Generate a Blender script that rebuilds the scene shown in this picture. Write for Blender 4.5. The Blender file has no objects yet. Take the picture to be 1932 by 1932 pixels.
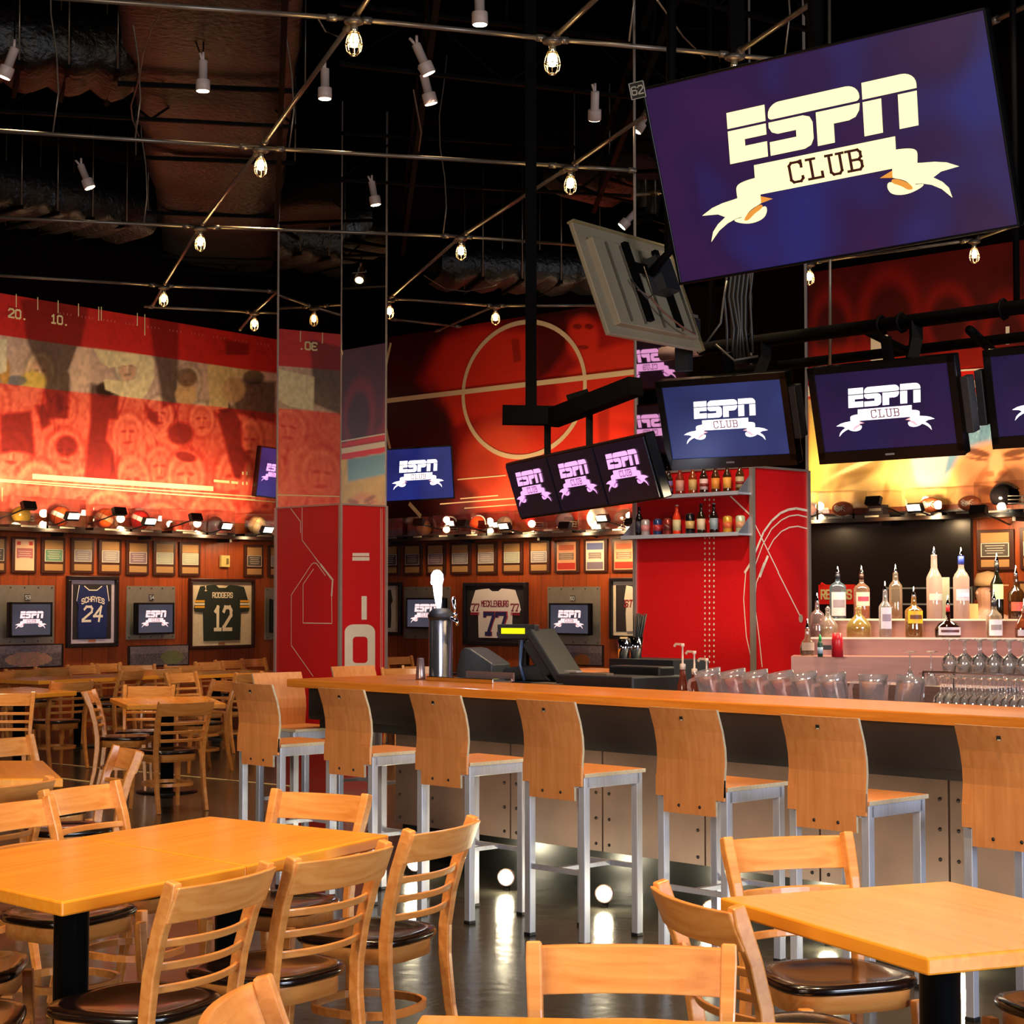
import bpy, math, random
import numpy as np
from mathutils import Vector, Matrix, Euler
random.seed(7); rng = np.random.RandomState(5)
sc = bpy.context.scene
COL = sc.collection
PI = math.pi
# ------------------------------------------------------------------ camera
EYE = 1.6; FPX = 3400.0; PITCH = math.atan(166 / FPX)
cd = bpy.data.cameras.new('camera'); cam = bpy.data.objects.new('camera', cd); COL.objects.link(cam)
cam.location = (0, 0, EYE); cam.rotation_euler = (PI / 2 + PITCH, 0, 0)
cd.sensor_fit = 'HORIZONTAL'; cd.sensor_width = 36; cd.lens = 36 * FPX / 1932; cd.clip_end = 200
sc.camera = cam
# ------------------------------------------------------------------ view and world
sc.view_settings.view_transform = 'Standard'; sc.view_settings.look = 'None'
sc.view_settings.exposure = 0.8; sc.view_settings.gamma = 1.0; sc.view_settings.use_curve_mapping = False
w = bpy.data.worlds.new('world'); sc.world = w; w.use_nodes = True
w.node_tree.nodes['Background'].inputs[0].default_value = (1.0, 0.72, 0.5, 1)
w.node_tree.nodes['Background'].inputs[1].default_value = 0.10
sc.cycles.max_bounces = 7; sc.cycles.transparent_max_bounces = 24; sc.cycles.transmission_bounces = 6
sc.cycles.sample_clamp_indirect = 2.0

def lamp(name, kind, loc, energy, color, size=0.1, aim=None, size_y=None, angle=None, blend=0.5, label=None):
    l = bpy.data.lights.new(name, kind); l.energy = energy; l.color = color
    if kind == 'AREA':
        l.size = size
        if size_y: l.shape = 'RECTANGLE'; l.size_y = size_y
    elif kind in ('POINT', 'SPOT'): l.shadow_soft_size = size
    if kind == 'SPOT': l.spot_size = angle; l.spot_blend = blend
    o = bpy.data.objects.new(name, l); COL.objects.link(o); o.location = loc
    if aim is not None:
        d = Vector(aim) - Vector(loc); o.rotation_euler = d.to_track_quat('-Z', 'Y').to_euler()
    return o
WARM = (1.0, 0.66, 0.34)
# daylight from the glazed front of the bar, behind and to the right of the camera
lamp('window_daylight_and_fill', 'AREA', (9.5, -3.5, 2.9), 900, (0.74, 0.83, 1.0), 6.0, aim=(0.5, 8, 0.8), size_y=3.0)
lamp('window_daylight_and_fill', 'AREA', (-5.5, -5.0, 3.2), 520, (1.0, 0.84, 0.66), 5.0, aim=(-0.5, 7, 0.8), size_y=3.0)  # added warm fill for the stool backs, no known window on this side
# house lights in the dark ceiling over the dining floor
for (x, y, e) in ((-1.4, 5.6, 420), (1.3, 4.6, 330), (-0.6, 3.6, 160), (-3.2, 9.5, 200), (-4.0, 14.0, 300), (0.4, 7.9, 260), (0.8, 12.2, 230), (2.4, 9.0, 260), (-2.6, 17.5, 150)):
    lamp('downlight_and_fill', 'SPOT', (x, y, 5.6), e * 1.5, (1.0, 0.68, 0.36), 0.12, aim=(x, y + .1, 0), angle=math.radians(75), blend=0.8)

for (x, y, ax, ay, e) in ((-.6, 14.5, -1.9, 20.0, 420), (.6, 10.6, 1.7, 14.6, 420), (3.2, 9.2, 2.6, 13.6, 300), (3.0, 8.0, 2.6, 11.6, 200)):
    lamp('downlight_and_fill', 'SPOT', (x, y, 5.7), e, (1.0, 0.80, 0.60), 0.12, aim=(ax, ay, 1.5), angle=math.radians(42), blend=0.9)  # added fill spots that brighten the pillars and back bar, no fixtures here

# ------------------------------------------------------------------ pixel -> world helpers (known camera)
_cp, _sp = math.cos(PITCH), math.sin(PITCH)
def ray(px, py):
    x = (px - 966) / FPX; y = -(py - 966) / FPX
    return Vector((x, _cp - y * _sp, _sp + y * _cp))
def atz(px, py, z):
    r = ray(px, py); t = (z - EYE) / r.z; return Vector((0, 0, EYE)) + r * t
def aty(px, py, y):
    r = ray(px, py); return Vector((0, 0, EYE)) + r * (y / r.y)
def onplane(px, py, p0, nrm):
    r = ray(px, py); o = Vector((0, 0, EYE)); t = (p0 - o).dot(nrm) / r.dot(nrm); return o + r * t
def sdir(p0, d, px):                       # distance along d from p0 at which the picture column is px
    k = (px - 966) / FPX; return (k * p0.y - p0.x) / (d.x - k * d.y)
def projn(P):
    P = P - np.array([0, 0, EYE]); d = P[..., 1] * _cp + P[..., 2] * _sp; u = -P[..., 1] * _sp + P[..., 2] * _cp
    return 966 + FPX * P[..., 0] / d, 966 - FPX * u / d

# ------------------------------------------------------------------ materials
def lin(h):
    h = h.lstrip('#'); v = [int(h[i:i + 2], 16) / 255 for i in (0, 2, 4)]
    return tuple((c / 12.92 if c <= .04045 else ((c + .055) / 1.055) ** 2.4) for c in v)
def P(m): return m.node_tree.nodes['Principled BSDF']
def mat(name, color, rough=0.5, metal=0.0, emit=None, estr=0.0, noise=0.0, nscale=8.0, stretch=(1, 1, 1), bump=0.0, bscale=40.0, coat=0.0, color2=None, spec=None):
    m = bpy.data.materials.new(name); m.use_nodes = True; nt = m.node_tree; b = P(m)
    if isinstance(color, str): color = lin(color)
    if isinstance(color2, str): color2 = lin(color2)
    b.inputs['Base Color'].default_value = (*color, 1); b.inputs['Roughness'].default_value = rough; b.inputs['Metallic'].default_value = metal
    if coat: b.inputs['Coat Weight'].default_value = coat; b.inputs['Coat Roughness'].default_value = 0.08
    if spec is not None: b.inputs['Specular IOR Level'].default_value = spec
    if emit is not None:
        if isinstance(emit, str): emit = lin(emit)
        b.inputs['Emission Color'].default_value = (*emit, 1); b.inputs['Emission Strength'].default_value = estr
    if noise or color2 or bump:
        tc = nt.nodes.new('ShaderNodeTexCoord'); mp = nt.nodes.new('ShaderNodeMapping'); mp.inputs['Scale'].default_value = stretch
        nt.links.new(tc.outputs['Object'], mp.inputs['Vector'])
    if noise or color2:
        n = nt.nodes.new('ShaderNodeTexNoise'); n.inputs['Scale'].default_value = nscale; n.inputs['Detail'].default_value = 5
        nt.links.new(mp.outputs[0], n.inputs['Vector'])
        r = nt.nodes.new('ShaderNodeValToRGB'); r.color_ramp.elements[0].position = .35; r.color_ramp.elements[1].position = .68
        c2 = color2 if color2 else tuple(c * (1 - noise) for c in color)
        r.color_ramp.elements[0].color = (*c2, 1); r.color_ramp.elements[1].color = (*color, 1)
        nt.links.new(n.outputs[0], r.inputs[0]); nt.links.new(r.outputs[0], b.inputs['Base Color'])
    if bump:
        n2 = nt.nodes.new('ShaderNodeTexNoise'); n2.inputs['Scale'].default_value = bscale; n2.inputs['Detail'].default_value = 4
        nt.links.new(mp.outputs[0], n2.inputs['Vector'])
        bp = nt.nodes.new('ShaderNodeBump'); bp.inputs['Strength'].default_value = bump; bp.inputs['Distance'].default_value = .02
        nt.links.new(n2.outputs[0], bp.inputs['Height']); nt.links.new(bp.outputs[0], b.inputs['Normal'])
    return m
def glassy(name, tint, gloss=0.12, rough=0.03, milk=0.0, mcol=(.85, .82, .86), fk=.75):
    # thin clear wall of glass / acrylic: mostly see-through with a Fresnel sheen
    m = bpy.data.materials.new(name); m.use_nodes = True; nt = m.node_tree; nt.nodes.clear()
    o = nt.nodes.new('ShaderNodeOutputMaterial'); t = nt.nodes.new('ShaderNodeBsdfTransparent'); t.inputs[0].default_value = (*tint, 1)
    g = nt.nodes.new('ShaderNodeBsdfGlossy'); g.inputs['Roughness'].default_value = rough; g.inputs[0].default_value = (1, 1, 1, 1)
    lw = nt.nodes.new('ShaderNodeLayerWeight'); lw.inputs[0].default_value = 0.35
    ma = nt.nodes.new('ShaderNodeMath'); ma.operation = 'MULTIPLY_ADD'; ma.inputs[1].default_value = fk; ma.inputs[2].default_value = gloss
    nt.links.new(lw.outputs['Fresnel'], ma.inputs[0])
    mx = nt.nodes.new('ShaderNodeMixShader'); nt.links.new(ma.outputs[0], mx.inputs[0]); nt.links.new(t.outputs[0], mx.inputs[1]); nt.links.new(g.outputs[0], mx.inputs[2])
    if milk:
        df = nt.nodes.new('ShaderNodeBsdfDiffuse'); df.inputs[0].default_value = (*mcol, 1); tr = nt.nodes.new('ShaderNodeBsdfTranslucent'); tr.inputs[0].default_value = (*mcol, 1)
        ad = nt.nodes.new('ShaderNodeMixShader'); ad.inputs[0].default_value = .5; nt.links.new(df.outputs[0], ad.inputs[1]); nt.links.new(tr.outputs[0], ad.inputs[2])
        m2 = nt.nodes.new('ShaderNodeMixShader'); m2.inputs[0].default_value = milk; nt.links.new(mx.outputs[0], m2.inputs[1]); nt.links.new(ad.outputs[0], m2.inputs[2]); mx = m2
    nt.links.new(mx.outputs[0], o.inputs[0]); return m
def attrmat(name, rough=0.5, emit=0.0, spec=.3):
    m = bpy.data.materials.new(name); m.use_nodes = True; nt = m.node_tree; b = P(m)
    a = nt.nodes.new('ShaderNodeAttribute'); a.attribute_name = 'Col'
    nt.links.new(a.outputs[0], b.inputs['Base Color']); b.inputs['Roughness'].default_value = rough; b.inputs['Specular IOR Level'].default_value = spec
    if emit: nt.links.new(a.outputs[0], b.inputs['Emission Color']); b.inputs['Emission Strength'].default_value = emit
    return m
def woodmat(name, c1, c2, rough, coat=0.0, plank=0.0, scale=1.0, gscale=(1, 14, 14), planks2=False, var=.35):
    m = bpy.data.materials.new(name); m.use_nodes = True; nt = m.node_tree; b = P(m); L = nt.links
    tc = nt.nodes.new('ShaderNodeTexCoord'); mp = nt.nodes.new('ShaderNodeMapping'); mp.inputs['Scale'].default_value = gscale
    L.new(tc.outputs['Object'], mp.inputs['Vector'])
    n = nt.nodes.new('ShaderNodeTexNoise'); n.inputs['Scale'].default_value = 3.0 * scale; n.inputs['Detail'].default_value = 7; n.inputs['Distortion'].default_value = .4
    L.new(mp.outputs[0], n.inputs['Vector'])
    r = nt.nodes.new('ShaderNodeValToRGB'); r.color_ramp.elements[0].position = .3; r.color_ramp.elements[1].position = .7
    r.color_ramp.elements[0].color = (*c2, 1); r.color_ramp.elements[1].color = (*c1, 1); L.new(n.outputs[0], r.inputs[0])
    out = r.outputs[0]
    if plank:
        sp = nt.nodes.new('ShaderNodeSeparateXYZ'); L.new(tc.outputs['Object'], sp.inputs[0])
        def M(op, a, bb=None):
            k = nt.nodes.new('ShaderNodeMath'); k.operation = op
            for i, v in enumerate((a, bb)):
                if v is None: continue
                if isinstance(v, (int, float)): k.inputs[i].default_value = v
                else: L.new(v, k.inputs[i])
            return k.outputs[0]
        q = M('DIVIDE', sp.outputs['Y' if planks2 else 'X'], plank); fl = M('FLOOR', q)
        wn = nt.nodes.new('ShaderNodeTexWhiteNoise'); wn.noise_dimensions = '1D'; L.new(fl, wn.inputs['W'])
        v = M('MULTIPLY_ADD', wn.outputs['Value'], var); nt.nodes[-1].inputs[2].default_value = 1 - var * .6
        fr = M('FRACT', q); e1 = M('GREATER_THAN', fr, .03 if not planks2 else .0); v2 = M('MULTIPLY', v, M('MULTIPLY_ADD', e1, .55)); 
        nt.nodes[-2].inputs[2].default_value = .45
        mx = nt.nodes.new('ShaderNodeMix'); mx.data_type = 'RGBA'; mx.blend_type = 'MULTIPLY'; mx.inputs['Factor'].default_value = 1
        cb = nt.nodes.new('ShaderNodeCombineColor'); [L.new(v2, cb.inputs[i]) for i in range(3)]
        L.new(out, mx.inputs[6]); L.new(cb.outputs[0], mx.inputs[7]); out = mx.outputs[2]
    L.new(out, b.inputs['Base Color']); b.inputs['Roughness'].default_value = rough
    if coat: b.inputs['Coat Weight'].default_value = coat; b.inputs['Coat Roughness'].default_value = .16
    return m

M_ = {}
M_['table'] = woodmat('table_maple', lin('#f9a634'), lin('#f09424'), .27, coat=.4, plank=.085, planks2=True, var=.12)
M_['chair'] = woodmat('beech_chair', lin('#e59c52'), lin('#ce7e38'), .32, coat=.3)
M_['ply'] = woodmat('stool_plywood', lin('#e39658'), lin('#d18244'), .42, gscale=(14, 14, 1))
M_['plyedge'] = mat('plywood_edge', '#cdbb9a', .6, noise=.2, nscale=60)
M_['bartop'] = woodmat('bar_top_maple', lin('#f59a3a'), lin('#e07e20'), .28, coat=.25, plank=.09, planks2=True, var=.12)
M_['seat'] = mat('dark_stained_seat', '#190e0c', .2, noise=.4, nscale=5, coat=.4)
M_['black'] = mat('black_paint', '#0c0b0b', .45, noise=.2)
M_['blackwall'] = mat('black_upper_wall', '#0a0606', .9, noise=.2, spec=0.0)
M_['blackmetal'] = mat('black_powder_coat', '#040303', .7, metal=0, spec=.05, bump=.1, bscale=120)
M_['pedestal'] = mat('black_steel_pedestal', '#15171a', .35, metal=.3, noise=.2)
M_['alu'] = mat('brushed_aluminium', '#c6cad8', .36, metal=.3, noise=.15, nscale=6, stretch=(30, 30, 1))
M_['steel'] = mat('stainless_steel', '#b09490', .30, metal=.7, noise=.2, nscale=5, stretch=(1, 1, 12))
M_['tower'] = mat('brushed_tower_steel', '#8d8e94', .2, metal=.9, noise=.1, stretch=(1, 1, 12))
M_['stepsteel'] = mat('rose_lit_step_steel', '#a5776f', .34, metal=.45, noise=.15, nscale=4, stretch=(1, 1, 8))  # red reflected from the surroundings is put into the base colour
M_['chrome'] = mat('chrome', '#e8e8ec', .08, metal=1.0, noise=.03)
M_['barpanel'] = mat('zinc_bar_front', '#86695a', .5, metal=.1, color2='#73584c', nscale=3, bump=.08, bscale=12)
M_['beam'] = mat('dark_grey_apron', '#332c27', .55, noise=.25, nscale=4)
M_['kick'] = mat('black_toe_kick', '#10110e', .25, noise=.2)
M_['red'] = mat('red_pillar_paint', '#d5141a', .42, color2='#c40f15', nscale=60, bump=.03, bscale=300)
M_['trim'] = mat('aluminium_corner_trim', '#b8a79c', .35, metal=.6, noise=.1)
M_['mirror'] = mat('mirror_panel', '#c9c4bc', .015, metal=1.0, noise=.04, nscale=2)
M_['wallwood'] = woodmat('cherry_wall_boards', lin('#9c4616'), lin('#78300e'), .42, coat=.1, plank=.42, gscale=(10, 10, .8), var=.4)
M_['ceil'] = mat('black_ceiling', '#0a0706', .9, noise=.4, nscale=2, spec=0.0)
M_['foil'] = mat('foil_duct_wrap', '#130d09', .42, metal=.35, color2='#060403', nscale=4, bump=1.0, bscale=16)
M_['conduit'] = mat('galvanised_conduit', '#75685a', .35, metal=.6, noise=.2, nscale=10)
M_['white'] = mat('white_enamel', '#d9cfc6', .45, noise=.08)
M_['can'] = mat('white_lamp_housing', '#b09a90', .45, noise=.08)
M_['bezel'] = mat('gloss_black_bezel', '#0b0a0b', .18, noise=.1)
M_['tvback'] = mat('grey_tv_back', '#8a7c62', .5, noise=.15, nscale=3)
M_['bulb'] = mat('lit_bulb', '#ffffff', .5, emit='#ffd58a', estr=30)
M_['cage'] = mat('bright_wire_cage', '#f3dcb0', .25, metal=.9, noise=.05)
M_['spotface'] = mat('lit_lamp_face', '#ffffff', .5, emit='#ffd9a0', estr=14)
M_['picface'] = mat('lit_picture_lamp', '#ffffff', .5, emit='#fff0cc', estr=7)
M_['puck'] = mat('lit_floor_puck', '#ffffff', .5, emit='#fff2c8', estr=45)
M_['cream'] = mat('cream_vinyl_and_lit_edge', '#e9d8c2', .5, noise=.05)
M_['acry'] = glassy('clear_acrylic', (.97, .96, .95), .015, fk=.22)
M_['glass'] = glassy('clear_glass', (.95, .95, .96), .12, .04, milk=.10)
M_['pitch'] = glassy('clear_plastic_pitcher', (.95, .94, .96), .12, .05, milk=.12, mcol=(.8, .76, .86), fk=.6)
M_['black2'] = mat('matte_black_plastic', '#191b1f', .5, noise=.2)
M_['skin'] = mat('skin', '#c98e6c', .5, noise=.1)
_mc = {}
def cm(h, rough=.45, metal=0.0, coat=0):
    k = (h, rough, metal)
    if k not in _mc: _mc[k] = mat('paint_' + h.strip('#'), h, rough, metal, noise=.12, nscale=20, coat=coat)
    return _mc[k]
_me = {}
def em(h, s):
    s = s * .62; k = (h, s)
    if k not in _me: _me[k] = mat('glow_' + h.strip('#'), '#050505', .3, emit=h, estr=s)
    return _me[k]
M_['vc'] = attrmat('mural_print', .45)
M_['vc2'] = attrmat('printed_card', .5)

# ------------------------------------------------------------------ mesh building
class MB:
    def __init__(s): s.v = []; s.f = []; s.m = []; s.c = []; s.mats = []; s.col = (1, 1, 1); s.sm = []
    def mi(s, m):
        if m is None: return 0
        if m not in s.mats: s.mats.append(m)
        return s.mats.index(m)
    def add(s, vs, fs, m=None, smooth=False):
        o = len(s.v); s.v += [tuple(v) for v in vs]; k = s.mi(m)
        for f in fs: s.f.append([i + o for i in f]); s.m.append(k); s.c.append(s.col); s.sm.append(smooth)
    def box(s, c, d, m=None, R=None):
        hx, hy, hz = d[0] / 2, d[1] / 2, d[2] / 2
        vs = [Vector((x, y, z)) for x in (-hx, hx) for y in (-hy, hy) for z in (-hz, hz)]
        if R is not None: vs = [R @ v for v in vs]
        vs = [v + Vector(c) for v in vs]
        s.add(vs, [(0, 1, 3, 2), (4, 6, 7, 5), (0, 4, 5, 1), (2, 3, 7, 6), (0, 2, 6, 4), (1, 5, 7, 3)], m)
    def bar(s, p0, p1, wd, ht=None, m=None, up=(0, 0, 1)):
        s.sweep([p0, p1], [(wd, ht or wd)] * 2, m, up)
    def sweep(s, pts, sz, m=None, up=(0, 0, 1)):
        pts = [Vector(p) for p in pts]; n = len(pts); vs = []; up = Vector(up)
        for i, p in enumerate(pts):
            t = (pts[min(i + 1, n - 1)] - pts[max(i - 1, 0)]).normalized()
            a = t.cross(up)
            if a.length < 1e-4: a = t.cross(Vector((1, 0, 0)))
            a.normalize(); b = a.cross(t).normalized(); w_, h_ = sz[i] if isinstance(sz, list) else sz
            for (x, y) in ((-1, -1), (1, -1), (1, 1), (-1, 1)): vs.append(p + a * x * w_ / 2 + b * y * h_ / 2)
        fs = [(0, 1, 2, 3), tuple(4 * (n - 1) + k for k in (3, 2, 1, 0))]
        for i in range(n - 1):
            for k in range(4): fs.append((4 * i + k, 4 * i + 4 + k, 4 * i + 4 + (k + 1) % 4, 4 * i + (k + 1) % 4))
        s.add(vs, fs, m)
    def tube(s, pts, r, m=None, seg=8, closed=False):
        pts = [Vector(p) for p in pts]; n = len(pts); vs = []; a0 = None
        for i, p in enumerate(pts):
            if closed: t = (pts[(i + 1) % n] - pts[i - 1]).normalized()
            else: t = (pts[min(i + 1, n - 1)] - pts[max(i - 1, 0)]).normalized()
            if a0 is None:
                a = t.cross(Vector((0, 0, 1)));  a = a if a.length > 1e-3 else t.cross(Vector((1, 0, 0)))
            else: a = a0 - t * a0.dot(t)
            a.normalize(); a0 = a; b = t.cross(a); rr = r[i] if isinstance(r, (list, tuple)) else r
            for k in range(seg): an = 2 * PI * k / seg; vs.append(p + (a * math.cos(an) + b * math.sin(an)) * rr)
        fs = []
        for i in range(n if closed else n - 1):
            j = (i + 1) % n
            for k in range(seg): fs.append((i * seg + k, i * seg + (k + 1) % seg, j * seg + (k + 1) % seg, j * seg + k))
        if not closed: fs += [tuple(range(seg))[::-1], tuple((n - 1) * seg + k for k in range(seg))]
        s.add(vs, fs, m, True)
    def lathe(s, prof, m=None, seg=16, o=(0, 0, 0), R=None, sx=1, sy=1):
        vs = []; n = len(prof)
        for (r, z) in prof:
            for k in range(seg):
                an = 2 * PI * k / seg; v = Vector((r * sx * math.cos(an), r * sy * math.sin(an), z))
                if R is not None: v = R @ v
                vs.append(v + Vector(o))
        fs = [(i * seg + k, i * seg + (k + 1) % seg, (i + 1) * seg + (k + 1) % seg, (i + 1) * seg + k) for i in range(n - 1) for k in range(seg)]
        if prof[0][0] > 1e-5: fs.append(tuple(range(seg))[::-1])
        if prof[-1][0] > 1e-5: fs.append(tuple((n - 1) * seg + k for k in range(seg)))
        s.add(vs, fs, m, True)
    def poly(s, pts, y=0.0, m=None):           # flat polygon in local xz, facing -y
        s.add([(p[0], y, p[1]) for p in pts], [tuple(range(len(pts)))], m)
    def prism(s, pts, z0, z1, m=None):         # polygon in xy extruded
        n = len(pts); vs = [(p[0], p[1], z0) for p in pts] + [(p[0], p[1], z1) for p in pts]
        s.add(vs, [tuple(range(n))[::-1], tuple(range(n, 2 * n))] + [(i, (i + 1) % n, n + (i + 1) % n, n + i) for i in range(n)], m)
    def prismy(s, pts, y0, y1, m=None):        # polygon in xz extruded in y
        n = len(pts); vs = [(p[0], y0, p[1]) for p in pts] + [(p[0], y1, p[1]) for p in pts]
        s.add(vs, [tuple(range(n)), tuple(range(n, 2 * n))[::-1]] + [(i, n + i, n + (i + 1) % n, (i + 1) % n) for i in range(n)], m)
    def ribbon(s, pts, wd, y=0.0, m=None, ext=True):   # stroke in local xz
        for i in range(len(pts) - 1):
            a = Vector(pts[i]).to_2d(); b = Vector(pts[i + 1]).to_2d(); t = (b - a)
            if t.length < 1e-9: continue
            t.normalize(); q = Vector((-t.y, t.x)) * wd / 2
            if ext: a = a - t * wd / 2; b = b + t * wd / 2
            s.poly([a + q, a - q, b - q, b + q], y - i * 2e-5, m)
    def build(s, name, m=None, parent=None, loc=None, rot=None, bevel=0, smooth=None, colattr=False, subsurf=0):
        me = bpy.data.meshes.new(name); me.from_pydata(s.v, [], s.f)
        ms = s.mats if s.mats else [m]
        for x in ms: me.materials.append(x)
        me.polygons.foreach_set('material_index', s.m)
        me.polygons.foreach_set('use_smooth', s.sm if smooth is None else [smooth] * len(s.f))
        if colattr:
            ca = me.color_attributes.new('Col', 'FLOAT_COLOR', 'CORNER'); arr = []
            for f, c in zip(s.f, s.c): arr += (list(c) + [1]) * len(f)
            ca.data.foreach_set('color', arr)
        me.update()
        o = bpy.data.objects.new(name, me); COL.objects.link(o)
        if parent is not None: o.parent = parent
        if loc is not None: o.location = loc
        if rot is not None: o.rotation_euler = rot
        if bevel:
            b = o.modifiers.new('bevel', 'BEVEL'); b.width = bevel; b.segments = 2; b.limit_method = 'ANGLE'; b.angle_limit = .7
        if subsurf:
            b = o.modifiers.new('sub', 'SUBSURF'); b.levels = subsurf; b.render_levels = subsurf
        return o
def tag(o, label, cat, group=None, kind=None):
    if kind: o['kind'] = kind
    if label: o['label'] = label
    if cat: o['category'] = cat
    if group: o['group'] = group
    return o
def thing(name, label, cat, loc=(0, 0, 0), rz=0.0, group=None, rot=None):
    o = bpy.data.objects.new(name, None); COL.objects.link(o); o.location = loc; o.rotation_euler = rot if rot is not None else (0, 0, rz)
    o.empty_display_size = .1
    return tag(o, label, cat, group)
KIDS = {}
def kids(o):
    if o not in KIDS: KIDS[o] = list(o.children)
    return KIDS[o]
def dup(root, loc, rz=None, label=None, group=None, rot=None):
    r = root.copy(); COL.objects.link(r); r.location = loc
    if rot is not None: r.rotation_euler = rot
    elif rz is not None: r.rotation_euler = (0, 0, rz)
    if label: r['label'] = label
    if group: r['group'] = group
    for ch in kids(root):
        c = ch.copy(); COL.objects.link(c); c.parent = r
        for g in kids(ch):
            d = g.copy(); COL.objects.link(d); d.parent = c
    return r
def struct(o): o['kind'] = 'structure'; return o

# ------------------------------------------------------------------ block lettering (strokes on a 4 x 6 grid)
G = {'A': [[(0, 0), (0, 5), (1, 6), (3, 6), (4, 5), (4, 0)], [(0, 2.6), (4, 2.6)]], 'B': [[(0, 0), (0, 6), (3.2, 6), (4, 5.2), (4, 3.8), (3.2, 3.1), (4, 2.4), (4, .8), (3.2, 0), (0, 0)], [(0, 3.1), (3.2, 3.1)]],
     'C': [[(4, 4.6), (4, 5.2), (3.2, 6), (.8, 6), (0, 5.2), (0, .8), (.8, 0), (3.2, 0), (4, .8), (4, 1.4)]], 'D': [[(0, 0), (0, 6), (3, 6), (4, 5), (4, 1), (3, 0), (0, 0)]],
     'E': [[(4, 6), (0, 6), (0, 0), (4, 0)], [(0, 3), (3, 3)]], 'G': [[(4, 4.6), (4, 5.2), (3.2, 6), (.8, 6), (0, 5.2), (0, .8), (.8, 0), (3.2, 0), (4, .8), (4, 2.8), (2.4, 2.8)]],
     'H': [[(0, 0), (0, 6)], [(4, 0), (4, 6)], [(0, 3), (4, 3)]], 'K': [[(0, 0), (0, 6)], [(4, 6), (.6, 3), (4, 0)]], 'L': [[(0, 6), (0, 0), (4, 0)]],
     'M': [[(0, 0), (0, 6), (2, 3), (4, 6), (4, 0)]], 'N': [[(0, 0), (0, 6), (4, 0), (4, 6)]], 'O': [[(0, .8), (0, 5.2), (.8, 6), (3.2, 6), (4, 5.2), (4, .8), (3.2, 0), (.8, 0), (0, .8)]],
     'R': [[(0, 0), (0, 6), (3.2, 6), (4, 5.2), (4, 3.6), (3.2, 2.9), (0, 2.9)], [(2, 2.9), (4, 0)]], 'S': [[(4, 4.8), (4, 5.2), (3.2, 6), (.8, 6), (0, 5.2), (0, 3.9), (.8, 3.1), (3.2, 2.9), (4, 2.1), (4, .8), (3.2, 0), (.8, 0), (0, .8), (0, 1.2)]],
     'T': [[(0, 6), (4, 6)], [(2, 6), (2, 0)]], 'U': [[(0, 6), (0, .8), (.8, 0), (3.2, 0), (4, .8), (4, 6)]], 'Y': [[(0, 6), (2, 3), (4, 6)], [(2, 3), (2, 0)]],
     'P': [[(0, 0), (0, 6), (3.2, 6), (4, 5.2), (4, 3.6), (3.2, 2.9), (0, 2.9)]], 'I': [[(2, 0), (2, 6)]], '.': [[(1.4, 0), (1.8, 0)]],
     'c': [[(4, 4.4), (4, 6.2)], [(4, 5.2), (3.2, 6), (.8, 6), (0, 5.2), (0, .8), (.8, 0), (3.2, 0), (4, .8), (4, 1.3)]], 'l': [[(-.6, 6), (2, 6)], [(.7, 6), (.7, 0)], [(-.6, 0), (4, 0), (4, 1.5)]],
     'u': [[(-.7, 6), (1.3, 6)], [(2.9, 6), (4.9, 6)], [(.3, 6), (.3, .8), (1.1, 0), (3.1, 0), (3.9, .8), (3.9, 6)]], 'b': [[(-.6, 0), (3.2, 0), (4, .8), (4, 2.4), (3.2, 3.1), (4, 3.8), (4, 5.2), (3.2, 6), (-.6, 6)], [(.5, 0), (.5, 6)], [(.5, 3.1), (3.2, 3.1)]],
     '1': [[(1, 5), (2.2, 6), (2.2, 0)], [(.8, 0), (3.6, 0)]], '2': [[(0, 5), (.8, 6), (3.2, 6), (4, 5.2), (4, 3.8), (0, .6), (0, 0), (4, 0)]], '3': [[(0, 5.4), (.8, 6), (3.2, 6), (4, 5.2), (4, 3.8), (3.2, 3), (1.2, 3)], [(3.2, 3), (4, 2.2), (4, .8), (3.2, 0), (.8, 0), (0, .6)]],
     '4': [[(3, 0), (3, 6), (0, 2), (4.2, 2)]], '5': [[(4, 6), (0, 6), (0, 3.4), (3.2, 3.4), (4, 2.6), (4, .8), (3.2, 0), (0, 0)]], '7': [[(0, 5.4), (0, 6), (4, 6), (4, 5), (1.6, 0)], [(.8, 0), (2.6, 0)]],
     '0': [[(0, .8), (0, 5.2), (.8, 6), (3.2, 6), (4, 5.2), (4, .8), (3.2, 0), (.8, 0), (0, .8)]], '6': [[(4, 5.2), (3.2, 6), (.8, 6), (0, 5.2), (0, .8), (.8, 0), (3.2, 0), (4, .8), (4, 2.6), (3.2, 3.3), (0, 3.3)]],
     '9': [[(0, .8), (.8, 0), (3.2, 0), (4, .8), (4, 5.2), (3.2, 6), (.8, 6), (0, 5.2), (0, 3.6), (.8, 2.8), (4, 2.8)]], '8': [[(0, .8), (0, 5.2), (.8, 6), (3.2, 6), (4, 5.2), (4, .8), (3.2, 0), (.8, 0), (0, .8)], [(0, 3.1), (4, 3.1)]]}
def text(mb, s, cx, cz, h, y, m=None, wd=None, adv=5.6, thick=1.15, slant=0.0, arch=0.0):
    u = h / 7.0; n = len(s); ux = u if wd is None else wd / (n * adv - (adv - 4) + thick)
    tw = (n * adv - (adv - 4)) * ux; k = 0
    for i, ch in enumerate(s):
        if ch == ' ': continue
        for st in G[ch]:
            pts = []
            for (x, z) in st:
                X = (i * adv + x) * ux - tw / 2; Z = (z - 3) * u
                pts.append((cx + X + slant * Z, cz + Z - arch * (2 * X / tw) ** 2 * h))
            mb.ribbon(pts, thick * min(u, ux * 1.25), y - k * 3e-5, m); k += 1

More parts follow.
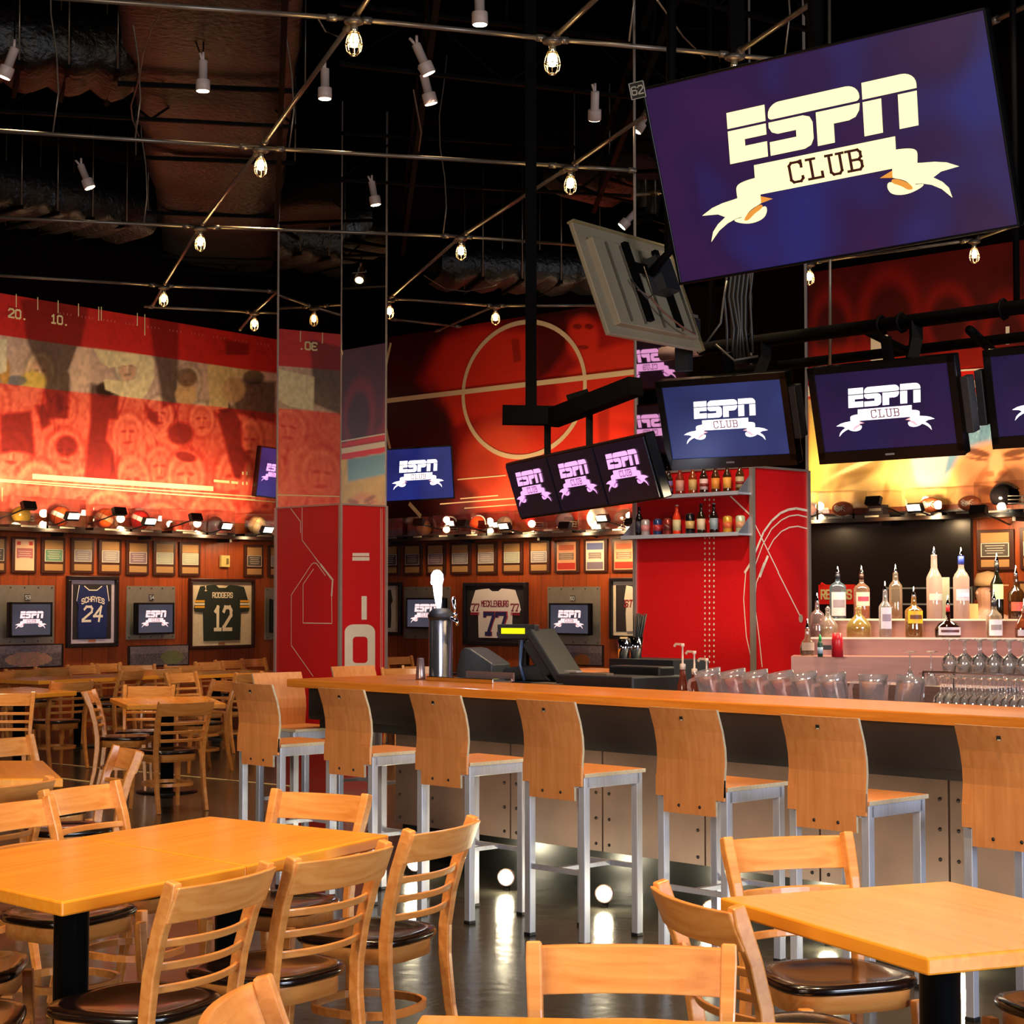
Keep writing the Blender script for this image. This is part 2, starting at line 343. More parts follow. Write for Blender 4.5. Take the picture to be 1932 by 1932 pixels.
def smoothstep(x): x = np.clip(x, 0, 1); return x * x * (3 - 2 * x)
def vnoise(X, Y, sx, sy, seed):
    r = np.random.RandomState(seed); g = r.rand(64, 64)
    x = X / sx; y = Y / sy; xi = np.floor(x).astype(int); yi = np.floor(y).astype(int); fx = smoothstep(x - xi); fy = smoothstep(y - yi)
    a = g[xi % 64, yi % 64]; b = g[(xi + 1) % 64, yi % 64]; c = g[xi % 64, (yi + 1) % 64]; d = g[(xi + 1) % 64, (yi + 1) % 64]
    return (a * (1 - fx) + b * fx) * (1 - fy) + (c * (1 - fx) + d * fx) * fy
class Paint:
    def __init__(s, X, Y, base): s.X = X; s.Y = Y; s.C = np.zeros(X.shape + (3,)) + np.array(base)
    def put(s, mask, col, a=1.0):
        m = (np.clip(mask, 0, 1) * a)[..., None]; s.C = s.C * (1 - m) + np.array(col) * m
    def ell(s, cx, cy, rx, ry, col, a=1.0, rot=0, soft=.25):
        c, q = math.cos(math.radians(rot)), math.sin(math.radians(rot)); dx = s.X - cx; dy = s.Y - cy
        d = np.sqrt(((dx * c + dy * q) / rx) ** 2 + ((-dx * q + dy * c) / ry) ** 2); s.put((1 - d) / soft + .5, col, a)
    def poly(s, pts, col, a=1.0, soft=2.0):
        ins = np.zeros(s.X.shape, bool); dm = np.full(s.X.shape, 1e9); n = len(pts)
        for i in range(n):
            x0, y0 = pts[i]; x1, y1 = pts[(i + 1) % n]
            cond = ((y0 > s.Y) != (y1 > s.Y)); t = (s.Y - y0) / ((y1 - y0) if y1 != y0 else 1e-9)
            ins ^= cond & (s.X < x0 + t * (x1 - x0))
            ex, ey = x1 - x0, y1 - y0; q = np.clip(((s.X - x0) * ex + (s.Y - y0) * ey) / (ex * ex + ey * ey + 1e-9), 0, 1)
            dm = np.minimum(dm, np.hypot(s.X - x0 - q * ex, s.Y - y0 - q * ey))
        s.put(np.where(ins, .5 + dm / soft, .5 - dm / soft), col, a)

# ------------------------------------------------------------------ main directions
Z = Vector((0, 0, 1))
B = Vector((-.690, .724, 0)).normalized()          # along the bar, away to the left
N = Vector((B.y, -B.x, 0))                          # across the bar, away to the right
ANG_BAR = math.atan2(-B.y, -B.x)                    # local +x = -B, local +y = N
LW0 = Vector((-.28412 * 21.5, 21.5, 0)); LWD = Vector((.590, .807, 0)).normalized()
BWD = Vector((.714, -.700, 0)).normalized(); BW1 = Vector(((740 - 966) / FPX * 26.9, 26.9, 0))
# corner where the left and the back wall meet
_a = np.array([[LWD.x, -BWD.x], [LWD.y, -BWD.y]]); _s = np.linalg.solve(_a, [BW1.x - LW0.x, BW1.y - LW0.y])
CORNER = LW0 + LWD * _s[0]; BW0 = CORNER
LW_N = Vector((LWD.y, -LWD.x, 0)); BW_N = Vector((BWD.y, -BWD.x, 0)) # room side
if LW_N.y > 0: LW_N = -LW_N
if BW_N.y > 0: BW_N = -BW_N
class Wall:
    def __init__(s, p0, d, n): s.p0 = p0; s.d = d; s.n = n; s.rz = math.atan2(d.y, d.x)
    def pt(s, px, py, off=0.0): return onplane(px, py, s.p0 + s.n * off, s.n)
    def sz(s, px, py, off=0.0): q = s.pt(px, py, off) - s.p0; return q.dot(s.d), q.z
    def w(s, a, z, off=0.0): return s.p0 + s.d * a + Z * z + s.n * off
    def item(s, x0, y0, x1, y1, name, label, cat, off=0.0, group=None):
        xm = (x0 + x1) / 2; ym = (y0 + y1) / 2
        sa, _ = s.sz(x0, ym, off); sb, _ = s.sz(x1, ym, off); _, z1 = s.sz(xm, y0, off); _, z0 = s.sz(xm, y1, off)
        o = thing(name, label, cat, s.w((sa + sb) / 2, (z0 + z1) / 2, off), s.rz, group)
        return o, sb - sa, z1 - z0
WL = Wall(LW0, LWD, LW_N); WB = Wall(BW0, BWD, BW_N)

# ------------------------------------------------------------------ floor, ceiling, walls
def boxobj(name, c, d, m, rz=0, bevel=0, parent=None):
    mb = MB(); mb.box((0, 0, 0), d, m); return mb.build(name, m, parent, c, (0, 0, rz), bevel)
fm = bpy.data.materials.new('polished_black_floor'); fm.use_nodes = True
nt = fm.node_tree; b = P(fm); tc = nt.nodes.new('ShaderNodeTexCoord'); n1 = nt.nodes.new('ShaderNodeTexNoise'); n1.inputs['Scale'].default_value = 1.6; n1.inputs['Detail'].default_value = 8
nt.links.new(tc.outputs['Object'], n1.inputs['Vector']); r1 = nt.nodes.new('ShaderNodeValToRGB'); r1.color_ramp.elements[0].color = (.010, .009, .007, 1); r1.color_ramp.elements[1].color = (.035, .032, .024, 1)
nt.links.new(n1.outputs[0], r1.inputs[0]); nt.links.new(r1.outputs[0], b.inputs['Base Color'])
mr = nt.nodes.new('ShaderNodeMapRange'); mr.inputs[3].default_value = .13; mr.inputs[4].default_value = .26; nt.links.new(n1.outputs[0], mr.inputs[0]); nt.links.new(mr.outputs[0], b.inputs['Roughness'])
n3 = nt.nodes.new('ShaderNodeTexNoise'); n3.inputs['Scale'].default_value = 9; nt.links.new(tc.outputs['Object'], n3.inputs['Vector'])
bp = nt.nodes.new('ShaderNodeBump'); bp.inputs['Strength'].default_value = .12; bp.inputs['Distance'].default_value = .02; nt.links.new(n3.outputs[0], bp.inputs['Height']); nt.links.new(bp.outputs[0], b.inputs['Normal'])
b.inputs['Specular IOR Level'].default_value = .6
struct(boxobj('floor', (1, 12, -.1), (34, 46, .2), fm))
struct(boxobj('ceiling', (1, 12, 7.3), (34, 46, .2), M_['ceil']))
WOODTOP_L = WL.sz(0, 965)[1]; WOODTOP_B = WB.sz(1000, 985)[1]
def wallobj(name, wl, a, bb, z0, z1, m, th=.15, off=0.0):
    mb = MB(); mb.box(((a + bb) / 2, th / 2, (z0 + z1) / 2), (bb - a, th, z1 - z0), m)
    return mb.build(name, m, None, wl.p0 - Vector((0, 0, 0)) + wl.n * off, (0, 0, wl.rz))
LC = _s[0]
M_['darkwall'] = mat('dark_red_wall_paint', '#2a0806', .7, noise=.3, nscale=1.5, spec=0.05)
struct(boxobj('wall_right', (17.8, 12, 3.6), (.3, 46, 7.4), M_['darkwall']))
struct(boxobj('wall_front', (1, -10.8, 3.6), (34, .3, 7.4), M_['darkwall']))
struct(boxobj('wall_left', (-15.8, 12, 3.6), (.3, 46, 7.4), M_['darkwall']))
struct(wallobj('wall_left', WL, -9, LC + .1, 0, WOODTOP_L, M_['wallwood']))
struct(wallobj('wall_left', WL, -9, LC + .1, WOODTOP_L, 7.25, M_['blackwall']))
struct(wallobj('wall_back', WB, -.1, 16, 0, WOODTOP_B, M_['wallwood']))
struct(wallobj('wall_back', WB, -.1, 16, WOODTOP_B, 7.25, M_['blackwall']))

def grid_mural(name, wl, s0, s1, z0, z1, step, paint, label, cat, off, extra=None):
    ns = int((s1 - s0) / step) + 1; nz = int((z1 - z0) / step) + 1
    S, ZZ = np.meshgrid(np.linspace(s0, s1, ns), np.linspace(z0, z1, nz), indexing='ij')
    W = np.array(wl.p0)[None, None] + S[..., None] * np.array(wl.d) + ZZ[..., None] * np.array([0, 0, 1.0])
    X, Y = projn(W); C = paint(X, Y, S, ZZ)
    v = np.stack([S, np.full(S.shape, -off), ZZ], -1).reshape(-1, 3)
    idx = np.arange(ns * nz).reshape(ns, nz)
    f = np.stack([idx[:-1, :-1], idx[1:, :-1], idx[1:, 1:], idx[:-1, 1:]], -1).reshape(-1, 4)
    ex = MB()
    if extra: extra(ex)
    nv = len(v); vv = list(map(tuple, v)) + ex.v; ff = f.tolist() + [[i + nv for i in q] for q in ex.f]
    me = bpy.data.meshes.new(name); me.from_pydata(vv, [], ff); me.materials.append(M_['vc'])
    ca = me.color_attributes.new('Col', 'FLOAT_COLOR', 'CORNER')
    vc = np.concatenate([np.clip(C.reshape(-1, 3), 0, 1), np.ones((nv, 1))], 1)
    arr = vc[f.reshape(-1)].reshape(-1)
    ar2 = []
    for q, c in zip(ex.f, ex.c): ar2 += (list(c) + [1]) * len(q)
    ca.data.foreach_set('color', np.concatenate([arr, np.array(ar2, float)]))
    me.update(); o = bpy.data.objects.new(name, me); COL.objects.link(o); o.location = wl.p0; o.rotation_euler = (0, 0, wl.rz)
    return tag(o, label, cat)
def wl_line(mb, wl, pts, wpx, off, col):
    mb.col = col; q = [wl.sz(*p) for p in pts]; d = (wl.pt(*pts[0]).y); mb.ribbon(q, wpx * d / FPX, -off, None, ext=True)

CREAM = lin('#e8d9a0')
def paint_left(X, Y, S, ZZ):
    p = Paint(X, Y, lin('#c9a893'))
    nz = vnoise(X, Y, 26, 30, 3) * .5 + vnoise(X, Y, 9, 11, 4) * .3 + vnoise(X, Y, 4, 4, 5) * .2
    p.C *= (.72 + .5 * nz)[..., None]
    dk = lin('#2e1d18'); dk2 = lin('#4a3228'); lt = lin('#e3c4a8'); sk = lin('#d9a987')
    figs = [(75, 700, 30, 40), (-20, 760, 40, 46), (240, 690, 26, 34), (355, 720, 26, 34), (470, 745, 24, 34), (120, 770, 26, 34), (300, 780, 28, 36), (380, 790, 26, 34), (240, 815, 32, 40), (470, 830, 28, 44), (122, 850, 38, 44), (20, 850, 40, 44), (-90, 850, 50, 60), (-190, 800, 50, 60), (-170, 930, 60, 60), (300, 880, 30, 44), (350, 895, 40, 50), (70, 915, 46, 50), (160, 940, 44, 44), (250, 905, 34, 50), (440, 900, 38, 56), (205, 960, 50, 40), (400, 965, 50, 40), (30, 985, 50, 40), (300, 980, 46, 36), (500, 930, 30, 50), (-60, 980, 60, 50)]
    r_ = random.Random(11)
    for (cx, cy, rx, ry) in figs:
        t = r_.uniform(.55, 1.0); coat = tuple(c * t for c in lt)
        p.ell(cx, cy + ry * 2.2, rx * 1.7, ry * 1.9, coat, .8, 0, .3)
        for k in range(3): p.ell(cx + r_.uniform(-1, 1) * rx, cy + ry * r_.uniform(1.2, 2.4), rx * .10, ry * r_.uniform(.4, .8), dk2, .45, r_.uniform(-30, 30), .7)
        p.ell(cx, cy, rx, ry, dk2, .6, 0, .3); p.ell(cx, cy + 1, rx * .9, ry * .92, tuple(c * r_.uniform(.8, 1.1) for c in lt), .95, 0, .25)
        p.ell(cx, cy + ry * .12, rx * .68, ry * .74, dk2, .55, 0, .35); p.ell(cx, cy + ry * .16, rx * .62, ry * .70, sk, .95, 0, .35)
        e = rx * .24
        for s_ in (-1, 1): p.ell(cx + s_ * e, cy - ry * .02, rx * .17, ry * .07, dk, .5, s_ * 8, .9)
        p.ell(cx, cy + ry * .2, rx * .09, ry * .2, lt, .7, 0, .8); p.ell(cx + rx * .12, cy + ry * .24, rx * .06, ry * .14, dk2, .35, 0, .9); p.ell(cx, cy + ry * .5, rx * .26, ry * .08, dk, .5, r_.uniform(-10, 10), .8)
    for pts in ([(37, 565), (170, 560), (152, 655), (133, 700), (128, 790), (88, 790), (80, 705), (52, 650)], [(278, 585), (338, 600), (334, 760), (305, 770), (300, 720), (288, 660)],
                [(424, 640), (470, 648), (468, 680), (426, 676)], [(430, 715), (520, 720), (520, 800), (445, 780)], [(-160, 560), (-60, 560), (-70, 700), (-150, 720)],
                [(170, 722), (224, 738), (222, 790), (206, 792), (200, 830), (214, 850), (222, 905), (158, 905), (164, 840), (170, 800)], [(0, 782), (58, 775), (66, 860), (30, 850), (0, 856)],
                [(407, 780), (440, 765), (455, 800), (456, 842), (470, 862), (452, 905), (440, 900), (430, 860), (418, 815)], [(65, 765), (85, 762), (96, 800), (80, 810)],
                [(104, 742), (118, 745), (120, 775), (108, 780)], [(272, 760), (300, 785), (296, 805), (276, 790)]):
        p.poly(pts, dk, .82, 7)
    for (cx, cy, rx, ry, r) in ((340, 818, 25, 22, 0), (125, 842, 21, 20, 0), (350, 862, 20, 9, 12), (198, 735, 17, 14, 0), (422, 768, 13, 11, 0), (198, 735, 17, 14, 0)):
        p.ell(cx, cy, rx, ry, dk, .8, r, .35)
    p.ell(60, 722, 26, 22, lin('#d9b64e'), .9, -10, .3); p.ell(30, 718, 20, 10, lin('#54606a'), .8); p.ell(8, 700, 10, 26, lin('#c98f1c'), .8)
    p.poly([(145, 655), (172, 650), (172, 720), (140, 735), (128, 700)], lin('#dab89a'), .9, 5)
    # cream letter shapes in the photo strip
    p.poly([(170, 650), (275, 655), (290, 680), (291, 712), (277, 742), (262, 756), (230, 748), (198, 735), (195, 715), (240, 720), (256, 714), (259, 694), (250, 688), (205, 694), (188, 682), (176, 660)], lin('#e0cd9c'), 1, 2)
    p.poly([(390, 670), (500, 670), (500, 702), (470, 712), (428, 712), (430, 770), (395, 775)], lin('#d6bb83'), 1, 2)
    p.poly([(-70, 640), (12, 640), (12, 700), (-20, 715), (-70, 715)], lin('#e3d5ae'), 1, 2)
    p.ell(350, 745, 20, 22, lin('#c89f6a'), .9); p.ell(352, 712, 20, 18, lin('#5d4028'), .8); p.ell(440, 735, 22, 24, lin('#c39a6b'), .8); p.ell(478, 712, 20, 14, lin('#2b211b'), .8)
    p.C *= (.80 + .4 * vnoise(X, Y, 5, 7, 31))[..., None]; lum = p.C @ np.array([.3, .55, .15]); y1 = 632 + .138 * X; y2 = 723 + .108 * X
    L_ = np.clip(lum * 1.75, 0, 1.15)[..., None]; d0, d1, d2 = np.array((.10, .012, .012)), np.array((.62, .045, .03)), np.array((.98, .20, .11))
    red = np.where(L_ < .45, d0 + (d1 - d0) * L_ / .45, d1 + (d2 - d1) * (L_ - .45) / .55)
    top = np.array((.55, .02, .016))[None, None] * np.clip(.25 + lum * 1.9, .15, 1.1)[..., None]
    a = smoothstep((Y - y1) / 1.2)[..., None]; b_ = smoothstep((Y - y2) / 1.2)[..., None]
    C = top * (1 - a) + p.C * a; C = C * (1 - b_) + red * b_
    return C
def extra_left(mb):
    o = .012
    wl_line(mb, WL, [(64, 899), (398, 922)], 10, o, CREAM)
    wl_line(mb, WL, [(-200, 893), (518, 947)], 2.4, o, CREAM); wl_line(mb, WL, [(0, 905), (480, 937)], 2.2, o + .001, CREAM); wl_line(mb, WL, [(316, 932), (480, 943)], 2, o + .002, CREAM)
    wl_line(mb, WL, [(404, 907), (430, 909.5)], 5, o, CREAM); wl_line(mb, WL, [(437, 910), (446, 911)], 5, o, CREAM)
    for (x, y) in ((457, 893), (464.5, 893), (457, 912), (464.5, 912)): wl_line(mb, WL, [(x, y - 1), (x, y + 1)], 4, o, CREAM)
    for (x, y, h) in ((29.5, 556, 23), (70, 562, 22), (108.5, 568, 22), (147, 574, 22), (185, 580, 24), (190, 580, 24), (258, 592, 22), (272, 594, 38), (3, 921, 24), (-40, 548, 22), (-85, 540, 22), (-130, 533, 22), (-180, 526, 22), (-230, 518, 22)):
        wl_line(mb, WL, [(x, y), (x, y + h)], 2.2, o, CREAM)
    for i in range(60):
        x = 112 + i * 6.9
        if i % 6 > 3: continue
        wl_line(mb, WL, [(x, 590 + (x - 112) * .153), (x, 592.5 + (x - 112) * .153)], 1.2, o, lin('#c99a80'))
    mb.col = CREAM
    for (t, x, y, h) in (('20.', 33, 593, .115), ('10.', 112, 604, .115)):
        s_, z_ = WL.sz(x, y); text(mb, t, s_, z_, h, -o, None, wd=.30, thick=1.3)
    s_, z_ = WL.sz(33, 593)
    text(mb, '30.', s_ - .68, z_ + .02, .115, -o, None, wd=.30, thick=1.3); text(mb, '50.', s_ - 1.36, z_ + .03, .115, -o, None, wd=.30, thick=1.3)
MTOP_L = WL.sz(0, 553)[1]
grid_mural('wall_mural', WL, -8, LC - .02, WOODTOP_L, MTOP_L, .016, paint_left, 'wide red crowd mural with cream yard numbers above the left plaques', 'mural', .006, extra_left)

def paint_back(X, Y, S, ZZ):
    p = Paint(X, Y, lin('#96100c'))
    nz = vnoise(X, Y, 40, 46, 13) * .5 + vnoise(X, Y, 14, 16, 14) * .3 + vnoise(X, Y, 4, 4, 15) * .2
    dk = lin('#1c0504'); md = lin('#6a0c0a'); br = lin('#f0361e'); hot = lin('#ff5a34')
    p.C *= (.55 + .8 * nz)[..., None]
    p.poly([(690, 540), (1150, 540), (1150, 600), (870, 610), (815, 660), (790, 720), (850, 780), (870, 880), (840, 1000), (690, 1000)], dk, .9, 24)
    p.poly([(810, 700), (840, 640), (900, 620), (1000, 625), (1000, 760), (860, 800)], br, .5, 16)
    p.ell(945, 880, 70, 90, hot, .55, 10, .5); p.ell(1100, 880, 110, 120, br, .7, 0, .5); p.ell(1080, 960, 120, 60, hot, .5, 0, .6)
    p.poly([(1010, 560), (1060, 560), (1080, 640), (1040, 700), (1012, 720)], dk, .8, 12)
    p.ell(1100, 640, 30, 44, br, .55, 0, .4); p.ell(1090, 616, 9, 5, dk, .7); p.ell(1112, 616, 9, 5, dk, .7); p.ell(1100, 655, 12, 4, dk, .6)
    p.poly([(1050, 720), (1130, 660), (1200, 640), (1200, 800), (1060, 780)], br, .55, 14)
    p.poly([(860, 900), (900, 930), (880, 990), (740, 990), (740, 940)], dk, .7, 16); p.ell(905, 900, 40, 50, dk, .35, 20, .5)
    p.poly([(965, 640), (980, 640), (984, 680), (970, 684)], dk, .5, 3); p.poly([(1128, 780), (1150, 770), (1150, 860), (1132, 860)], md, .5, 6)
    # right part: hooded figures in deep red above
    R_ = X > 1330
    q = Paint(X, Y, lin('#5a0a08')); q.C *= (.5 + .9 * nz)[..., None]
    for (cx, cy, rx, ry) in ((1570, 620, 44, 80), (1680, 600, 62, 100), (1790, 600, 50, 70), (1900, 640, 50, 90), (2050, 620, 70, 100), (1450, 620, 50, 70)):
        q.ell(cx, cy, rx, ry, lin('#8e120c'), .8, 0, .3); q.ell(cx, cy + 8, rx * .7, ry * .72, lin('#3a0806'), .85, 0, .35)
    q.ell(1620, 690, 110, 40, lin('#b0200f'), .7, 0, .5); q.ell(1860, 690, 110, 40, lin('#b0200f'), .6, 0, .5)
    q.poly([(1320, 480), (1530, 480), (1525, 700), (1320, 700)], lin('#1b0a08'), .85, 30)
    # bands and the photo strip
    ysl = lambda x: (X - 1525) * -.02
    yb = 698 + ysl(0)
    q.put(smoothstep((Y - yb) / 2), lin('#d81d14'))
    ph = Paint(X, Y, lin('#e8bb6c')); n2 = vnoise(X, Y, 30, 22, 23) * .6 + vnoise(X, Y, 8, 16, 24) * .4
    ph.C *= (.75 + .45 * n2)[..., None]
    ph.poly([(1320, 740), (1520, 740), (1530, 800), (1535, 930), (1320, 930)], lin('#c8352a'), .95, 6)
    ph.poly([(1528, 770), (1548, 800), (1556, 870), (1540, 990), (1524, 990)], lin('#f0c75e'), .9, 4)
    ph.ell(1620, 878, 50, 20, lin('#8c6a34'), .7, -14, .4); ph.ell(1600, 906, 60, 12, lin('#7a5622'), .6, -20, .5); ph.ell(1680, 900, 6, 70, lin('#a8782c'), .6, 16, .5); ph.ell(1640, 868, 70, 5, lin('#fbe6a2'), .7, -24, .5)
    ph.ell(1757, 880, 40, 40, lin('#d8c6bc'), .8, 0, .4); ph.ell(1700, 900, 26, 40, lin('#f2cb74'), .7)
    ph.poly([(1800, 748), (2100, 735), (2100, 800), (1900, 800), (1880, 850), (1840, 862), (1812, 860), (1802, 880), (1780, 900), (1790, 850)], lin('#5f8ea6'), .95, 8)
    for i in range(26):
        a = 1792 + i * 5.5; ph.poly([(a, 830 + 20 * math.sin(i * 2.1)), (a + 14 + 6 * math.sin(i), 772 + 12 * math.cos(i * 1.7)), (a + 17 + 6 * math.sin(i), 774)], lin('#b9ccd0' if i % 2 else '#2d4a5e'), .6, 2)
    for (xx, yy) in ((1880, 896), (2040, 900), (1440, 930)):
        ph.ell(xx, yy, 80, 62, lin('#e89560'), .95, 0, .25)
        ph.ell(xx - 34, yy - 42, 26, 7, lin('#4a1f10'), .85, 14, .5); ph.ell(xx + 36, yy - 42, 26, 7, lin('#4a1f10'), .85, -14, .5); ph.ell(xx - 34, yy - 30, 22, 3, lin('#5a2a18'), .8, 8, .5); ph.ell(xx + 36, yy - 30, 22, 3, lin('#5a2a18'), .8, -8, .5)
        ph.ell(xx, yy - 22, 13, 24, lin('#f5b57a'), .9, 0, .5); ph.ell(xx - 12, yy - 2, 9, 6, lin('#b05a30'), .7); ph.ell(xx + 12, yy - 2, 9, 6, lin('#b05a30'), .7)
        ph.ell(xx - 30, yy + 6, 6, 26, lin('#b8602f'), .55, 30, .6); ph.ell(xx + 30, yy + 6, 6, 26, lin('#b8602f'), .55, -30, .6); ph.ell(xx, yy + 30, 34, 9, lin('#5a1d12'), .7, 0, .5)
    yp = 752 - (X - 1525) * .03
    q.put(smoothstep((Y - yp) / 2), (0, 0, 0)); mk = smoothstep((Y - yp) / 2)[..., None]; q.C = q.C * (1 - mk) + ph.C * mk
    m = smoothstep((X - 1300) / 40)[..., None]
    return p.C * (1 - m) + q.C * m
def extra_back(mb):
    o = .012; C2 = lin('#d9b98a')
    cx, cy = 990, 735; pts = []
    for i in range(61):
        a = 2 * PI * i / 60; x = cx + 115 * math.cos(a); y = cy + 127 * math.sin(a) - (x - cx) * .1; pts.append((x, y))
    q = [WB.sz(*p) for p in pts]; mb.col = C2; mb.ribbon(q, .066, -o, None, ext=False)
    wl_line(mb, WB, [(726, 757), (1300, 690)], 9, o + .003, C2)
    arc = [(738 - 14 * math.sin(i / 10 * PI), 650 + i * 20) for i in range(11)]
    wl_line(mb, WB, arc, 6, o + .002, C2)
    for (x0, y0, x1, y1, w_) in ((865, 905, 955, 897, 2.2), (870, 941, 940, 935, 2), (832, 951, 1000, 938, 2.2), (878, 959, 1000, 950, 2), (775, 952, 793, 972, 8), (1130, 885, 1200, 880, 2)): wl_line(mb, WB, [(x0, y0), (x1, y1)], w_, o, C2)
    C3 = lin('#ecd6b4')
    wl_line(mb, WB, [(1330, 726), (2300, 672)], 3, o, C3); wl_line(mb, WB, [(1330, 752), (2300, 700)], 13, o + .001, C3)
    wl_line(mb, WB, [(1902, 620), (1902, 646)], 8, o, C3); wl_line(mb, WB, [(1660, 652), (1660, 676)], 38, o, C3)
    wl_line(mb, WB, [(1400, 560), (1512, 612)], 9, o, lin('#c8a898')); wl_line(mb, WB, [(1410, 590), (1440, 585)], 22, o + .002, lin('#c8a898'))
    wl_line(mb, WB, [(1500, 836), (1524, 812)], 3, o, C3); wl_line(mb, WB, [(1502, 752), (1520, 735)], 20, o + .004, C3)
MTOP_B = 5.55
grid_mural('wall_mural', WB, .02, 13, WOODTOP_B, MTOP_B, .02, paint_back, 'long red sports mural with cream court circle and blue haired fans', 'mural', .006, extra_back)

# ------------------------------------------------------------------ pillars
def pillar(px_l, px_c, px_r, yc, top_py, label, deco, name='pillar'):
    c = Vector(((px_c - 966) / FPX * yc, yc, 0)); wl_ = sdir(c, B, px_l); wr = sdir(c, N, px_r)
    zt = aty(px_c, top_py, yc).z
    o = thing(name, label, 'pillar', c, ANG_BAR)      # local x = -B, y = N ; block spans x in [-wl,0], y in [0,wr]
    mb = MB(); mb.box((-wl_ / 2, wr / 2, zt / 2), (wl_, wr, zt), M_['red'])
    body = mb.build('red_casing', M_['red'], o)
    mb = MB(); mb.box((-wl_ / 2, wr / 2, (zt + 7.2) / 2), (wl_ - .01, wr - .01, 7.2 - zt), M_['mirror']); mb.build('mirror_casing', M_['mirror'], o)
    mb = MB()
    for (x, y) in ((0, 0), (-wl_, 0), (0, wr), (-wl_, wr)): mb.box((x, y, zt / 2), (.035, .035, zt), M_['trim'])
    for (x, y, dx, dy) in ((-wl_ / 2, 0, wl_, .02), (0, wr / 2, .02, wr)): mb.box((x, y, zt), (dx, dy, .018), M_['trim'])
    for (x, y) in ((0, 0), (-wl_, 0), (0, wr)): mb.box((x, y, (zt + 7.2) / 2), (.012, .012, 7.2 - zt), M_['trim'])
    mb.build('corner_trim', M_['trim'], o)
    WLf = Wall(c, -B, -N); WRf = Wall(c, N, -B)
    mb = MB(); deco(mb, c, WLf, WRf); mb.build('printed_graphics', M_['cream'], o)
    return c, wl_, wr, zt
def decoL(mb, c, WLf, WRf):
    Rl = lambda p: (Matrix.Rotation(-ANG_BAR, 3, 'Z') @ (p - c))
    def line(pts, w_, face, thick=.0):
        for i in range(len(pts) - 1):
            wf = WLf if face == 0 else WRf; a = Rl(wf.pt(*pts[i], .004)); b_ = Rl(wf.pt(*pts[i + 1], .004)); ww = w_ * c.y / FPX
            t = (b_ - a).normalized(); nn = Vector((0, -1, 0)) if face == 0 else Vector((1, 0, 0)); q = t.cross(nn).normalized() * ww / 2; t = t * ww / 2
            mb.add([a - t - q, b_ + t - q, b_ + t + q, a - t + q], [(0, 1, 2, 3)])
    decoL.line = line
    k = 1 / 3.715; X0, Y0 = 440, 1000
    f = lambda L: [(X0 + x * k, Y0 + y * k) for x, y in L]
    line([(549, 960), (567, 984), (567, 1005)], 2, 0); line([(570, 958), (570, 1019), (603, 1063)], 2, 0)
    line(f([(485, 75), (615, 245)]), 2, 0); line(f([(615, 245), (697, 350), (690, 455)]), 4.5, 0)
    line(f([(690, 455), (692, 655), (490, 652), (490, 380), (562, 275)]), 1.6, 0)
    line(f([(645, 318), (585, 235), (566, 230), (550, 240), (407, 455), (407, 808), (560, 1025)]), 1.6, 0)
    line(f([(845, 172), (945, 172)]), 6, 1); line(f([(845, 202), (945, 202)]), 7, 1); line(f([(918, 487), (918, 604)]), 13, 1)
    line([(721, 960), (721, 1262)], 1, 1); line([(718, 960), (718, 1262)], .8, 1)
    def rrect(x0, y0, x1, y1, r):
        return [(cx + r * math.cos(math.radians(q)), cy + r * .9 * math.sin(math.radians(q))) for cx, cy, q0 in ((x0 + r, y0 + r, 180), (x1 - r, y0 + r, 270), (x1 - r, y1 - r, 0), (x0 + r, y1 - r, 90)) for q in range(q0, q0 + 91, 15)]
    outer = f(rrect(781, 655, 995, 1025, 62)); inner = f(rrect(838, 745, 942, 935, 26)); n = len(outer)
    vs = [Rl(WRf.pt(*p, .004)) for p in outer + inner]; mb.add(vs, [(i, (i + 1) % n, n + (i + 1) % n, n + i) for i in range(n)])
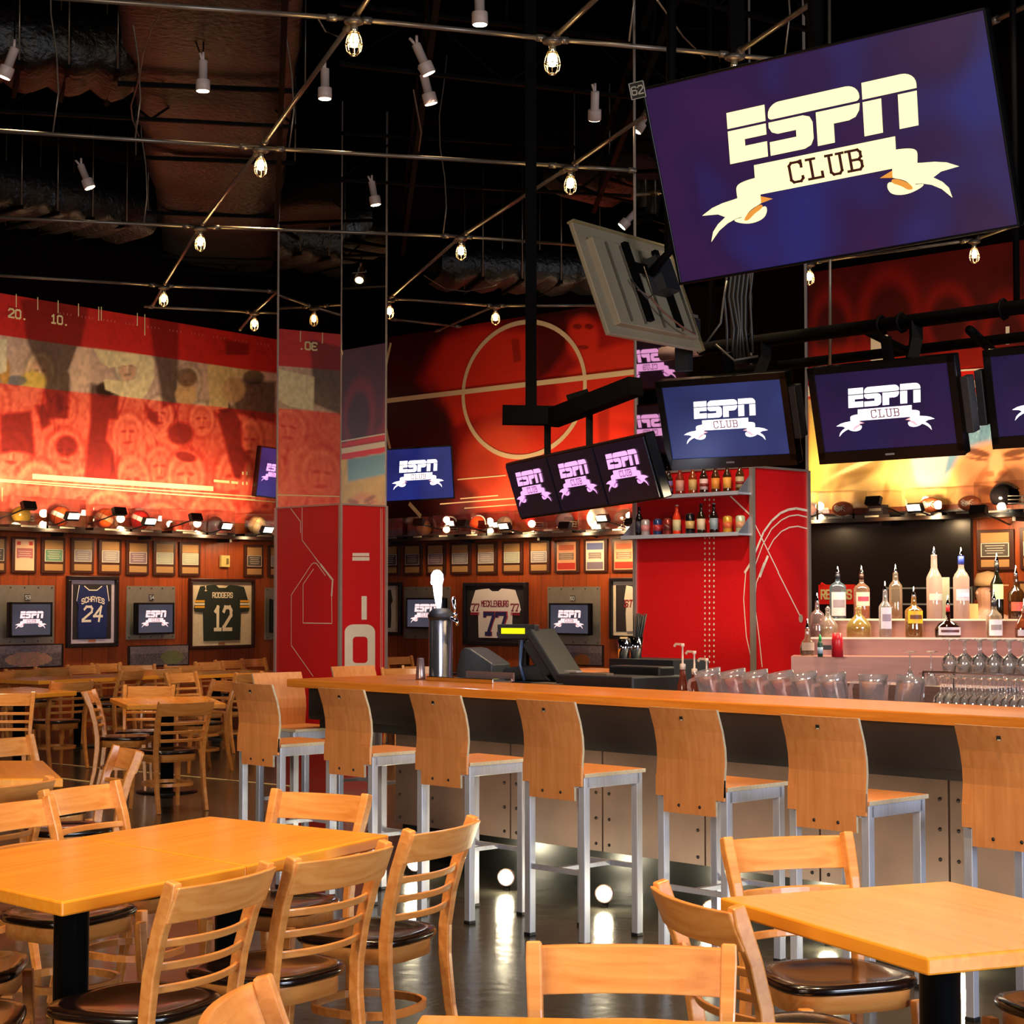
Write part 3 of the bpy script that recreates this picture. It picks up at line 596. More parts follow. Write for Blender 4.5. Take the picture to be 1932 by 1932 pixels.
def decoR(mb, c, WLf, WRf):
    decoL.line = None
    Rl = lambda p: (Matrix.Rotation(-ANG_BAR, 3, 'Z') @ (p - c))
    def line(pts, w_, face):
        for i in range(len(pts) - 1):
            wf = WLf if face == 0 else WRf; a = Rl(wf.pt(*pts[i], .004)); b_ = Rl(wf.pt(*pts[i + 1], .004)); ww = w_ * c.y / FPX
            t = (b_ - a).normalized(); nn = Vector((0, -1, 0)) if face == 0 else Vector((1, 0, 0)); q = t.cross(nn).normalized() * ww / 2; t = t * ww * .3
            mb.add([a - t - q, b_ + t - q, b_ + t + q, a - t + q], [(0, 1, 2, 3)])
    for r in range(31):
        y = 943 + r * 10.2
        if 985 < y < 1012 or y > 1262: continue
        for j, x in enumerate((1330, 1338.5, 1347)):
            if y < 985 and j != 1 and r > 0: continue
            line([(x, y - 1), (x, y + 1)], 3.2, 0)
    k = 360 / 1932; f = lambda L: [(1180 + x * k, 860 + y * k) for x, y in L]
    line(f([(1060, 405), (1285, 620)]), 3, 0); line(f([(1210, 1180), (1285, 1060)]), 5, 0)
    line(f([(1310, 690), (1550, 1180)]), 2.6, 1); line([(1468, 1080), (1510, 1163)], 2.6, 1)
    line(f([(1310, 990), (1400, 770), (1480, 660), (1570, 580), (1650, 545), (1730, 532), (1845, 555)]), 4.5, 1)
    line(f([(1310, 1120), (1390, 900), (1480, 740), (1580, 650), (1660, 610), (1745, 598), (1845, 622)]), 2.4, 1)
    line(f([(1440, 960), (1500, 850), (1580, 765), (1660, 725), (1745, 713), (1845, 738)]), 2.4, 1)
    line(f([(1375, 1180), (1440, 1020)]), 6, 1); line([(1434, 1088), (1444, 1060)], 5, 1)
    line([(1441, 1062), (1427, 1100), (1424, 1140), (1432, 1200), (1438, 1258)], 2.4, 1)
    line([(1407, 1080), (1403, 1130), (1408, 1200), (1419, 1250)], 2, 0)
    for i in range(12):
        a = 2 * PI * i / 12; line([(1511 + 3 * math.cos(a), 1167 + 6.5 * math.sin(a)), (1511 - 3 * math.cos(a), 1167 - 6.5 * math.sin(a))], 4, 1)
pl = pillar(521, 642, 728, 20.0, 951, 'red pillar with mirrored top and big cream zero left of the bar', decoL)
pr = pillar(1199, 1420, 1525, 14.4, 880, 'red pillar with mirrored top carrying the beer bottle shelves', decoR)

# ------------------------------------------------------------------ logo mesh for all the screens
def rr(x0, y0, x1, y1, tl=0, tr=0, br=0, bl=0, n=6):
    pts = []
    for (cx, cy, r, a0) in ((x0 + tl, y0 + tl, tl, 180), (x1 - tr, y0 + tr, tr, 270), (x1 - br, y1 - br, br, 0), (x0 + bl, y1 - bl, bl, 90)):
        if r == 0: pts.append((cx, cy)); continue
        for i in range(n + 1): a = math.radians(a0 + 90 * i / n); pts.append((cx + r * math.cos(a), cy + r * math.sin(a)))
    return pts
LOGO_W = 136.0
def chaikin(P_, n=2):
    for _ in range(n):
        Q = []
        for i in range(len(P_)):
            (x0, y0), (x1, y1) = P_[i], P_[(i + 1) % len(P_)]; Q += [(x0 * .75 + x1 * .25, y0 * .75 + y1 * .25), (x0 * .25 + x1 * .75, y0 * .25 + y1 * .75)]
        P_ = Q
    return P_
def logo_mesh(name, bright, shade, dark):
    mb = MB(); sl = .10
    def put(pts, y, m, s=True): mb.poly([((x - 50.5 + (sl * (36 - y_) if s else 0)), 36 - y_) for x, y_ in pts][::-1], y, m)
    for pg in (rr(0, 0, 21, 9.5), rr(22.5, 0, 71, 9.5, 6.5, 7, 2, 2), rr(72.5, 0, 100, 9.5, 0, 7.5, 0, 0)): put(pg, 0, bright)
    put([(0, 11), (21, 11), (21, 17.5), (9, 17.5), (9, 21.5), (21, 21.5), (21, 30.5), (0, 30.5)], 0, bright)
    put([(22.5, 11), (41, 11), (44.5, 12.5), (46, 16), (46, 25.5), (44.5, 29), (41, 30.5), (22.5, 30.5), (22.5, 22.5), (37, 22.5), (37, 18.5), (27, 18.5), (24, 17), (22.5, 14)], 0, bright)
    put([(48, 11), (71, 11), (70.5, 15), (68.5, 18.3), (65, 19.5), (57, 19.5), (57, 30.5), (48, 30.5)], 0, bright)
    put(rr(72.5, 11, 82, 30.5), 0, bright); put(rr(90.5, 11, 100, 30.5), 0, bright)
    put([(13, 34), (88, 34), (88, 52), (13, 52)], -.001, bright)
    for sgn in (0, 1):
        f = (lambda L: L) if not sgn else (lambda L: [(101 - x, y) for x, y in L][::-1])
        put(f([(13, 52), (22, 56), (12, 58)]), .001, shade)
        put(f([(-18, 58), (-12, 54.5), (-6, 52.8), (0, 52), (3, 51.5), (5, 63), (1, 63.6), (-4, 65.5), (-9, 69), (-14, 75), (-12.5, 69), (-9.5, 65), (-5, 61.5), (-9, 59)]), .0005, bright)
        put(f(chaikin([(2, 47), (3, 43.5), (8, 42), (15, 41.5), (15, 42), (15.5, 57), (15, 57.5), (9, 60), (6, 64), (4.5, 65), (4, 63)])), -.0005, bright)
        put(f(chaikin([(5, 66), (6.5, 63), (10, 60), (15.5, 57.5), (16.5, 60), (11, 63), (8, 66)])), -.0006, shade)
        put(f(chaikin([(-1, 64), (6, 63.5), (14, 60.5), (18, 59), (18.5, 63), (16, 67), (9, 68.5), (2, 66.5)])), .0002, bright)
    text(mb, 'club', 0, -7, 13.5, -.003, dark, wd=39, thick=.8, adv=6.6)
    o = mb.build(name, bright); me = o.data; bpy.data.objects.remove(o); return me
LG_A = logo_mesh('screen_logo', em('#fff2a8', 1.5), em('#e8963a', 1.0), em('#4a1412', .6))
LG_B = logo_mesh('screen_logo', em('#fff4f6', 2.0), em('#ffb0b8', 1.3), em('#8d4a5a', .7))
LG_C = logo_mesh('screen_logo', em('#f6a8ea', 1.3), em('#c878c8', 1.0), em('#7a3a7a', .6))
LG_D = logo_mesh('screen_logo', em('#ffd3d3', 1.25), em('#ff9a9a', 1.0), em('#7a5a80', .6))
def grad_screen(name, c0, c1, c2, s=1.0):
    m = bpy.data.materials.new(name); m.use_nodes = True; t = m.node_tree; b = P(m)
    tc = t.nodes.new('ShaderNodeTexCoord'); n = t.nodes.new('ShaderNodeTexNoise'); n.inputs['Scale'].default_value = 2.2; n.inputs['Detail'].default_value = 1
    t.links.new(tc.outputs['Object'], n.inputs['Vector']); r = t.nodes.new('ShaderNodeValToRGB'); e = r.color_ramp.elements
    e[0].position = .32; e[0].color = (*lin(c0), 1); e[1].position = .7; e[1].color = (*lin(c2), 1); k = e.new(.5); k.color = (*lin(c1), 1)
    t.links.new(n.outputs[0], r.inputs[0]); t.links.new(r.outputs[0], b.inputs['Emission Color']); b.inputs['Emission Strength'].default_value = s * .55
    b.inputs['Base Color'].default_value = (.004, .004, .006, 1); b.inputs['Roughness'].default_value = .25
    return m
SC_BIG = grad_screen('big_screen_picture', '#371542', '#2b1340', '#262468', 1.0)
SC_MID = grad_screen('navy_screen_picture', '#252c58', '#2b3466', '#31407a', 1.0)
SC_PUR = grad_screen('purple_screen_picture', '#1d1338', '#261640', '#1c1a48', 1.0)
SC_NAV = grad_screen('blue_screen_picture', '#161c58', '#1c2468', '#1e2a78', 1.0)
SC_DRK = grad_screen('dark_screen_picture', '#0c0a14', '#120e18', '#0c0a1c', 1.0)
SC_GRY = grad_screen('grey_screen_picture', '#3a3a46', '#42424e', '#4a4652', 1.0)
def tv(label, loc, rot, W, H, scr, logo, bez=.03, depth=.08, chin=0.0, lsc=.74, stretch=1.0, cat='television', group=None, name='television', back=None, badge=False, lz=0.0):
    o = thing(name, label, cat, loc, rot=rot, group=group)
    mb = MB(); y0 = 0
    mb.box((0, depth / 2 + .004, -chin / 2), (W, depth, H + chin), back or M_['bezel']); mb.build('housing', None, o, bevel=.01)
    mb = MB(); f = -.012
    for (cx, cz, dx, dz) in ((0, H / 2 - bez / 2, W, bez), (0, -H / 2 + bez / 2 - chin / 2, W, bez + chin), (-W / 2 + bez / 2, 0, bez, H), (W / 2 - bez / 2, 0, bez, H)): mb.box((cx, -.004, cz), (dx, .016, dz), M_['bezel'])
    if badge: mb.box((0, -.0125, -H / 2 + bez / 2 - chin / 2), (.06, .002, .012), cm('#7a7672', .3))
    mb.build('bezel', None, o, bevel=.003)
    mb = MB(); mb.box((0, .002, 0), (W - bez * 1.8, .006, H - bez * 1.8), scr); mb.build('screen', scr, o)
    if logo:
        q = bpy.data.objects.new('screen_picture', logo); COL.objects.link(q); q.parent = o; k = (W - 2 * bez) * lsc / LOGO_W; q.location = (0, -.004, lz); q.scale = (k, k if k < .02 else .02, k * stretch)
    return o
def E3(a, b_, c): return (math.radians(a), math.radians(b_), math.radians(c))
def hole(mb, *a): pass
bigtv = tv('huge tilted flat screen hanging at top right, cream logo on navy', (1.33, 7.61, 3.50), E3(17.3, -3.7, -31.4), 1.55, .89, SC_BIG, LG_A, bez=.012, depth=.06, lsc=.76, lz=.0, stretch=.84)
mb = MB(); mb.box((0, 0, 0), (.07, .012, .07), M_['black']); mb.col = (1, 1, 1); text(mb, '62', 0, 0, .04, -.008, cm('#9a9488'), thick=1.0)
for z_ in (-.035, .035): mb.box((0, -.008, z_), (.07, .004, .003), cm('#9a9488'))
for x_ in (-.035, .035): mb.box((x_, -.008, 0), (.003, .004, .07), cm('#9a9488'))
tgo = mb.build('number_tag', None, bigtv, (-.79, -.01, .44))
tvm = [tv('medium bar screen, leftmost of three on the pipe, blue picture', (1.40, 11.79, 2.78), E3(17, 0, -33.7), .95, .58, SC_MID, LG_B, bez=.045, chin=.03, depth=.09, lsc=.71, badge=True, stretch=.84),
       tv('medium bar screen in the middle of the pipe, purple picture', (2.28, 10.98, 2.77), E3(15, -1, -34.6), .95, .58, SC_PUR, LG_B, bez=.045, chin=.03, depth=.09, lsc=.74, badge=True, stretch=.84),
       tv('medium bar screen cut by the right edge of the photo', (3.29, 10.67, 2.84), E3(13, -.8, -35), .95, .58, SC_PUR, LG_B, bez=.045, chin=.03, depth=.09, lsc=.74, badge=True, stretch=.84)]
for t_, (x_, z_) in zip(tvm, ((.5, .02), (.52, -.02), (-.52, .0))):
    mb = MB(); mb.box((x_, .05, z_), (.05, .11, .34), M_['black2']); mb.build('speaker', None, t_, bevel=.006)
    mb = MB(); mb.box((0, .14, .05), (.30, .10, .26), M_['blackmetal']); mb.bar((0, .16, .1), (0, .16, .42), .06, .05, M_['blackmetal']); mb.build('wall_bracket', None, t_)
# wall screen by the left pillar, and the one behind the pillar edge
tv('tilted blue screen just right of the zero pillar', tuple(Vector((-1.22, 23.4, 3.24))), E3(4, -3.5, 2), .92, .70, SC_NAV, LG_B, bez=.02, lsc=.76, stretch=1.0)
p_ = WL.pt(520, 893, .35); tv('dark blue screen half hidden left of the zero pillar', tuple(p_), (math.radians(6), math.radians(3), WL.rz - .15), .62, .70, SC_NAV, LG_C, bez=.02, lsc=.8)
# the triple rack
ro = thing('television_rack', 'row of three dark screens hung on a beam left of beer shelves', 'television', (.47, 13.1, 2.47), rot=E3(17.1, -1.1, -66))
mb = MB(); mb.box((0, .05, 0), (2.32, .08, .46), M_['bezel']); mb.build('housing', None, ro, bevel=.01)
for i in (-1, 0, 1):
    mb = MB(); mb.box((i * .77, .004, 0), (.74, .01, .42), SC_DRK); s_ = mb.build('screen', SC_DRK, ro)
    q = bpy.data.objects.new('screen_picture', LG_C); COL.objects.link(q); q.parent = s_; k = .62 / LOGO_W; q.location = (i * .77, -.006, .015); q.scale = (k, .01, k * .78)
Rr = Euler(E3(17.1, -1.1, -66)).to_matrix(); rc = Vector((.47, 13.1, 2.47))
# back of the television facing away
bt = thing('television', 'large tilted screen seen from its grey back with cables', 'television', (.806, 11.0, 3.52), rot=E3(-19.1, -2.2, 58.2))
mb = MB(); mb.box((0, .035, 0), (1.25, .03, .72), M_['tvback']); mb.box((0, .0, -.02), (1.05, .05, .56), M_['tvback'])
for x_ in (-.38, -.2, .05, .3, .46): mb.box((x_, -.03, -.02), (.012, .02, .52), cm('#3a3428'))
mb.build('back_cover', None, bt, bevel=.012)
mb = MB()
for x_ in (-.15, .25): mb.box((x_, -.045, .0), (.05, .03, .52), M_['blackmetal'])
mb.box((.05, -.05, .1), (.5, .03, .05), M_['blackmetal']); mb.box((.12, -.09, .05), (.2, .1, .22), M_['black2']); mb.build('mount_bracket', None, bt)
mb = MB(); mb.box((0, .03, .365), (1.25, .05, .012), cm('#c0a878', .3, .6)); mb.box((.62, .03, 0), (.012, .05, .73), cm('#8a7a58', .3, .6)); mb.build('edge_trim', None, bt)
mb = MB(); mb.tube([(-.2, -.05, -.06), (-.12, -.08, -.12), (-.02, -.08, -.2), (.15, -.1, -.3), (.3, -.1, -.33)], .006, cm('#6a4434')); mb.tube([(-.25, -.05, .0), (-.2, -.09, -.14), (-.1, -.09, -.1), (-.05, -.07, .1)], .006, cm('#2a2420')); mb.build('cable', None, bt)
mb = MB(); mb.box((0, .053, 0), (1.2, .004, .68), SC_DRK); mb.build('screen', None, bt)
# screens out of frame at left that the mirrored pillar reflects
for i, (z_, nm) in enumerate(((4.40, 'upper'), (3.62, 'lower'))):
    tv('dark screen reflected in the mirrored pillar, %s of two' % nm, (-4.95, 15.02, z_), E3(6, 0, 90 + 30), .95, .60, SC_DRK, LG_C, bez=.02, lsc=.74)

# ------------------------------------------------------------------ wall pieces: plaques, jerseys, plates, photos
def plaque(wl, x0, y0, x1, y1, label, kind, group):
    o, w_, h_ = wl.item(x0, y0, x1, y1, 'award_plaque', label, 'plaque', 0, group)
    mb = MB(); mb.box((0, -.014, 0), (w_, .028, h_), cm('#3c1a0c', .4)); mb.build('backing_board', None, o, bevel=.006)
    iw = w_ * .76; mb = MB(); y = -.031
    if kind == 'full':
        mb.col = lin('#d9b090'); mb.poly(rectp(0, 0, iw, h_ * .86), y); mb.col = lin('#a05a5a'); mb.poly(rectp(0, .02, iw * .86, h_ * .28), y - .001)
        mb.col = lin('#c9402c')
        for s_ in (-1, 1): mb.poly(rectp(s_ * iw * .32, h_ * .32, iw * .2, h_ * .1), y - .001)
    elif kind == 'red':
        mb.col = lin('#d99a70'); mb.poly(rectp(0, 0, iw, h_ * .86), y); mb.col = lin('#8a6a52'); mb.poly(rectp(0, .0, iw * .8, h_ * .22), y - .001)
        mb.col = lin('#b83226'); mb.poly(rectp(0, -h_ * .3, iw * .94, h_ * .2), y - .001); mb.col = lin('#c2603c'); mb.poly(rectp(0, h_ * .26, iw * .8, h_ * .16), y - .001)
    elif kind == 'blue':
        mb.col = lin('#cdbca8'); mb.poly(rectp(0, 0, iw, h_ * .88), y); mb.col = lin('#55608a'); mb.poly(rectp(0, h_ * .28, iw * .9, h_ * .2), y - .001); mb.col = lin('#6d6270'); mb.poly(rectp(0, -h_ * .3, iw * .9, h_ * .22), y - .001)
        mb.col = lin('#7d6a66'); mb.poly(rectp(0, 0, iw * .7, h_ * .2), y - .001)
    else:
        gold = lin('#a07a4c'); pic = {'green': '#5e8268', 'grey': '#8a8284', 'mauve': '#7c6672', 'pale': '#9aa08c', 'dark': '#4a4440'}[kind]
        mb.col = gold; mb.poly(rectp(0, h_ * .3, iw, h_ * .24), y); mb.poly(rectp(0, -h_ * .33, iw, h_ * .18), y)
        mb.col = lin('#cfc4b4'); mb.poly(rectp(0, -.0, iw, h_ * .34), y - .0005); mb.col = lin(pic); mb.poly(rectp(0, 0, iw * .94, h_ * .31), y - .001)
    for r in range(4):
        mb.col = lin('#bfb6a6'); mb.poly(rectp(0, h_ * (.1 - r * .06), iw * (.7 - .12 * (r % 2)), h_ * .014), y - .002)
    mb.build('engraved_plate', M_['vc2'], o, colattr=True)
def rectp(cx, cz, w_, h_): return [(cx - w_ / 2, cz - h_ / 2), (cx + w_ / 2, cz - h_ / 2), (cx + w_ / 2, cz + h_ / 2), (cx - w_ / 2, cz + h_ / 2)]
ordn = ['first', 'second', 'third', 'fourth', 'fifth', 'sixth', 'seventh', 'eighth', 'ninth', 'tenth', 'eleventh', 'twelfth']
for i, (x0, x1, y0, y1, k) in enumerate(((-36, 10, 1011, 1081, 'dark'), (20, 67, 1013, 1081, 'full'), (76, 121, 1014, 1082, 'green'), (132, 175, 1015, 1082, 'grey'), (184, 227, 1017, 1083, 'grey'), (236, 279, 1020, 1085, 'mauve'), (287, 329, 1021, 1086, 'pale'), (336, 376, 1023, 1087, 'pale'), (459, 495, 1028, 1089, 'dark'), (504, 538, 1029, 1089, 'grey'))):
    plaque(WL, x0, y0, x1, y1, '%s wooden plaque from the left in the left wall row' % ordn[i] if i else 'wooden plaque cut by left edge of the photo', k, 'plaques along the left wall')
for i, (x0, x1, k) in enumerate(((716, 756, 'dark'), (763, 798, 'dark'), (806, 842, 'mauve'), (851, 890, 'grey'), (900, 939, 'grey'), (949, 988, 'pale'), (1000, 1039, 'grey'), (1048, 1095, 'red'), (1103, 1148, 'blue'), (1156, 1204, 'red'))):
    yt = 1031 - (x0 - 716) * .026; plaque(WB, x0, yt - 4 + 0, x1, yt + 55 + (x0 - 716) * .01, '%s wooden plaque from the left in the back wall row' % ordn[i], k, 'plaques along the back wall')
plaque(WB, 1845, 999, 1915, 1076, 'wooden plaque on the orange wall right of the black panel', 'dark', 'plaques right of the bar')
plaque(WB, 1926, 995, 1990, 1074, 'wooden plaque cut by right edge of the photo', 'dark', 'plaques right of the bar')
plaque(WB, 1920, 1096, 1984, 1160, 'low wooden plaque behind the bottles at right edge', 'grey', 'plaques right of the bar')

def frame(wl, x0, y0, x1, y1, label, fw, fc, matc, inner=None):
    o, w_, h_ = wl.item(x0, y0, x1, y1, 'jersey_frame', label, 'picture frame', 0)
    mb = MB(); c = cm(fc, .35)
    for (cx, cz, dx, dz) in ((0, h_ / 2 - fw / 2, w_, fw), (0, -h_ / 2 + fw / 2, w_, fw), (-w_ / 2 + fw / 2, 0, fw, h_ - 2 * fw), (w_ / 2 - fw / 2, 0, fw, h_ - 2 * fw)): mb.box((cx, -.03, cz), (dx, .06, dz), c)
    mb.build('frame_moulding', None, o, bevel=.006)
    mb = MB(); mb.box((0, -.01, 0), (w_ - fw * 1.5, .02, h_ - fw * 1.5), cm(matc, .6))
    if inner: mb.box((0, -.021, 0), (w_ - 2 * fw - inner[0] * 2, .003, h_ - 2 * fw - inner[0] * 2), cm(inner[1], .7))
    mb.build('mount_board', None, o)
    return o, w_, h_
def jersey(o, outline, colr, deco, name='jersey', sx=1, sz=1, cx=0, cz=0):
    mb = MB(); mb.col = lin(colr); mb.prismy([(cx + x * sx, cz + z * sz) for x, z in outline][::-1], -.024, -.034)
    deco(mb); return mb.build(name, M_['vc2'], o, colattr=True)
# blue tank top 24
o, w_, h_ = frame(WL, 123, 1087, 219, 1221, 'black framed blue basketball jersey number 24', .05, '#100a0a', '#c9b9c4', (.05, '#191318'))
tank = [(-.36, -.48), (.36, -.48), (.38, -.1), (.36, .1), (.42, .2), (.36, .48), (.22, .46), (.1, .38), (0, .36), (-.1, .38), (-.22, .46), (-.36, .48), (-.42, .2), (-.36, .1), (-.38, -.1)]
jw, jh = w_ - .2, h_ - .2
def dk24(mb):
    for i in range(15): mb.col = lin('#26347a'); mb.poly(rectp((i - 7) * jw * .048, -jh * .18, .004, jh * .56), -.0345)
    mb.col = lin('#e6dccb'); text(mb, 'SCHAYES', 0, jh * .23, jh * .1, -.036, None, wd=jw * .6, thick=1.2, arch=.5); text(mb, '24', 0, -jh * .04, jh * .3, -.036, None, wd=jw * .52, thick=1.0, slant=.2)
    mb.ribbon([(-jw * .36, jh * .47), (-jw * .42, jh * .2)], .012, -.036); mb.ribbon([(jw * .36, jh * .47), (jw * .42, jh * .2)], .012, -.036); mb.ribbon([(-jw * .22, jh * .46), (-jw * .1, jh * .39), (jw * .1, jh * .39), (jw * .22, jh * .46)], .012, -.036)
    mb.col = lin('#b06a40'); mb.poly(rectp(0, -jh * .53, .12, .03), -.024)
jersey(o, tank, '#1c2858', dk24, sx=jw, sz=jh)
# green 12
o, w_, h_ = frame(WL, 354, 1092, 476, 1223, 'framed dark green football jersey number 12 on cream board', .04, '#2a100a', '#d8c8a8')
ft = [(-.30, -.44), (.30, -.44), (.31, .02), (.44, .03), (.46, .08), (.43, .22), (.36, .44), (.24, .46), (.12, .47), (.06, .42), (-.06, .42), (-.12, .47), (-.24, .46), (-.36, .44), (-.43, .22), (-.46, .08), (-.44, .03), (-.31, .02)]
jw, jh = w_ * .93, h_ * .88
def dk12(mb):
    for (z_, c_, t_) in ((.2, '#e0a030', .035), (.155, '#e9dfc8', .03), (.11, '#e0a030', .035)):
        mb.col = lin(c_)
        for s_ in (-1, 1): mb.poly(rectp(s_ * jw * .375, jh * z_, jw * .16, jh * t_), -.036)
    mb.col = lin('#e8dcc4'); text(mb, 'RODGERS', 0, jh * .3, jh * .09, -.036, None, wd=jw * .34, thick=1.15); text(mb, '12', 0, -jh * .08, jh * .42, -.036, None, wd=jw * .32, thick=1.2)
    text(mb, '1', -jw * .28, jh * .41, jh * .09, -.036, None, thick=1.2)
    mb.col = lin('#8a5a3a'); mb.poly(rectp(0, -jh * .49, .12, .03), -.024)
jersey(o, ft, '#27302a', dk12, sx=jw, sz=jh)
# partial frames by the pillar and white 77
o, w_, h_ = frame(WB, 680, 1099, 760, 1198, 'black framed white jersey half hidden behind the zero pillar', .05, '#120c0c', '#d8c8b0')
jersey(o, tank, '#3a302c', lambda mb: None, sx=w_ * .7, sz=h_ * .75)
o, w_, h_ = frame(WB, 878, 1099, 998, 1218, 'black framed white football jersey number 77', .05, '#141014', '#1d1a1e')
jw, jh = w_ * .86, h_ * .86
def dk77(mb):
    mb.col = lin('#7a2438'); text(mb, 'MECKLENBURG', 0, jh * .19, jh * .12, -.036, None, wd=jw * .5, thick=1.3)
    for s_ in (-1, 1): text(mb, '77', s_ * jw * .36, jh * .12, jh * .14, -.036, None, wd=jw * .15, thick=1.3)
    for z_ in (.02, -.01):
        for s_ in (-1, 1): mb.col = lin('#a02838'); mb.poly(rectp(s_ * jw * .37, jh * (z_ + .0), jw * .17, jh * .018), -.036)
    mb.col = lin('#a83a40'); text(mb, '77', .012, -jh * .18, jh * .44, -.036, None, wd=jw * .44, thick=1.35); mb.col = lin('#2c2a58'); text(mb, '77', 0, -jh * .18, jh * .43, -.038, None, wd=jw * .42, thick=1.15)
jersey(o, ft, '#ddd2cc', dk77, sx=jw, sz=jh)
o, w_, h_ = frame(WB, 1154, 1090, 1250, 1206, 'black framed white basketball jersey partly behind the shelf pillar', .045, '#0e0c0e', '#dccbb0', (.05, '#241c20'))
jersey(o, tank, '#d8ccb8', lambda mb: (setattr(mb, 'col', lin('#8a2430')), text(mb, 'ST.', -w_ * .08, h_ * .08, h_ * .12, -.036, None, thick=1.3, slant=.2), text(mb, '2', w_ * .08, -h_ * .16, h_ * .3, -.036, None, thick=1.2)), sx=w_ * .7, sz=h_ * .78, cx=w_ * .08)

# steel plates with small screens
def platetv(wl, plate, tvb, num, label_p, label_t, numpx, cut=False):
    o, w_, h_ = wl.item(*plate, 'steel_plate', label_p, 'metal panel', 0, 'steel plates behind small wall screens')
    mb = MB(); mb.box((0, -.006, 0), (w_, .012, h_), cm('#8f8a80', .4, .5))
    for s_ in range(5):
        for z_ in (-h_ / 2 + .03, h_ / 2 - .03): mb.box((-w_ / 2 + .04 + s_ * (w_ - .08) / 4, -.014, z_), (.018, .006, .018), cm('#4a4640', .4, .5))
    mb.build('plate', None, o)
    if num:
        a, z_ = wl.sz(*numpx, 0); mb = MB(); mb.box((a - (o.location - wl.p0).dot(wl.d), -.018, z_ - o.location.z), (.075, .012, .075), cm('#1a1712')); 
        text(mb, num, a - (o.location - wl.p0).dot(wl.d), z_ - o.location.z, .05, -.026, cm('#cfd6d8'), thick=1.2); mb.build('number_tag', None, o)
    xm = (tvb[0] + tvb[2]) / 2; ym = (tvb[1] + tvb[3]) / 2; c = wl.pt(xm, ym, .16)
    W = (wl.pt(tvb[2], ym, .16) - wl.pt(tvb[0], ym, .16)).length; H = wl.pt(xm, tvb[1], .16).z - wl.pt(xm, tvb[3], .16).z
    t_ = tv(label_t, tuple(c), (0, 0, wl.rz + (.12 if wl is WL else -.1)), W, H, SC_GRY, LG_D, bez=.025, depth=.06, lsc=.80, stretch=.74)
    mb = MB(); mb.box((0, .11, 0), (.16, .09, .16), M_['blackmetal']); mb.build('wall_arm', None, t_)
platetv(WL, (-14, 1104, 101, 1215), (15, 1136, 103, 1202), '53', 'steel plate behind the leftmost small wall screen', 'small wall screen numbered 53, leftmost', (50, 1127))
platetv(WL, (238, 1106, 329, 1206), (254, 1137, 333, 1197), '54', 'steel plate between the blue and the green jersey', 'small wall screen numbered 54 between framed jerseys', (284, 1127))
platetv(WL, (499, 1109, 560, 1206), (510, 1130, 580, 1193), None, 'steel plate half hidden behind the zero pillar', 'small wall screen half hidden behind the zero pillar', None)
platetv(WB, (763, 1107, 850, 1205), (762, 1128, 842, 1186), None, 'steel plate behind the beer tap', 'small wall screen behind the beer tap', None)
platetv(WB, (1034, 1107, 1133, 1216), (1032, 1138, 1116, 1198), '60', 'steel plate right of the white 77 jersey', 'small wall screen above the cash register', (1082, 1129))
def photo(wl, x0, y0, x1, y1, label, seed, blob):
    o, w_, h_ = wl.item(x0, y0, x1, y1, 'panorama_photo', label, 'picture frame', 0)
    mb = MB(); mb.box((0, -.015, 0), (w_, .03, h_), cm('#1c100c', .3)); mb.build('frame', None, o, bevel=.004)
    n, m_ = 60, 16; mb = MB(); r = random.Random(seed)
    for i in range(n):
        for j in range(m_):
            u, v = (i + .5) / n, (j + .5) / m_; base = .10 + .12 * r.random() + (.1 if v > .6 else 0)
            d = math.hypot((u - blob[0]) / .2, (v - blob[1]) / .35)
            c = (base * .8, base * .6, base * .62) if d > 1 else (lin(blob[2])[0] * (.6 + .4 * r.random()), lin(blob[2])[1] * (.7 + .3 * r.random()), lin(blob[2])[2])
            mb.col = c; mb.poly(rectp((u - .5) * w_ * .96, (v - .5) * h_ * .9, w_ * .96 / n * 1.02, h_ * .9 / m_ * 1.02), -.032)
    mb.build('print', M_['vc2'], o, colattr=True)
photo(WL, -120, 1217, 117, 1262, 'long dark stadium photograph low on the wall at far left', 1, (.72, .35, '#c08a6a'))
photo(WL, 240, 1217, 354, 1257, 'long dark stadium photograph below the second wall screen', 2, (.72, .4, '#7a7848'))
photo(WB, 1062, 1216, 1140, 1256, 'long dark photograph below the screen by the register', 3, (.5, .2, '#a8602a'))
o, w_, h_ = WL.item(414, 1048, 430, 1070, 'wall_thermostat', 'small cream thermostat on the wood wall right of the plaques', 'thermostat', 0)
mb = MB(); mb.box((0, -.02, 0), (w_, .04, h_), cm('#cbb46a')); mb.build('casing', None, o, bevel=.004); mb = MB(); mb.box((w_ * .2, -.045, 0), (w_ * .2, .01, h_ * .5), cm('#6a5a30')); mb.build('display', None, o)
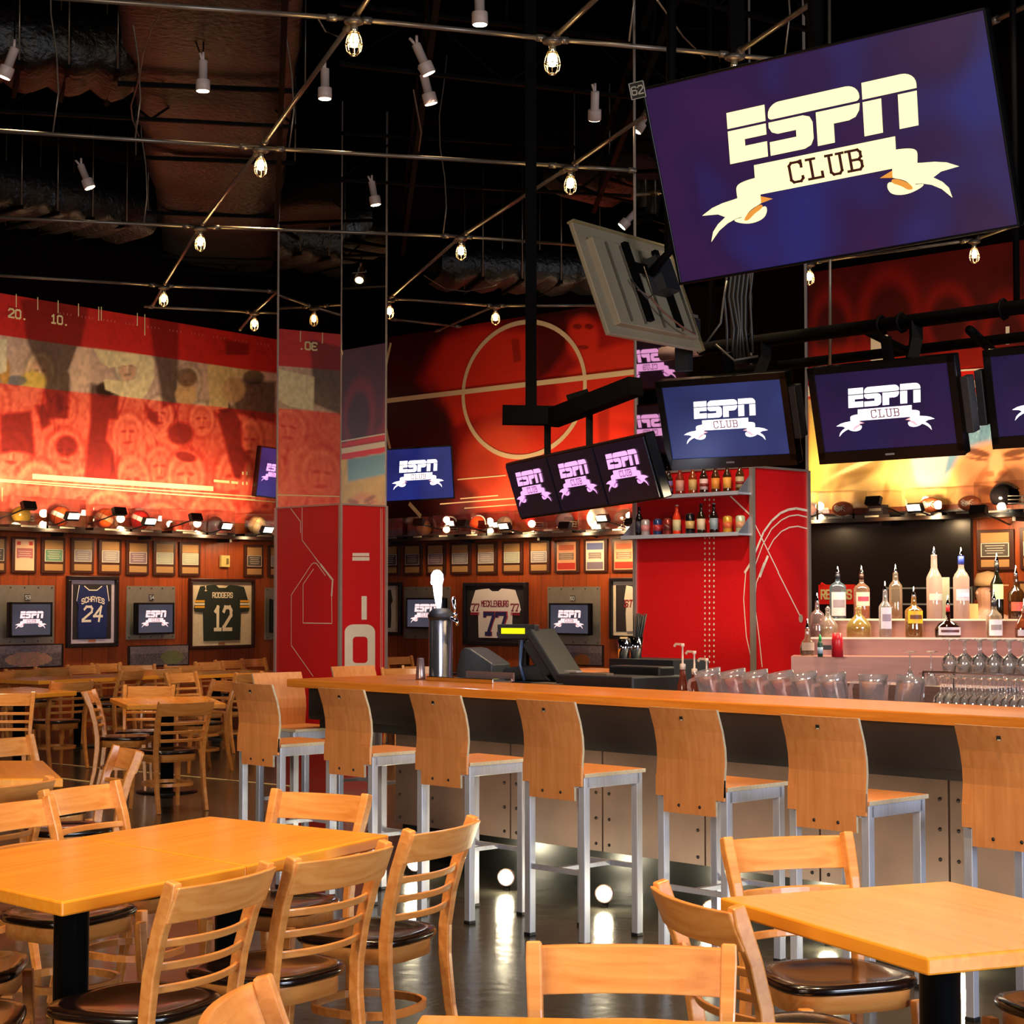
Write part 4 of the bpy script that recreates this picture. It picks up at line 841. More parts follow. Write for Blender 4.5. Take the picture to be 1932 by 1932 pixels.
# black panel behind the bottles, with a red sign
sa, za = WB.sz(1400, 977); sb, zb = WB.sz(1840, 1300)
mb = MB(); mb.box(((sa + sb) / 2, -.03, (za + .6) / 2), (sb - sa, .06, za - .6), mat('black_glass_panel', '#0b0807', .3, noise=.3, nscale=3)); o = mb.build('wall_panel', None, None, WB.p0, (0, 0, WB.rz)); tag(o, 'large glossy black panel on the back wall behind the bottles', 'panel')
o, w_, h_ = WB.item(1546, 1103, 1614, 1140, 'hanging_sign', 'small red sign with cream letters behind the gin bottle', 'sign', .06)
mb = MB(); mb.box((0, -.01, 0), (w_, .02, h_), cm('#d81c10')); mb.prismy([(-w_ / 2, h_ * .3), (-w_ * .42, h_ * .62), (-w_ * .3, h_ * .48)], 0, -.02, cm('#d81c10')); mb.build('board', None, o)
mb = MB(); text(mb, 'RE  NS', 0, 0, h_ * .5, -.024, cm('#d8c48a'), wd=w_ * .86, thick=1.3); mb.build('lettering', None, o)
mb = MB()
for z_ in (.12, .0, -.2, -.27): mb.box((0, 0, z_), (.75, .012, .012), cm('#9a948c', .3, .5))
for x_ in (-.37, .37): mb.box((x_, 0, -.08), (.012, .012, .42), cm('#9a948c', .3, .5))
o = mb.build('wire_rack', None, None, aty(1752, 1140, 13.4), (0, 0, ANG_BAR)); tag(o, 'thin wire rack behind the amber tequila bottle', 'rack')

# ------------------------------------------------------------------ display shelves, cases, balls and helmets
def shelf(wl, x0, x1, py, label, dep=.30, th=.03, drop=False):
    a, z_ = wl.sz(x0, py); b_, z2 = wl.sz(x1, py); z_ = (z_ + z2) / 2
    mb = MB(); mb.box(((a + b_) / 2, -dep / 2, z_), (b_ - a, dep, th), cm('#140c08', .3))
    k = int((b_ - a) / .9) + 2
    for i in range(k): x = a + .1 + (b_ - a - .2) * i / (k - 1); mb.box((x, -dep * .45, z_ - .03), (.03, dep * .8, .035), cm('#140c08', .3))
    o = mb.build('wall_shelf', None, None, wl.p0, (0, 0, wl.rz)); tag(o, label, 'shelf'); return z_ + th / 2
SZL = shelf(WL, -300, 715, WL_Y := 1001, 'thin black display shelf along the left wall under the mural') if False else None
zsL = WL.sz(200, 1004)[1]; zsB = WB.sz(950, 1012)[1]
def shelf2(wl, s0, s1, z_, label, dep=.34):
    mb = MB(); mb.box(((s0 + s1) / 2, -dep / 2, z_ - .02), (s1 - s0, dep, .04), cm('#1a0e09', .3))
    k = max(2, int((s1 - s0) / 1.1))
    for i in range(k): x = s0 + .15 + (s1 - s0 - .3) * i / (k - 1); mb.box((x, -dep * .4, z_ - .06), (.04, dep * .7, .05), cm('#1a0e09', .3))
    o = mb.build('wall_shelf', None, None, wl.p0, (0, 0, wl.rz)); return tag(o, label, 'shelf')
shelf2(WL, -2.2, LC - .4, zsL, 'black display shelf along the left wall below the mural')
shelf2(WB, .4, WB.sz(1215, 1010)[0], zsB, 'black display shelf along the back wall below the mural')
sR0 = WB.sz(1440, 980)[0]; zsR = WB.sz(1700, 978)[1]
shelf2(WB, sR0, 12.5, zsR, 'black display shelf above the black panel behind the bar')
def ball_mb(r, c1, band=None, seams='#1a0c08', scale=(1, 1, 1)):
    mb = MB(); prof = [(r * math.sin(PI * i / 14), -r * math.cos(PI * i / 14)) for i in range(15)]; prof[0] = (0, -r); prof[-1] = (0, r)
    n = 24; vs = []
    for (rr_, z_) in prof:
        for k in range(n): a = 2 * PI * k / n; vs.append((rr_ * math.cos(a), rr_ * math.sin(a), z_))
    for i in range(14):
        zc = -math.cos(PI * (i + .5) / 14); m = cm(band, .35) if (band and abs(zc) < .16) else cm(c1, .3)
        mb.add([vs[j] for j in [i * n + k for k in range(n)] + [(i + 1) * n + k for k in range(n)]], [(k, (k + 1) % n, n + (k + 1) % n, n + k) for k in range(n)], m, True)
    if seams:
        q = r * 1.004
        mb.tube([(q * math.cos(a), 0, q * math.sin(a)) for a in [2 * PI * i / 28 for i in range(28)]], r * .025, cm(seams), 5, True)
        mb.tube([(0, q * math.cos(a), q * math.sin(a)) for a in [2 * PI * i / 28 for i in range(28)]], r * .025, cm(seams), 5, True)
    mb.v = [(x * scale[0], y * scale[1], z_ * scale[2]) for x, y, z_ in mb.v]
    return mb
def case(wl, px0, px1, py0, py1, item, label, dep=.26, lid=None):
    a, zb_ = wl.sz(px0, py1, .17); b_, _ = wl.sz(px1, py1, .17); _, zt = wl.sz((px0 + px1) / 2, py0, .17)
    w_, h_ = b_ - a, zt - zb_; zc = (zsL if wl is WL else (zsB if px1 < 1300 else zsR)); h_ = max(h_, .2)
    o = thing('display_case', 'clear acrylic case ' + label, 'display case', wl.w((a + b_) / 2, zc, .17), wl.rz)
    mb = MB(); mb.box((0, 0, .02), (w_, dep, .035), cm('#15100e', .2)); mb.box((0, -dep / 2 - .004, .02), (w_ * .4, .006, .022), cm('#8a8070', .4)); mb.build('base', None, o)
    mb = MB(); t = .004
    for (cx, cy, dx, dy) in ((0, -dep / 2, w_, t), (0, dep / 2, w_, t), (-w_ / 2, 0, t, dep), (w_ / 2, 0, t, dep)): mb.box((cx, cy, .04 + (h_ - .04) / 2), (dx, dy, h_ - .04), M_['acry'])
    mb.box((0, 0, h_), (w_, dep, t), M_['acry']); mb.build('acrylic_cover', None, o)
    c = wl.w((a + b_) / 2, zc + .04, .17)
    return c, w_, h_
def put_ball(wl, c, r, c1, band, label, name='basketball', cat='ball', seams='#1a0c08'):
    mb = ball_mb(r, c1, band, seams); o = mb.build(name, None, None, c + Z * r, (.4, .2, wl.rz + .5)); tag(o, label, cat)
def put_football(wl, c, L, label):
    mb = MB(); n = 12; prof = []
    for i in range(n + 1): t = -1 + 2 * i / n; prof.append((max(.001, L * .30 * (1 - t * t) ** .62), t * L / 2))
    R = Matrix.Rotation(PI / 2, 3, 'Y'); mb.lathe(prof, cm('#9a4a22', .5), 18, R=R)
    for i in range(5): mb.box((-.04 + i * .02, -L * .30, .0), (.006, .006, .05), cm('#e9dcc8'))
    mb.box((0, -L * .30, 0), (.11, .006, .006), cm('#e9dcc8'))
    for i in range(3): mb.ribbon([(-L * .2 + j * .03, .02 + .02 * math.sin(j * 1.7 + i) - i * .02) for j in range(6)], .005, -L * .302, cm('#e9dcc8'))
    o = mb.build('football', None, None, c + Z * (L * .31), (0, 0, wl.rz)); tag(o, label, 'ball')
def put_helmet(wl, c, r, colr, label, flip=1, maskc='#d8cdb8', stripe=None):
    o = thing('football_helmet', label, 'helmet', c + Z * r, wl.rz)
    mb = MB(); seg = 20
    vs = []; fs = []; m = 12
    for i in range(m + 1):
        th = PI * .72 * i / m
        for k in range(seg):
            a = 2 * PI * k / seg; x = r * 1.12 * math.sin(th) * math.cos(a); y = r * .9 * math.sin(th) * math.sin(a); z_ = r * .95 * math.cos(th); vs.append((x, y, z_))
    for i in range(m):
        for k in range(seg):
            am = 2 * PI * (k + .5) / seg
            if i >= 6 and (math.cos(am) * flip > .55): continue
            fs.append((i * seg + k, (i + 1) * seg + k, (i + 1) * seg + (k + 1) % seg, i * seg + (k + 1) % seg))
    mb.add(vs, fs, cm(colr, .12, 0, 1), True); mb.build('shell', None, o)
    if stripe:
        mb = MB(); mb.tube([(r * 1.13 * math.sin(t), 0, r * .97 * math.cos(t)) for t in [-1.9 + i * .2 for i in range(19)]], .012, cm(stripe), 6); mb.build('stripe', None, o)
    mb = MB()
    for z_ in (-.1, -.35, -.6):
        mb.tube([(flip * r * (.55 + .85 * math.cos(a) ** .8), r * .85 * math.sin(a), r * z_) for a in [-1.5 + i * .3 for i in range(11)]], .006, cm(maskc, .3, .5), 6)
    for y_ in (-.25, .25): mb.tube([(flip * r * 1.38, y_ * r, -.1 * r), (flip * r * 1.36, y_ * r, -.6 * r)], .006, cm(maskc, .3, .5), 6)
    mb.build('face_mask', None, o)
# left wall row
c, w_, h_ = case(WL, 5, 74, 944, 1001, None, 'at far left holding a yellow and white helmet'); put_helmet(WL, c, .115, '#c8a23c', 'small yellow helmet in the leftmost acrylic case', 1)
for (x0, x1, y0, c1, bd, lb) in ((78, 148, 948, '#c8481c', '#e8d8c8', 'orange and white basketball left of the hanging black picture lamp'), (163, 232, 956, '#d65a1c', '#eab080', 'bright orange basketball in the wide case'), (236, 292, 960, '#b81a18', '#e8c8b8', 'red and white basketball right of the bright orange one')):
    c, w_, h_ = case(WL, x0, x1, y0, 1004, None, 'around the ' + lb.split(' basketball')[0] + ' ball on the left shelf'); put_ball(WL, c, .125, c1, bd, lb)
c, w_, h_ = case(WL, 312, 376, 962, 1008, None, 'holding small red shoes on the left shelf')
for k, x_ in enumerate((-.09, .07)):
    q = Matrix.Rotation(WL.rz, 3, 'Z') @ Vector((x_, 0, 0)); mb = MB(); mb.lathe([(0, 0), (.05, .0), (.055, .03), (.05, .06), (.03, .1), (.028, .13), (0, .13)], cm('#c8402c'), 14, sx=1.4, sy=.75); mb.box((.02, 0, .01), (.15, .08, .02), cm('#e8ded0'))
    o = mb.build('sports_shoe', None, None, c + q, (0, 0, WL.rz)); tag(o, 'small red shoe in acrylic case, %s of the pair' % ('left' if k == 0 else 'right'), 'shoe')
c, w_, h_ = case(WL, 380, 430, 964, 1010, None, 'holding a dark ball left of the cream glove'); put_ball(WL, c, .11, '#2c1c18', None, 'dark brown ball in a case near the end of left shelf')
c, w_, h_ = case(WL, 449, 520, 973, 1016, None, 'in front of the pillar holding a cream ball'); put_ball(WL, c, .13, '#d0b07a', '#b0884c', 'cream ball in the case next to the zero pillar')
# back wall row
for (x0, x1, kind, colr, lb) in ((738, 768, 'ball', '#7a1a14', 'dark red ball at the left end of the back shelf'), (784, 816, 'ball', '#a8673a', 'tan ball on the back shelf beside the dark red one'), (832, 866, 'hel', '#7a1c18', 'dark maroon helmet on the back shelf'), (880, 925, 'hel', '#e0481c', 'orange helmet with dark mask on the back shelf'), (935, 968, 'ball', '#ead2b0', 'cream ball with brown band on the back shelf'), (986, 1034, 'hel', '#c01c18', 'bright red helmet with pale mask on the back shelf'), (1042, 1088, 'hel', '#8a8488', 'silver helmet on the back shelf'), (1106, 1150, 'bigball', '#fff0d8', 'large white ball near the right end of back shelf'), (1158, 1196, 'hel', '#3a2620', 'dark brown helmet at the right end of back shelf')):
    yt = 972 - (x0 - 738) * .03; c, w_, h_ = case(WB, x0 - 3, x1 + 4, yt, 1012, None, 'around the ' + lb.split(' on the')[0].split(' at the')[0].split(' near')[0])
    wp = (WB.pt(x1, 1000, .17) - WB.pt(x0, 1000, .17)).length
    if kind == 'ball': put_ball(WB, c, .115, colr, '#7a3c22' if 'band' in lb else None, lb)
    elif kind == 'bigball': put_ball(WB, c, .15, colr, None, lb, seams=None)
    else: put_helmet(WB, c, .13, colr, lb, 1, '#2c2420' if 'dark mask' in lb else '#dccfb4', '#e8ded0' if 'maroon' in lb or 'orange' in lb else None)
# right shelf
for (x0, x1, lb, k) in ((1490, 1554, 'football half hidden by the red pillar edge', 'f'), (1558, 1622, 'brown signed football on the shelf right of the pillar', 'f'), (1722, 1790, 'pale brown football behind the bright picture lamp', 'f'), (1800, 1860, 'brown football with white writing above the black panel', 'f')):
    c, w_, h_ = case(WB, x0, x1, 922, 977, None, 'around the ' + lb, dep=.3); put_football(WB, c, .29, lb)
c, w_, h_ = case(WB, 1624, 1690, 925, 977, None, 'with black box right of the signed football')
mb = MB(); mb.box((0, 0, .06), (.2, .12, .11), M_['black2']); mb.box((0, -.062, .06), (.16, .004, .03), cm('#8a8070')); o = mb.build('trophy_box', None, None, c, (0, 0, WB.rz)); tag(o, 'small black box with a metal strip in the acrylic case', 'box')
c, w_, h_ = case(WB, 1852, 1944, 915, 977, None, 'around the black helmet at the right edge', dep=.31); put_helmet(WB, c, .16, '#0e0c0e', 'glossy black football helmet at the right edge', 1, '#b8aca0')
# picture lamps
def piclamp(wl, px, py, lit, label, e=7.0):
    c = wl.pt(px, py, .62); o = thing('picture_lamp', label, 'lamp', c, wl.rz, 'picture lamps on arms in front of the wall shelf')
    R = Matrix.Rotation(.5 if lit else -.35, 3, 'X'); k = 1 if lit else 0
    mb = MB(); mb.box((0, .02 if lit else 0, 0), (.19, .06, .095), M_['black'], R); mb.build('lamp_head', None, o)
    mb = MB(); mb.tube([(0, .05, -.03), (.03, .3, -.08), (.03, .60, -.14)], .010, M_['black']); mb.build('arm', None, o)
    mb = MB(); mb.box((0, (-.014 if lit else .034), 0), (.16, .010, .07), M_['picface'], R); mb.build('lit_face', None, o)
    lamp('picture_lamp_light', 'SPOT', tuple(c - wl.n * .10 + Z * .05), e * 2.9, (1, .72, .42), .05, aim=tuple(c - wl.n * .62 + Z * .75), angle=math.radians(150), blend=1.0)
    lamp('picture_lamp_light', 'SPOT', tuple(c - wl.n * .10 - Z * .09), e * 1.8, (1, .66, .34), .05, aim=tuple(c - wl.n * .62 - Z * .75), angle=math.radians(150), blend=1.0)
for i, (x, y, lit, e) in enumerate(((-30, 945, 0, 12), (54, 954, 0, 10), (138, 974, 1, 12), (225, 965, 0, 9), (283, 984, 1, 12), (369, 976, 0, 9), (427, 993, 1, 12), (505, 1000, 1, 8))): piclamp(WL, x, y, lit, '%s black picture lamp from the left on the left wall' % ordn[i], e)
for i, (x, y, lit, e) in enumerate(((790, 985, 0, 5), (872, 988, 0, 8), (951, 993, 1, 12), (1066, 992, 0, 12), (1136, 978, 1, 18), (1192, 985, 0, 16), (1500, 960, 0, 16), (1648, 945, 0, 12), (1725, 958, 1, 14), (1846, 962, 0, 14), (1975, 960, 1, 14))): piclamp(WB, x, y, lit, '%s black picture lamp from the left on the back wall' % ordn[i], e)

# ------------------------------------------------------------------ ceiling: ducts, conduit grid, cage lamps, spots
def duct(p0, p1, wd, ht, label):
    mb = MB(); p0 = Vector(p0); p1 = Vector(p1); n = 26; t = (p1 - p0).normalized(); a = t.cross(Z).normalized(); vs = []; r = random.Random(len(label) * 7)
    for i in range(n + 1):
        c = p0.lerp(p1, i / n); sag = .10 * math.sin(PI * (i % 4) / 4)
        for k in range(14):
            an = 2 * PI * k / 14; ca, sa_ = math.cos(an), math.sin(an); X = math.copysign(abs(ca) ** .45, ca) * (wd / 2) * (1 + .03 * r.uniform(-1, 1)); Y = math.copysign(abs(sa_) ** .45, sa_) * (ht / 2) * (1 + .05 * r.uniform(-1, 1))
            vs.append(c + a * X + Z * (Y - (sag if sa_ < 0 else 0)))
    fs = [(i * 14 + k, (i + 1) * 14 + k, (i + 1) * 14 + (k + 1) % 14, i * 14 + (k + 1) % 14) for i in range(n) for k in range(14)]
    mb.add(vs, fs, M_['foil'], True)
    o = thing('ceiling_duct', label, 'duct', (0, 0, 0)); mb.build('foil_wrap', None, o)
    mb = MB()
    for i in range(1, 6):
        mb = MB(); c = p0.lerp(p1, i / 6); mb.bar(c - a * wd * .55 - Z * ht * .62, c + a * wd * .55 - Z * ht * .62, .04, .04, M_['blackmetal'])
        for s_ in (-1, 1): mb.tube([c + a * wd * .54 * s_ - Z * ht * .62, c + a * wd * .54 * s_ + Z * (7.2 - c.z)], .008, M_['conduit'], 6)
        mb.build('trapeze_hanger', None, o)
GZ = 5.2
duct(atz(395, -120, 6.5), atz(420, 560, 6.5), 1.5, .6, 'foil wrapped duct running away above the left tables')
duct(atz(-250, 60, 6.5), atz(300, 110, 6.5), 1.0, .5, 'brown wrapped duct crossing the dark ceiling at top left')
duct(atz(-150, 330, 6.3), atz(250, 400, 6.3), 1.1, .5, 'brown wrapped duct crossing behind the first lamp row')
duct(atz(820, 500, 6.0), atz(1250, 520, 6.0), 1.0, .4, 'brown duct above the triple screen rack')
duct(atz(1080, 340, 6.4), atz(1500, 250, 6.4), 1.0, .4, 'short brown duct left of the huge screen')
for i, (p, q) in enumerate((((640, 120), (1250, 190)), ((640, 340), (1190, 370)), ((-100, 480), (520, 520)), ((0, 210), (560, 240)), ((540, -60), (520, 470)), ((830, -40), (760, 480)), ((1300, -60), (1120, 400)), ((1510, -100), (1560, 300)), ((1150, -40), (1540, 60)))):
    a, b_ = atz(*p, 6.0), atz(*q, 6.0); mb = MB()
    mb.bar(a, b_, .05, .03, M_['blackmetal']); mb.bar(a + Z * .5, b_ + Z * .5, .05, .03, M_['blackmetal']); n = max(4, int((b_ - a).length / .6))
    for k in range(n): mb.tube([a.lerp(b_, k / n) + Z * (.5 * (k % 2)), a.lerp(b_, (k + 1) / n) + Z * (.5 * ((k + 1) % 2))], .012, M_['blackmetal'], 5)
    for k in (0, .5, 1): mb.tube([a.lerp(b_, k) + Z * .5, a.lerp(b_, k) + Z * 1.2], .012, M_['blackmetal'], 5)
    o = mb.build('roof_truss', None); tag(o, None, None); o['kind'] = 'structure'; o.name = 'trim_%d' % (i + 1)
cagepts = [(668, 40, 'nearest the top, left of centre'), (1042, 78, 'near the top, right of centre'), (1385, 108, 'partly behind the huge screen top'), (492, 283, 'second along the left diagonal pipe'), (1076, 318, 'left of the tilted grey screen back'), (378, 432, 'third along the left diagonal pipe'), (870, 450, 'above the middle of the back mural'), (309, 543, 'just above the left mural'), (480, 592, 'left of the zero pillar'), (735, 568, 'at the right edge of the zero pillar'), (935, 580, 'above the court circle of the mural'), (1527, 500, 'below the huge screen'), (1838, 456, 'at the lower right corner of the huge screen')]
cg = None
for i, (x, y, where) in enumerate(cagepts):
    c = atz(x, y, GZ)
    if cg is None:
        cg = thing('cage_lamp', 'x', 'lamp', c, 0, 'caged bulbs on the ceiling pipe grid')
        mb = MB(); mb.lathe([(0, .02), (.04, .02), (.062, 0), (.062, -.012), (.03, -.025), (.0, -.025)], M_['conduit'], 18); mb.build('canopy', None, cg)
        mb = MB(); mb.lathe([(.022, -.02), (.026, -.08), (.0, -.085)], M_['cage'], 12); mb.build('socket', None, cg)
        mb = MB(); mb.lathe([(0, -.075), (.016, -.08), (.024, -.10), (.030, -.125), (.026, -.15), (.012, -.165), (0, -.168)], M_['bulb'], 14); mb.build('bulb', None, cg)
        mb = MB()
        for k in range(8):
            a = 2 * PI * k / 8; mb.tube([(r_ * math.cos(a), r_ * math.sin(a), z_) for r_, z_ in ((.03, -.07), (.046, -.11), (.053, -.15), (.045, -.19), (.02, -.215))], .0032, M_['cage'], 5)
        for (r_, z_) in ((.03, -.07), (.053, -.15), (.02, -.215)): mb.tube([(r_ * math.cos(2 * PI * k / 16), r_ * math.sin(2 * PI * k / 16), z_) for k in range(16)], .0035, M_['cage'], 5, True)
        mb.build('wire_guard', None, cg); o = cg
    else: o = dup(cg, c)
    o['label'] = 'lit caged bulb on the pipe grid, ' + where
    lamp('cage_lamp_light', 'POINT', tuple(c - Z * .13), 16, (1, .72, .40), .03)
def pipe(name, a, b_, r, label, m=None, couplers=True, seg=8):
    mb = MB(); a = Vector(a); b_ = Vector(b_); mb.tube([a, b_], r, m or M_['conduit'], seg)
    if couplers:
        t = (b_ - a).normalized()
        for k in (.06, .94): c = a.lerp(b_, k); mb.tube([c - t * .03, c + t * .03], r * 1.5, m or M_['conduit'], seg)
    o = mb.build(name, None); return tag(o, label, 'pipe')
def g(x, y): return atz(x, y, GZ + .03)
rows = [((-60, -16), (668, 36), 'topmost pipe row, left stretch'), ((668, 36), (1042, 74), 'topmost pipe row between two caged bulbs'), ((1042, 74), (1385, 104), 'topmost pipe row ending behind the huge screen'), ((1385, 104), (1560, 122), 'pipe stub passing behind the huge screen top'),
        ((-60, 243), (492, 279), 'second pipe row, left stretch'), ((492, 279), (1076, 314), 'second pipe row between two bulbs'), ((1076, 314), (1200, 322), 'second pipe row reaching the mirrored pillar'),
        ((-60, 408), (378, 428), 'third pipe row, left stretch'), ((378, 428), (870, 446), 'third pipe row between two bulbs'), ((870, 446), (1110, 464), 'third pipe row right stretch behind grey screen back'),
        ((-60, 516), (309, 539), 'fourth pipe row, left stretch'), ((309, 539), (522, 550), 'fourth pipe row reaching the zero pillar'), ((272, 578), (480, 589), 'fifth pipe row left of bulb by the pillar'), ((480, 589), (530, 591), 'short pipe into the zero pillar'),
        ((735, 563), (935, 577), 'pipe joining the two bulbs above the court circle'), ((935, 577), (1140, 576), 'pipe right of the bulb above the court circle'), ((735, 602), (870, 616), 'lowest pipe right of the zero pillar'),
        ((668, 36), (720, -40), 'diagonal pipe rising from the top bulb'), ((492, 279), (668, 36), 'left diagonal pipe, nearest stretch'), ((378, 428), (492, 279), 'left diagonal pipe, middle stretch'), ((309, 539), (378, 428), 'left diagonal pipe, far stretch'), ((288, 577), (309, 539), 'left diagonal pipe, short end by the mural'),
        ((1042, 74), (1165, -40), 'diagonal pipe from second top bulb out of frame'), ((1385, 104), (1600, -40), 'diagonal pipe rising behind the huge screen'), ((1076, 314), (1230, 210), 'middle diagonal pipe, nearest stretch'), ((870, 446), (1076, 314), 'middle diagonal pipe, central stretch'), ((735, 563), (870, 446), 'middle diagonal pipe, far stretch to the pillar'),
        ((480, 589), (530, 545), 'diagonal pipe above the bulb left of pillar'), ((452, 623), (480, 589), 'diagonal pipe stub down to the mural'), ((822, 625), (935, 577), 'diagonal pipe from court circle bulb toward pillar'), ((1838, 452), (1990, 400), 'pipe at the lower right corner of huge screen'), ((1870, 42), (1990, -14), 'pipe at the top right corner of the photo'), ((1527, 496), (1838, 452), 'pipe hidden under the huge screen')]
for a, b_, lb in rows: pipe('conduit_pipe', g(*a), g(*b_), .017, 'thin metal ' + lb)
for i, (x, y) in enumerate(((1620 / 2.76 + 600 - 5, 70), (100, 200), (640, 200), (1080, 250), (835, 200))): pass
# suspension wires
for i, (p, zt) in enumerate((((255, 262), 7.1), ((1187, 78), 7.1), ((835, 450), 7.1), ((100, 250), 7.1), ((545, 283), 7.1), ((270, 430), 7.1), ((1480, 112), 7.1))):
    c = g(*p); mb = MB(); pts = [c + Vector((.04 * math.sin(k * 1.3), 0, (zt - c.z) * k / 6)) for k in range(7)]; mb.tube(pts, .007, M_['conduit'], 5)
    o = mb.build('hanging_wire', None); tag(o, 'thin wire holding the pipe grid, ' + ('left of the foil duct', 'above the first row right of second bulb', 'near the middle diagonal', 'at far left', 'right of the foil duct', 'on the third row', 'above the huge screen')[i], 'wire')
for i, pts in enumerate(([(600, 35), (615, 60), (640, 70)], [(500, 290), (520, 280), (560, 280), (620, 284)], [(735, 560), (700, 540), (690, 510)], [(800, 520), (840, 545), (880, 550), (930, 540), (965, 522)], [(780, 170), (795, 250), (790, 285)], [(1240, 0), (1290, 70), (1330, 110)], [(300, 30), (285, 55), (270, 100), (262, 150), (247, 200), (250, 225), (262, 258)])):
    mb = MB(); mb.tube([atz(x, y, GZ + .1 + .1 * (k % 2)) for k, (x, y) in enumerate(pts)], .006, M_['conduit'], 5); o = mb.build('loose_cable', None)
    tag(o, 'loose thin cable, ' + ('beside the top bulb', 'right of the second bulb', 'coiled by the pillar top', 'sagging above the court circle', 'hanging below the paired spotlights', 'crossing the top right ceiling', 'hanging left of the foil duct')[i], 'cable')
spots = [(15, 125, (-.35, 0), 'at the far left'), (383, 150, (.0, 0), 'below the foil duct'), (613, 165, (.0, 0), 'beside the left diagonal pipe'), (800, 118, (.42, -.1), 'upper of the paired ones'), (808, 175, (.25, -.1), 'lower of the paired ones'), (905, 22, (.02, 0), 'at the top centre'), (163, 338, (.4, 0), 'above the yard numbers'), (706, 370, (.18, 0), 'above the zero pillar'), (1122, 206, (.0, -.55), 'glaring toward the camera'), (1184, 416, (-.75, 0), 'above the grey screen back')]
SZ_ = 5.8; sp0 = None
for i, (x, y, (tx, ty), where) in enumerate(spots):
    c = atz(x, y, SZ_); rot = (-ty, -tx if False else tx * -1, 0)
    if sp0 is None:
        sp0 = thing('ceiling_spotlight', 'x', 'lamp', c, 0, 'white ceiling spotlights')
        mb = MB(); mb.lathe([(0, .16), (.034, .155), (.036, .15), (.036, .0), (.056, -.005), (.058, -.01), (.058, -.09), (.052, -.095)], M_['can'], 20); mb.build('housing', None, sp0)
        mb = MB(); mb.lathe([(0, -.097), (.050, -.097), (.053, -.090)], M_['spotface'], 20); mb.build('lamp_face', None, sp0)
        o = sp0
    else: o = dup(sp0, c)
    o.rotation_euler = (-ty, -tx, 0); o['label'] = 'small white spotlight, ' + where
    mb = MB(); up = Euler((-ty, -tx, 0)).to_matrix() @ Vector((0, 0, .15)); mb.tube([up * .85, up * .95 + Z * .05, up * .95 + Z * .08], .012, M_['can'], 6); mb.tube([up * .95 + Z * .08, up * .95 + Z * (7.15 - c.z - .15)], .006, M_['ceil'], 6)
    st = mb.build('stem', None, o); st.rotation_euler = Euler((-ty, -tx, 0)).to_matrix().inverted().to_euler()
    d = Euler((-ty, -tx, 0)).to_matrix() @ Vector((0, 0, -1))
    lamp('spotlight_beam', 'SPOT', tuple(c + d * .12), 45, (1, .74, .45), .05, aim=tuple(c + d * 3), angle=math.radians(60), blend=.7)

# hangers: pipe over the bar, beam of the triple rack, mast
def pz(px, py, y): return aty(px, py, y)
a = pz(1250, 668, 12.75); b_ = a - B * 6.4; b_.z = a.z
tp = thing('bar_pipe', 'long black pipe above the bar carrying three screens', 'pipe', (0, 0, 0))
mb = MB(); mb.tube([a, b_], .045, M_['blackmetal'], 14); mb.tube([a, a - B * .35], .05, M_['steel'], 14); mb.build('pipe', None, tp)
mb = MB()
for px in (1420, 1668, 1706, 1900):
    mb = MB(); s_ = sdir(a, -B, px); c = a - B * s_; R0 = []
    mb.tube([c + (Z * math.cos(k * PI / 4) + N * math.sin(k * PI / 4)) * .06 for k in range(8)], .010, M_['blackmetal'], 6, True)
    mb.build('pipe_clamp', None, tp)
mb = MB()
for t_ in tvm:
    q_ = Vector(t_.location); s_ = (q_ - a).dot(-B); c = a - B * s_; mb = MB(); mb.sweep([c, c - Z * .12, q_ + N * .22 + Z * .12, q_ + N * .16], [(.07, .07)] * 4, M_['blackmetal'], up=(0, 1, 0)); mb.build('drop_bracket', None, tp)
a2 = a + N * .8 - Z * .05; mb = MB(); mb.tube([a2, a2 - B * 6.0], .035, M_['blackmetal'], 10); mb.tube([a + B * 0 - B * .4, a2 - B * .4], .03, M_['blackmetal'], 8); mb.tube([a - B * 1.7, a2 - B * 1.5], .03, M_['blackmetal'], 8); mb.tube([a - B * 2.5 - Z * .1, a2 - B * 2.2 - Z * .1], .03, M_['blackmetal'], 8); mb.build('rear_pipe', None, tp)
mb = MB(); mb.tube([pz(1566, 700, 12.6), pz(1566, 480, 12.6), pz(1566, 0, 12.6) + Z * 1.0], .012, M_['conduit'], 8); o = mb.build('hanger_rod', None); tag(o, 'thin galvanised rod rising beside the purple middle screen', 'rod')
for k, px in enumerate((1345, 1925)):
    c = a - B * sdir(a, -B, px); mb = MB(); mb.tube([c, c + Z * (7.15 - c.z)], .02, M_['blackmetal'], 8); o = mb.build('hanger_rod', None); tag(o, 'black hanger rod of the bar pipe, %s' % ('left one behind the huge screen' if k == 0 else 'right one at the photo edge'), 'rod')
o = thing('wall_projector', 'small black loudspeaker box on the end of the bar pipe', 'speaker', pz(1290, 625, 11.6), -.6); mb = MB(); mb.box((0, 0, 0), (.17, .16, .17), M_['black2']); mb.build('cabinet', None, o, bevel=.012); mb = MB(); mb.box((0, -.03, .09), (.18, .12, .02), M_['steel']); mb.build('top_plate', None, o); mb = MB(); mb.box((0, 0, -.16), (.1, .06, .2), M_['black2']); mb.build('bracket', None, o); o.name = 'loudspeaker'
mb = MB()
for k in range(7): x = 1372 + k * 8; mb.tube([pz(x, 690 - 4 * k, 11.9), pz(x + 6 * math.sin(k), 620, 11.9), pz(x - 5, 560, 11.9), pz(x + 2, 500, 11.9), pz(x, 380, 11.9)], .010, cm('#14110e'), 6)
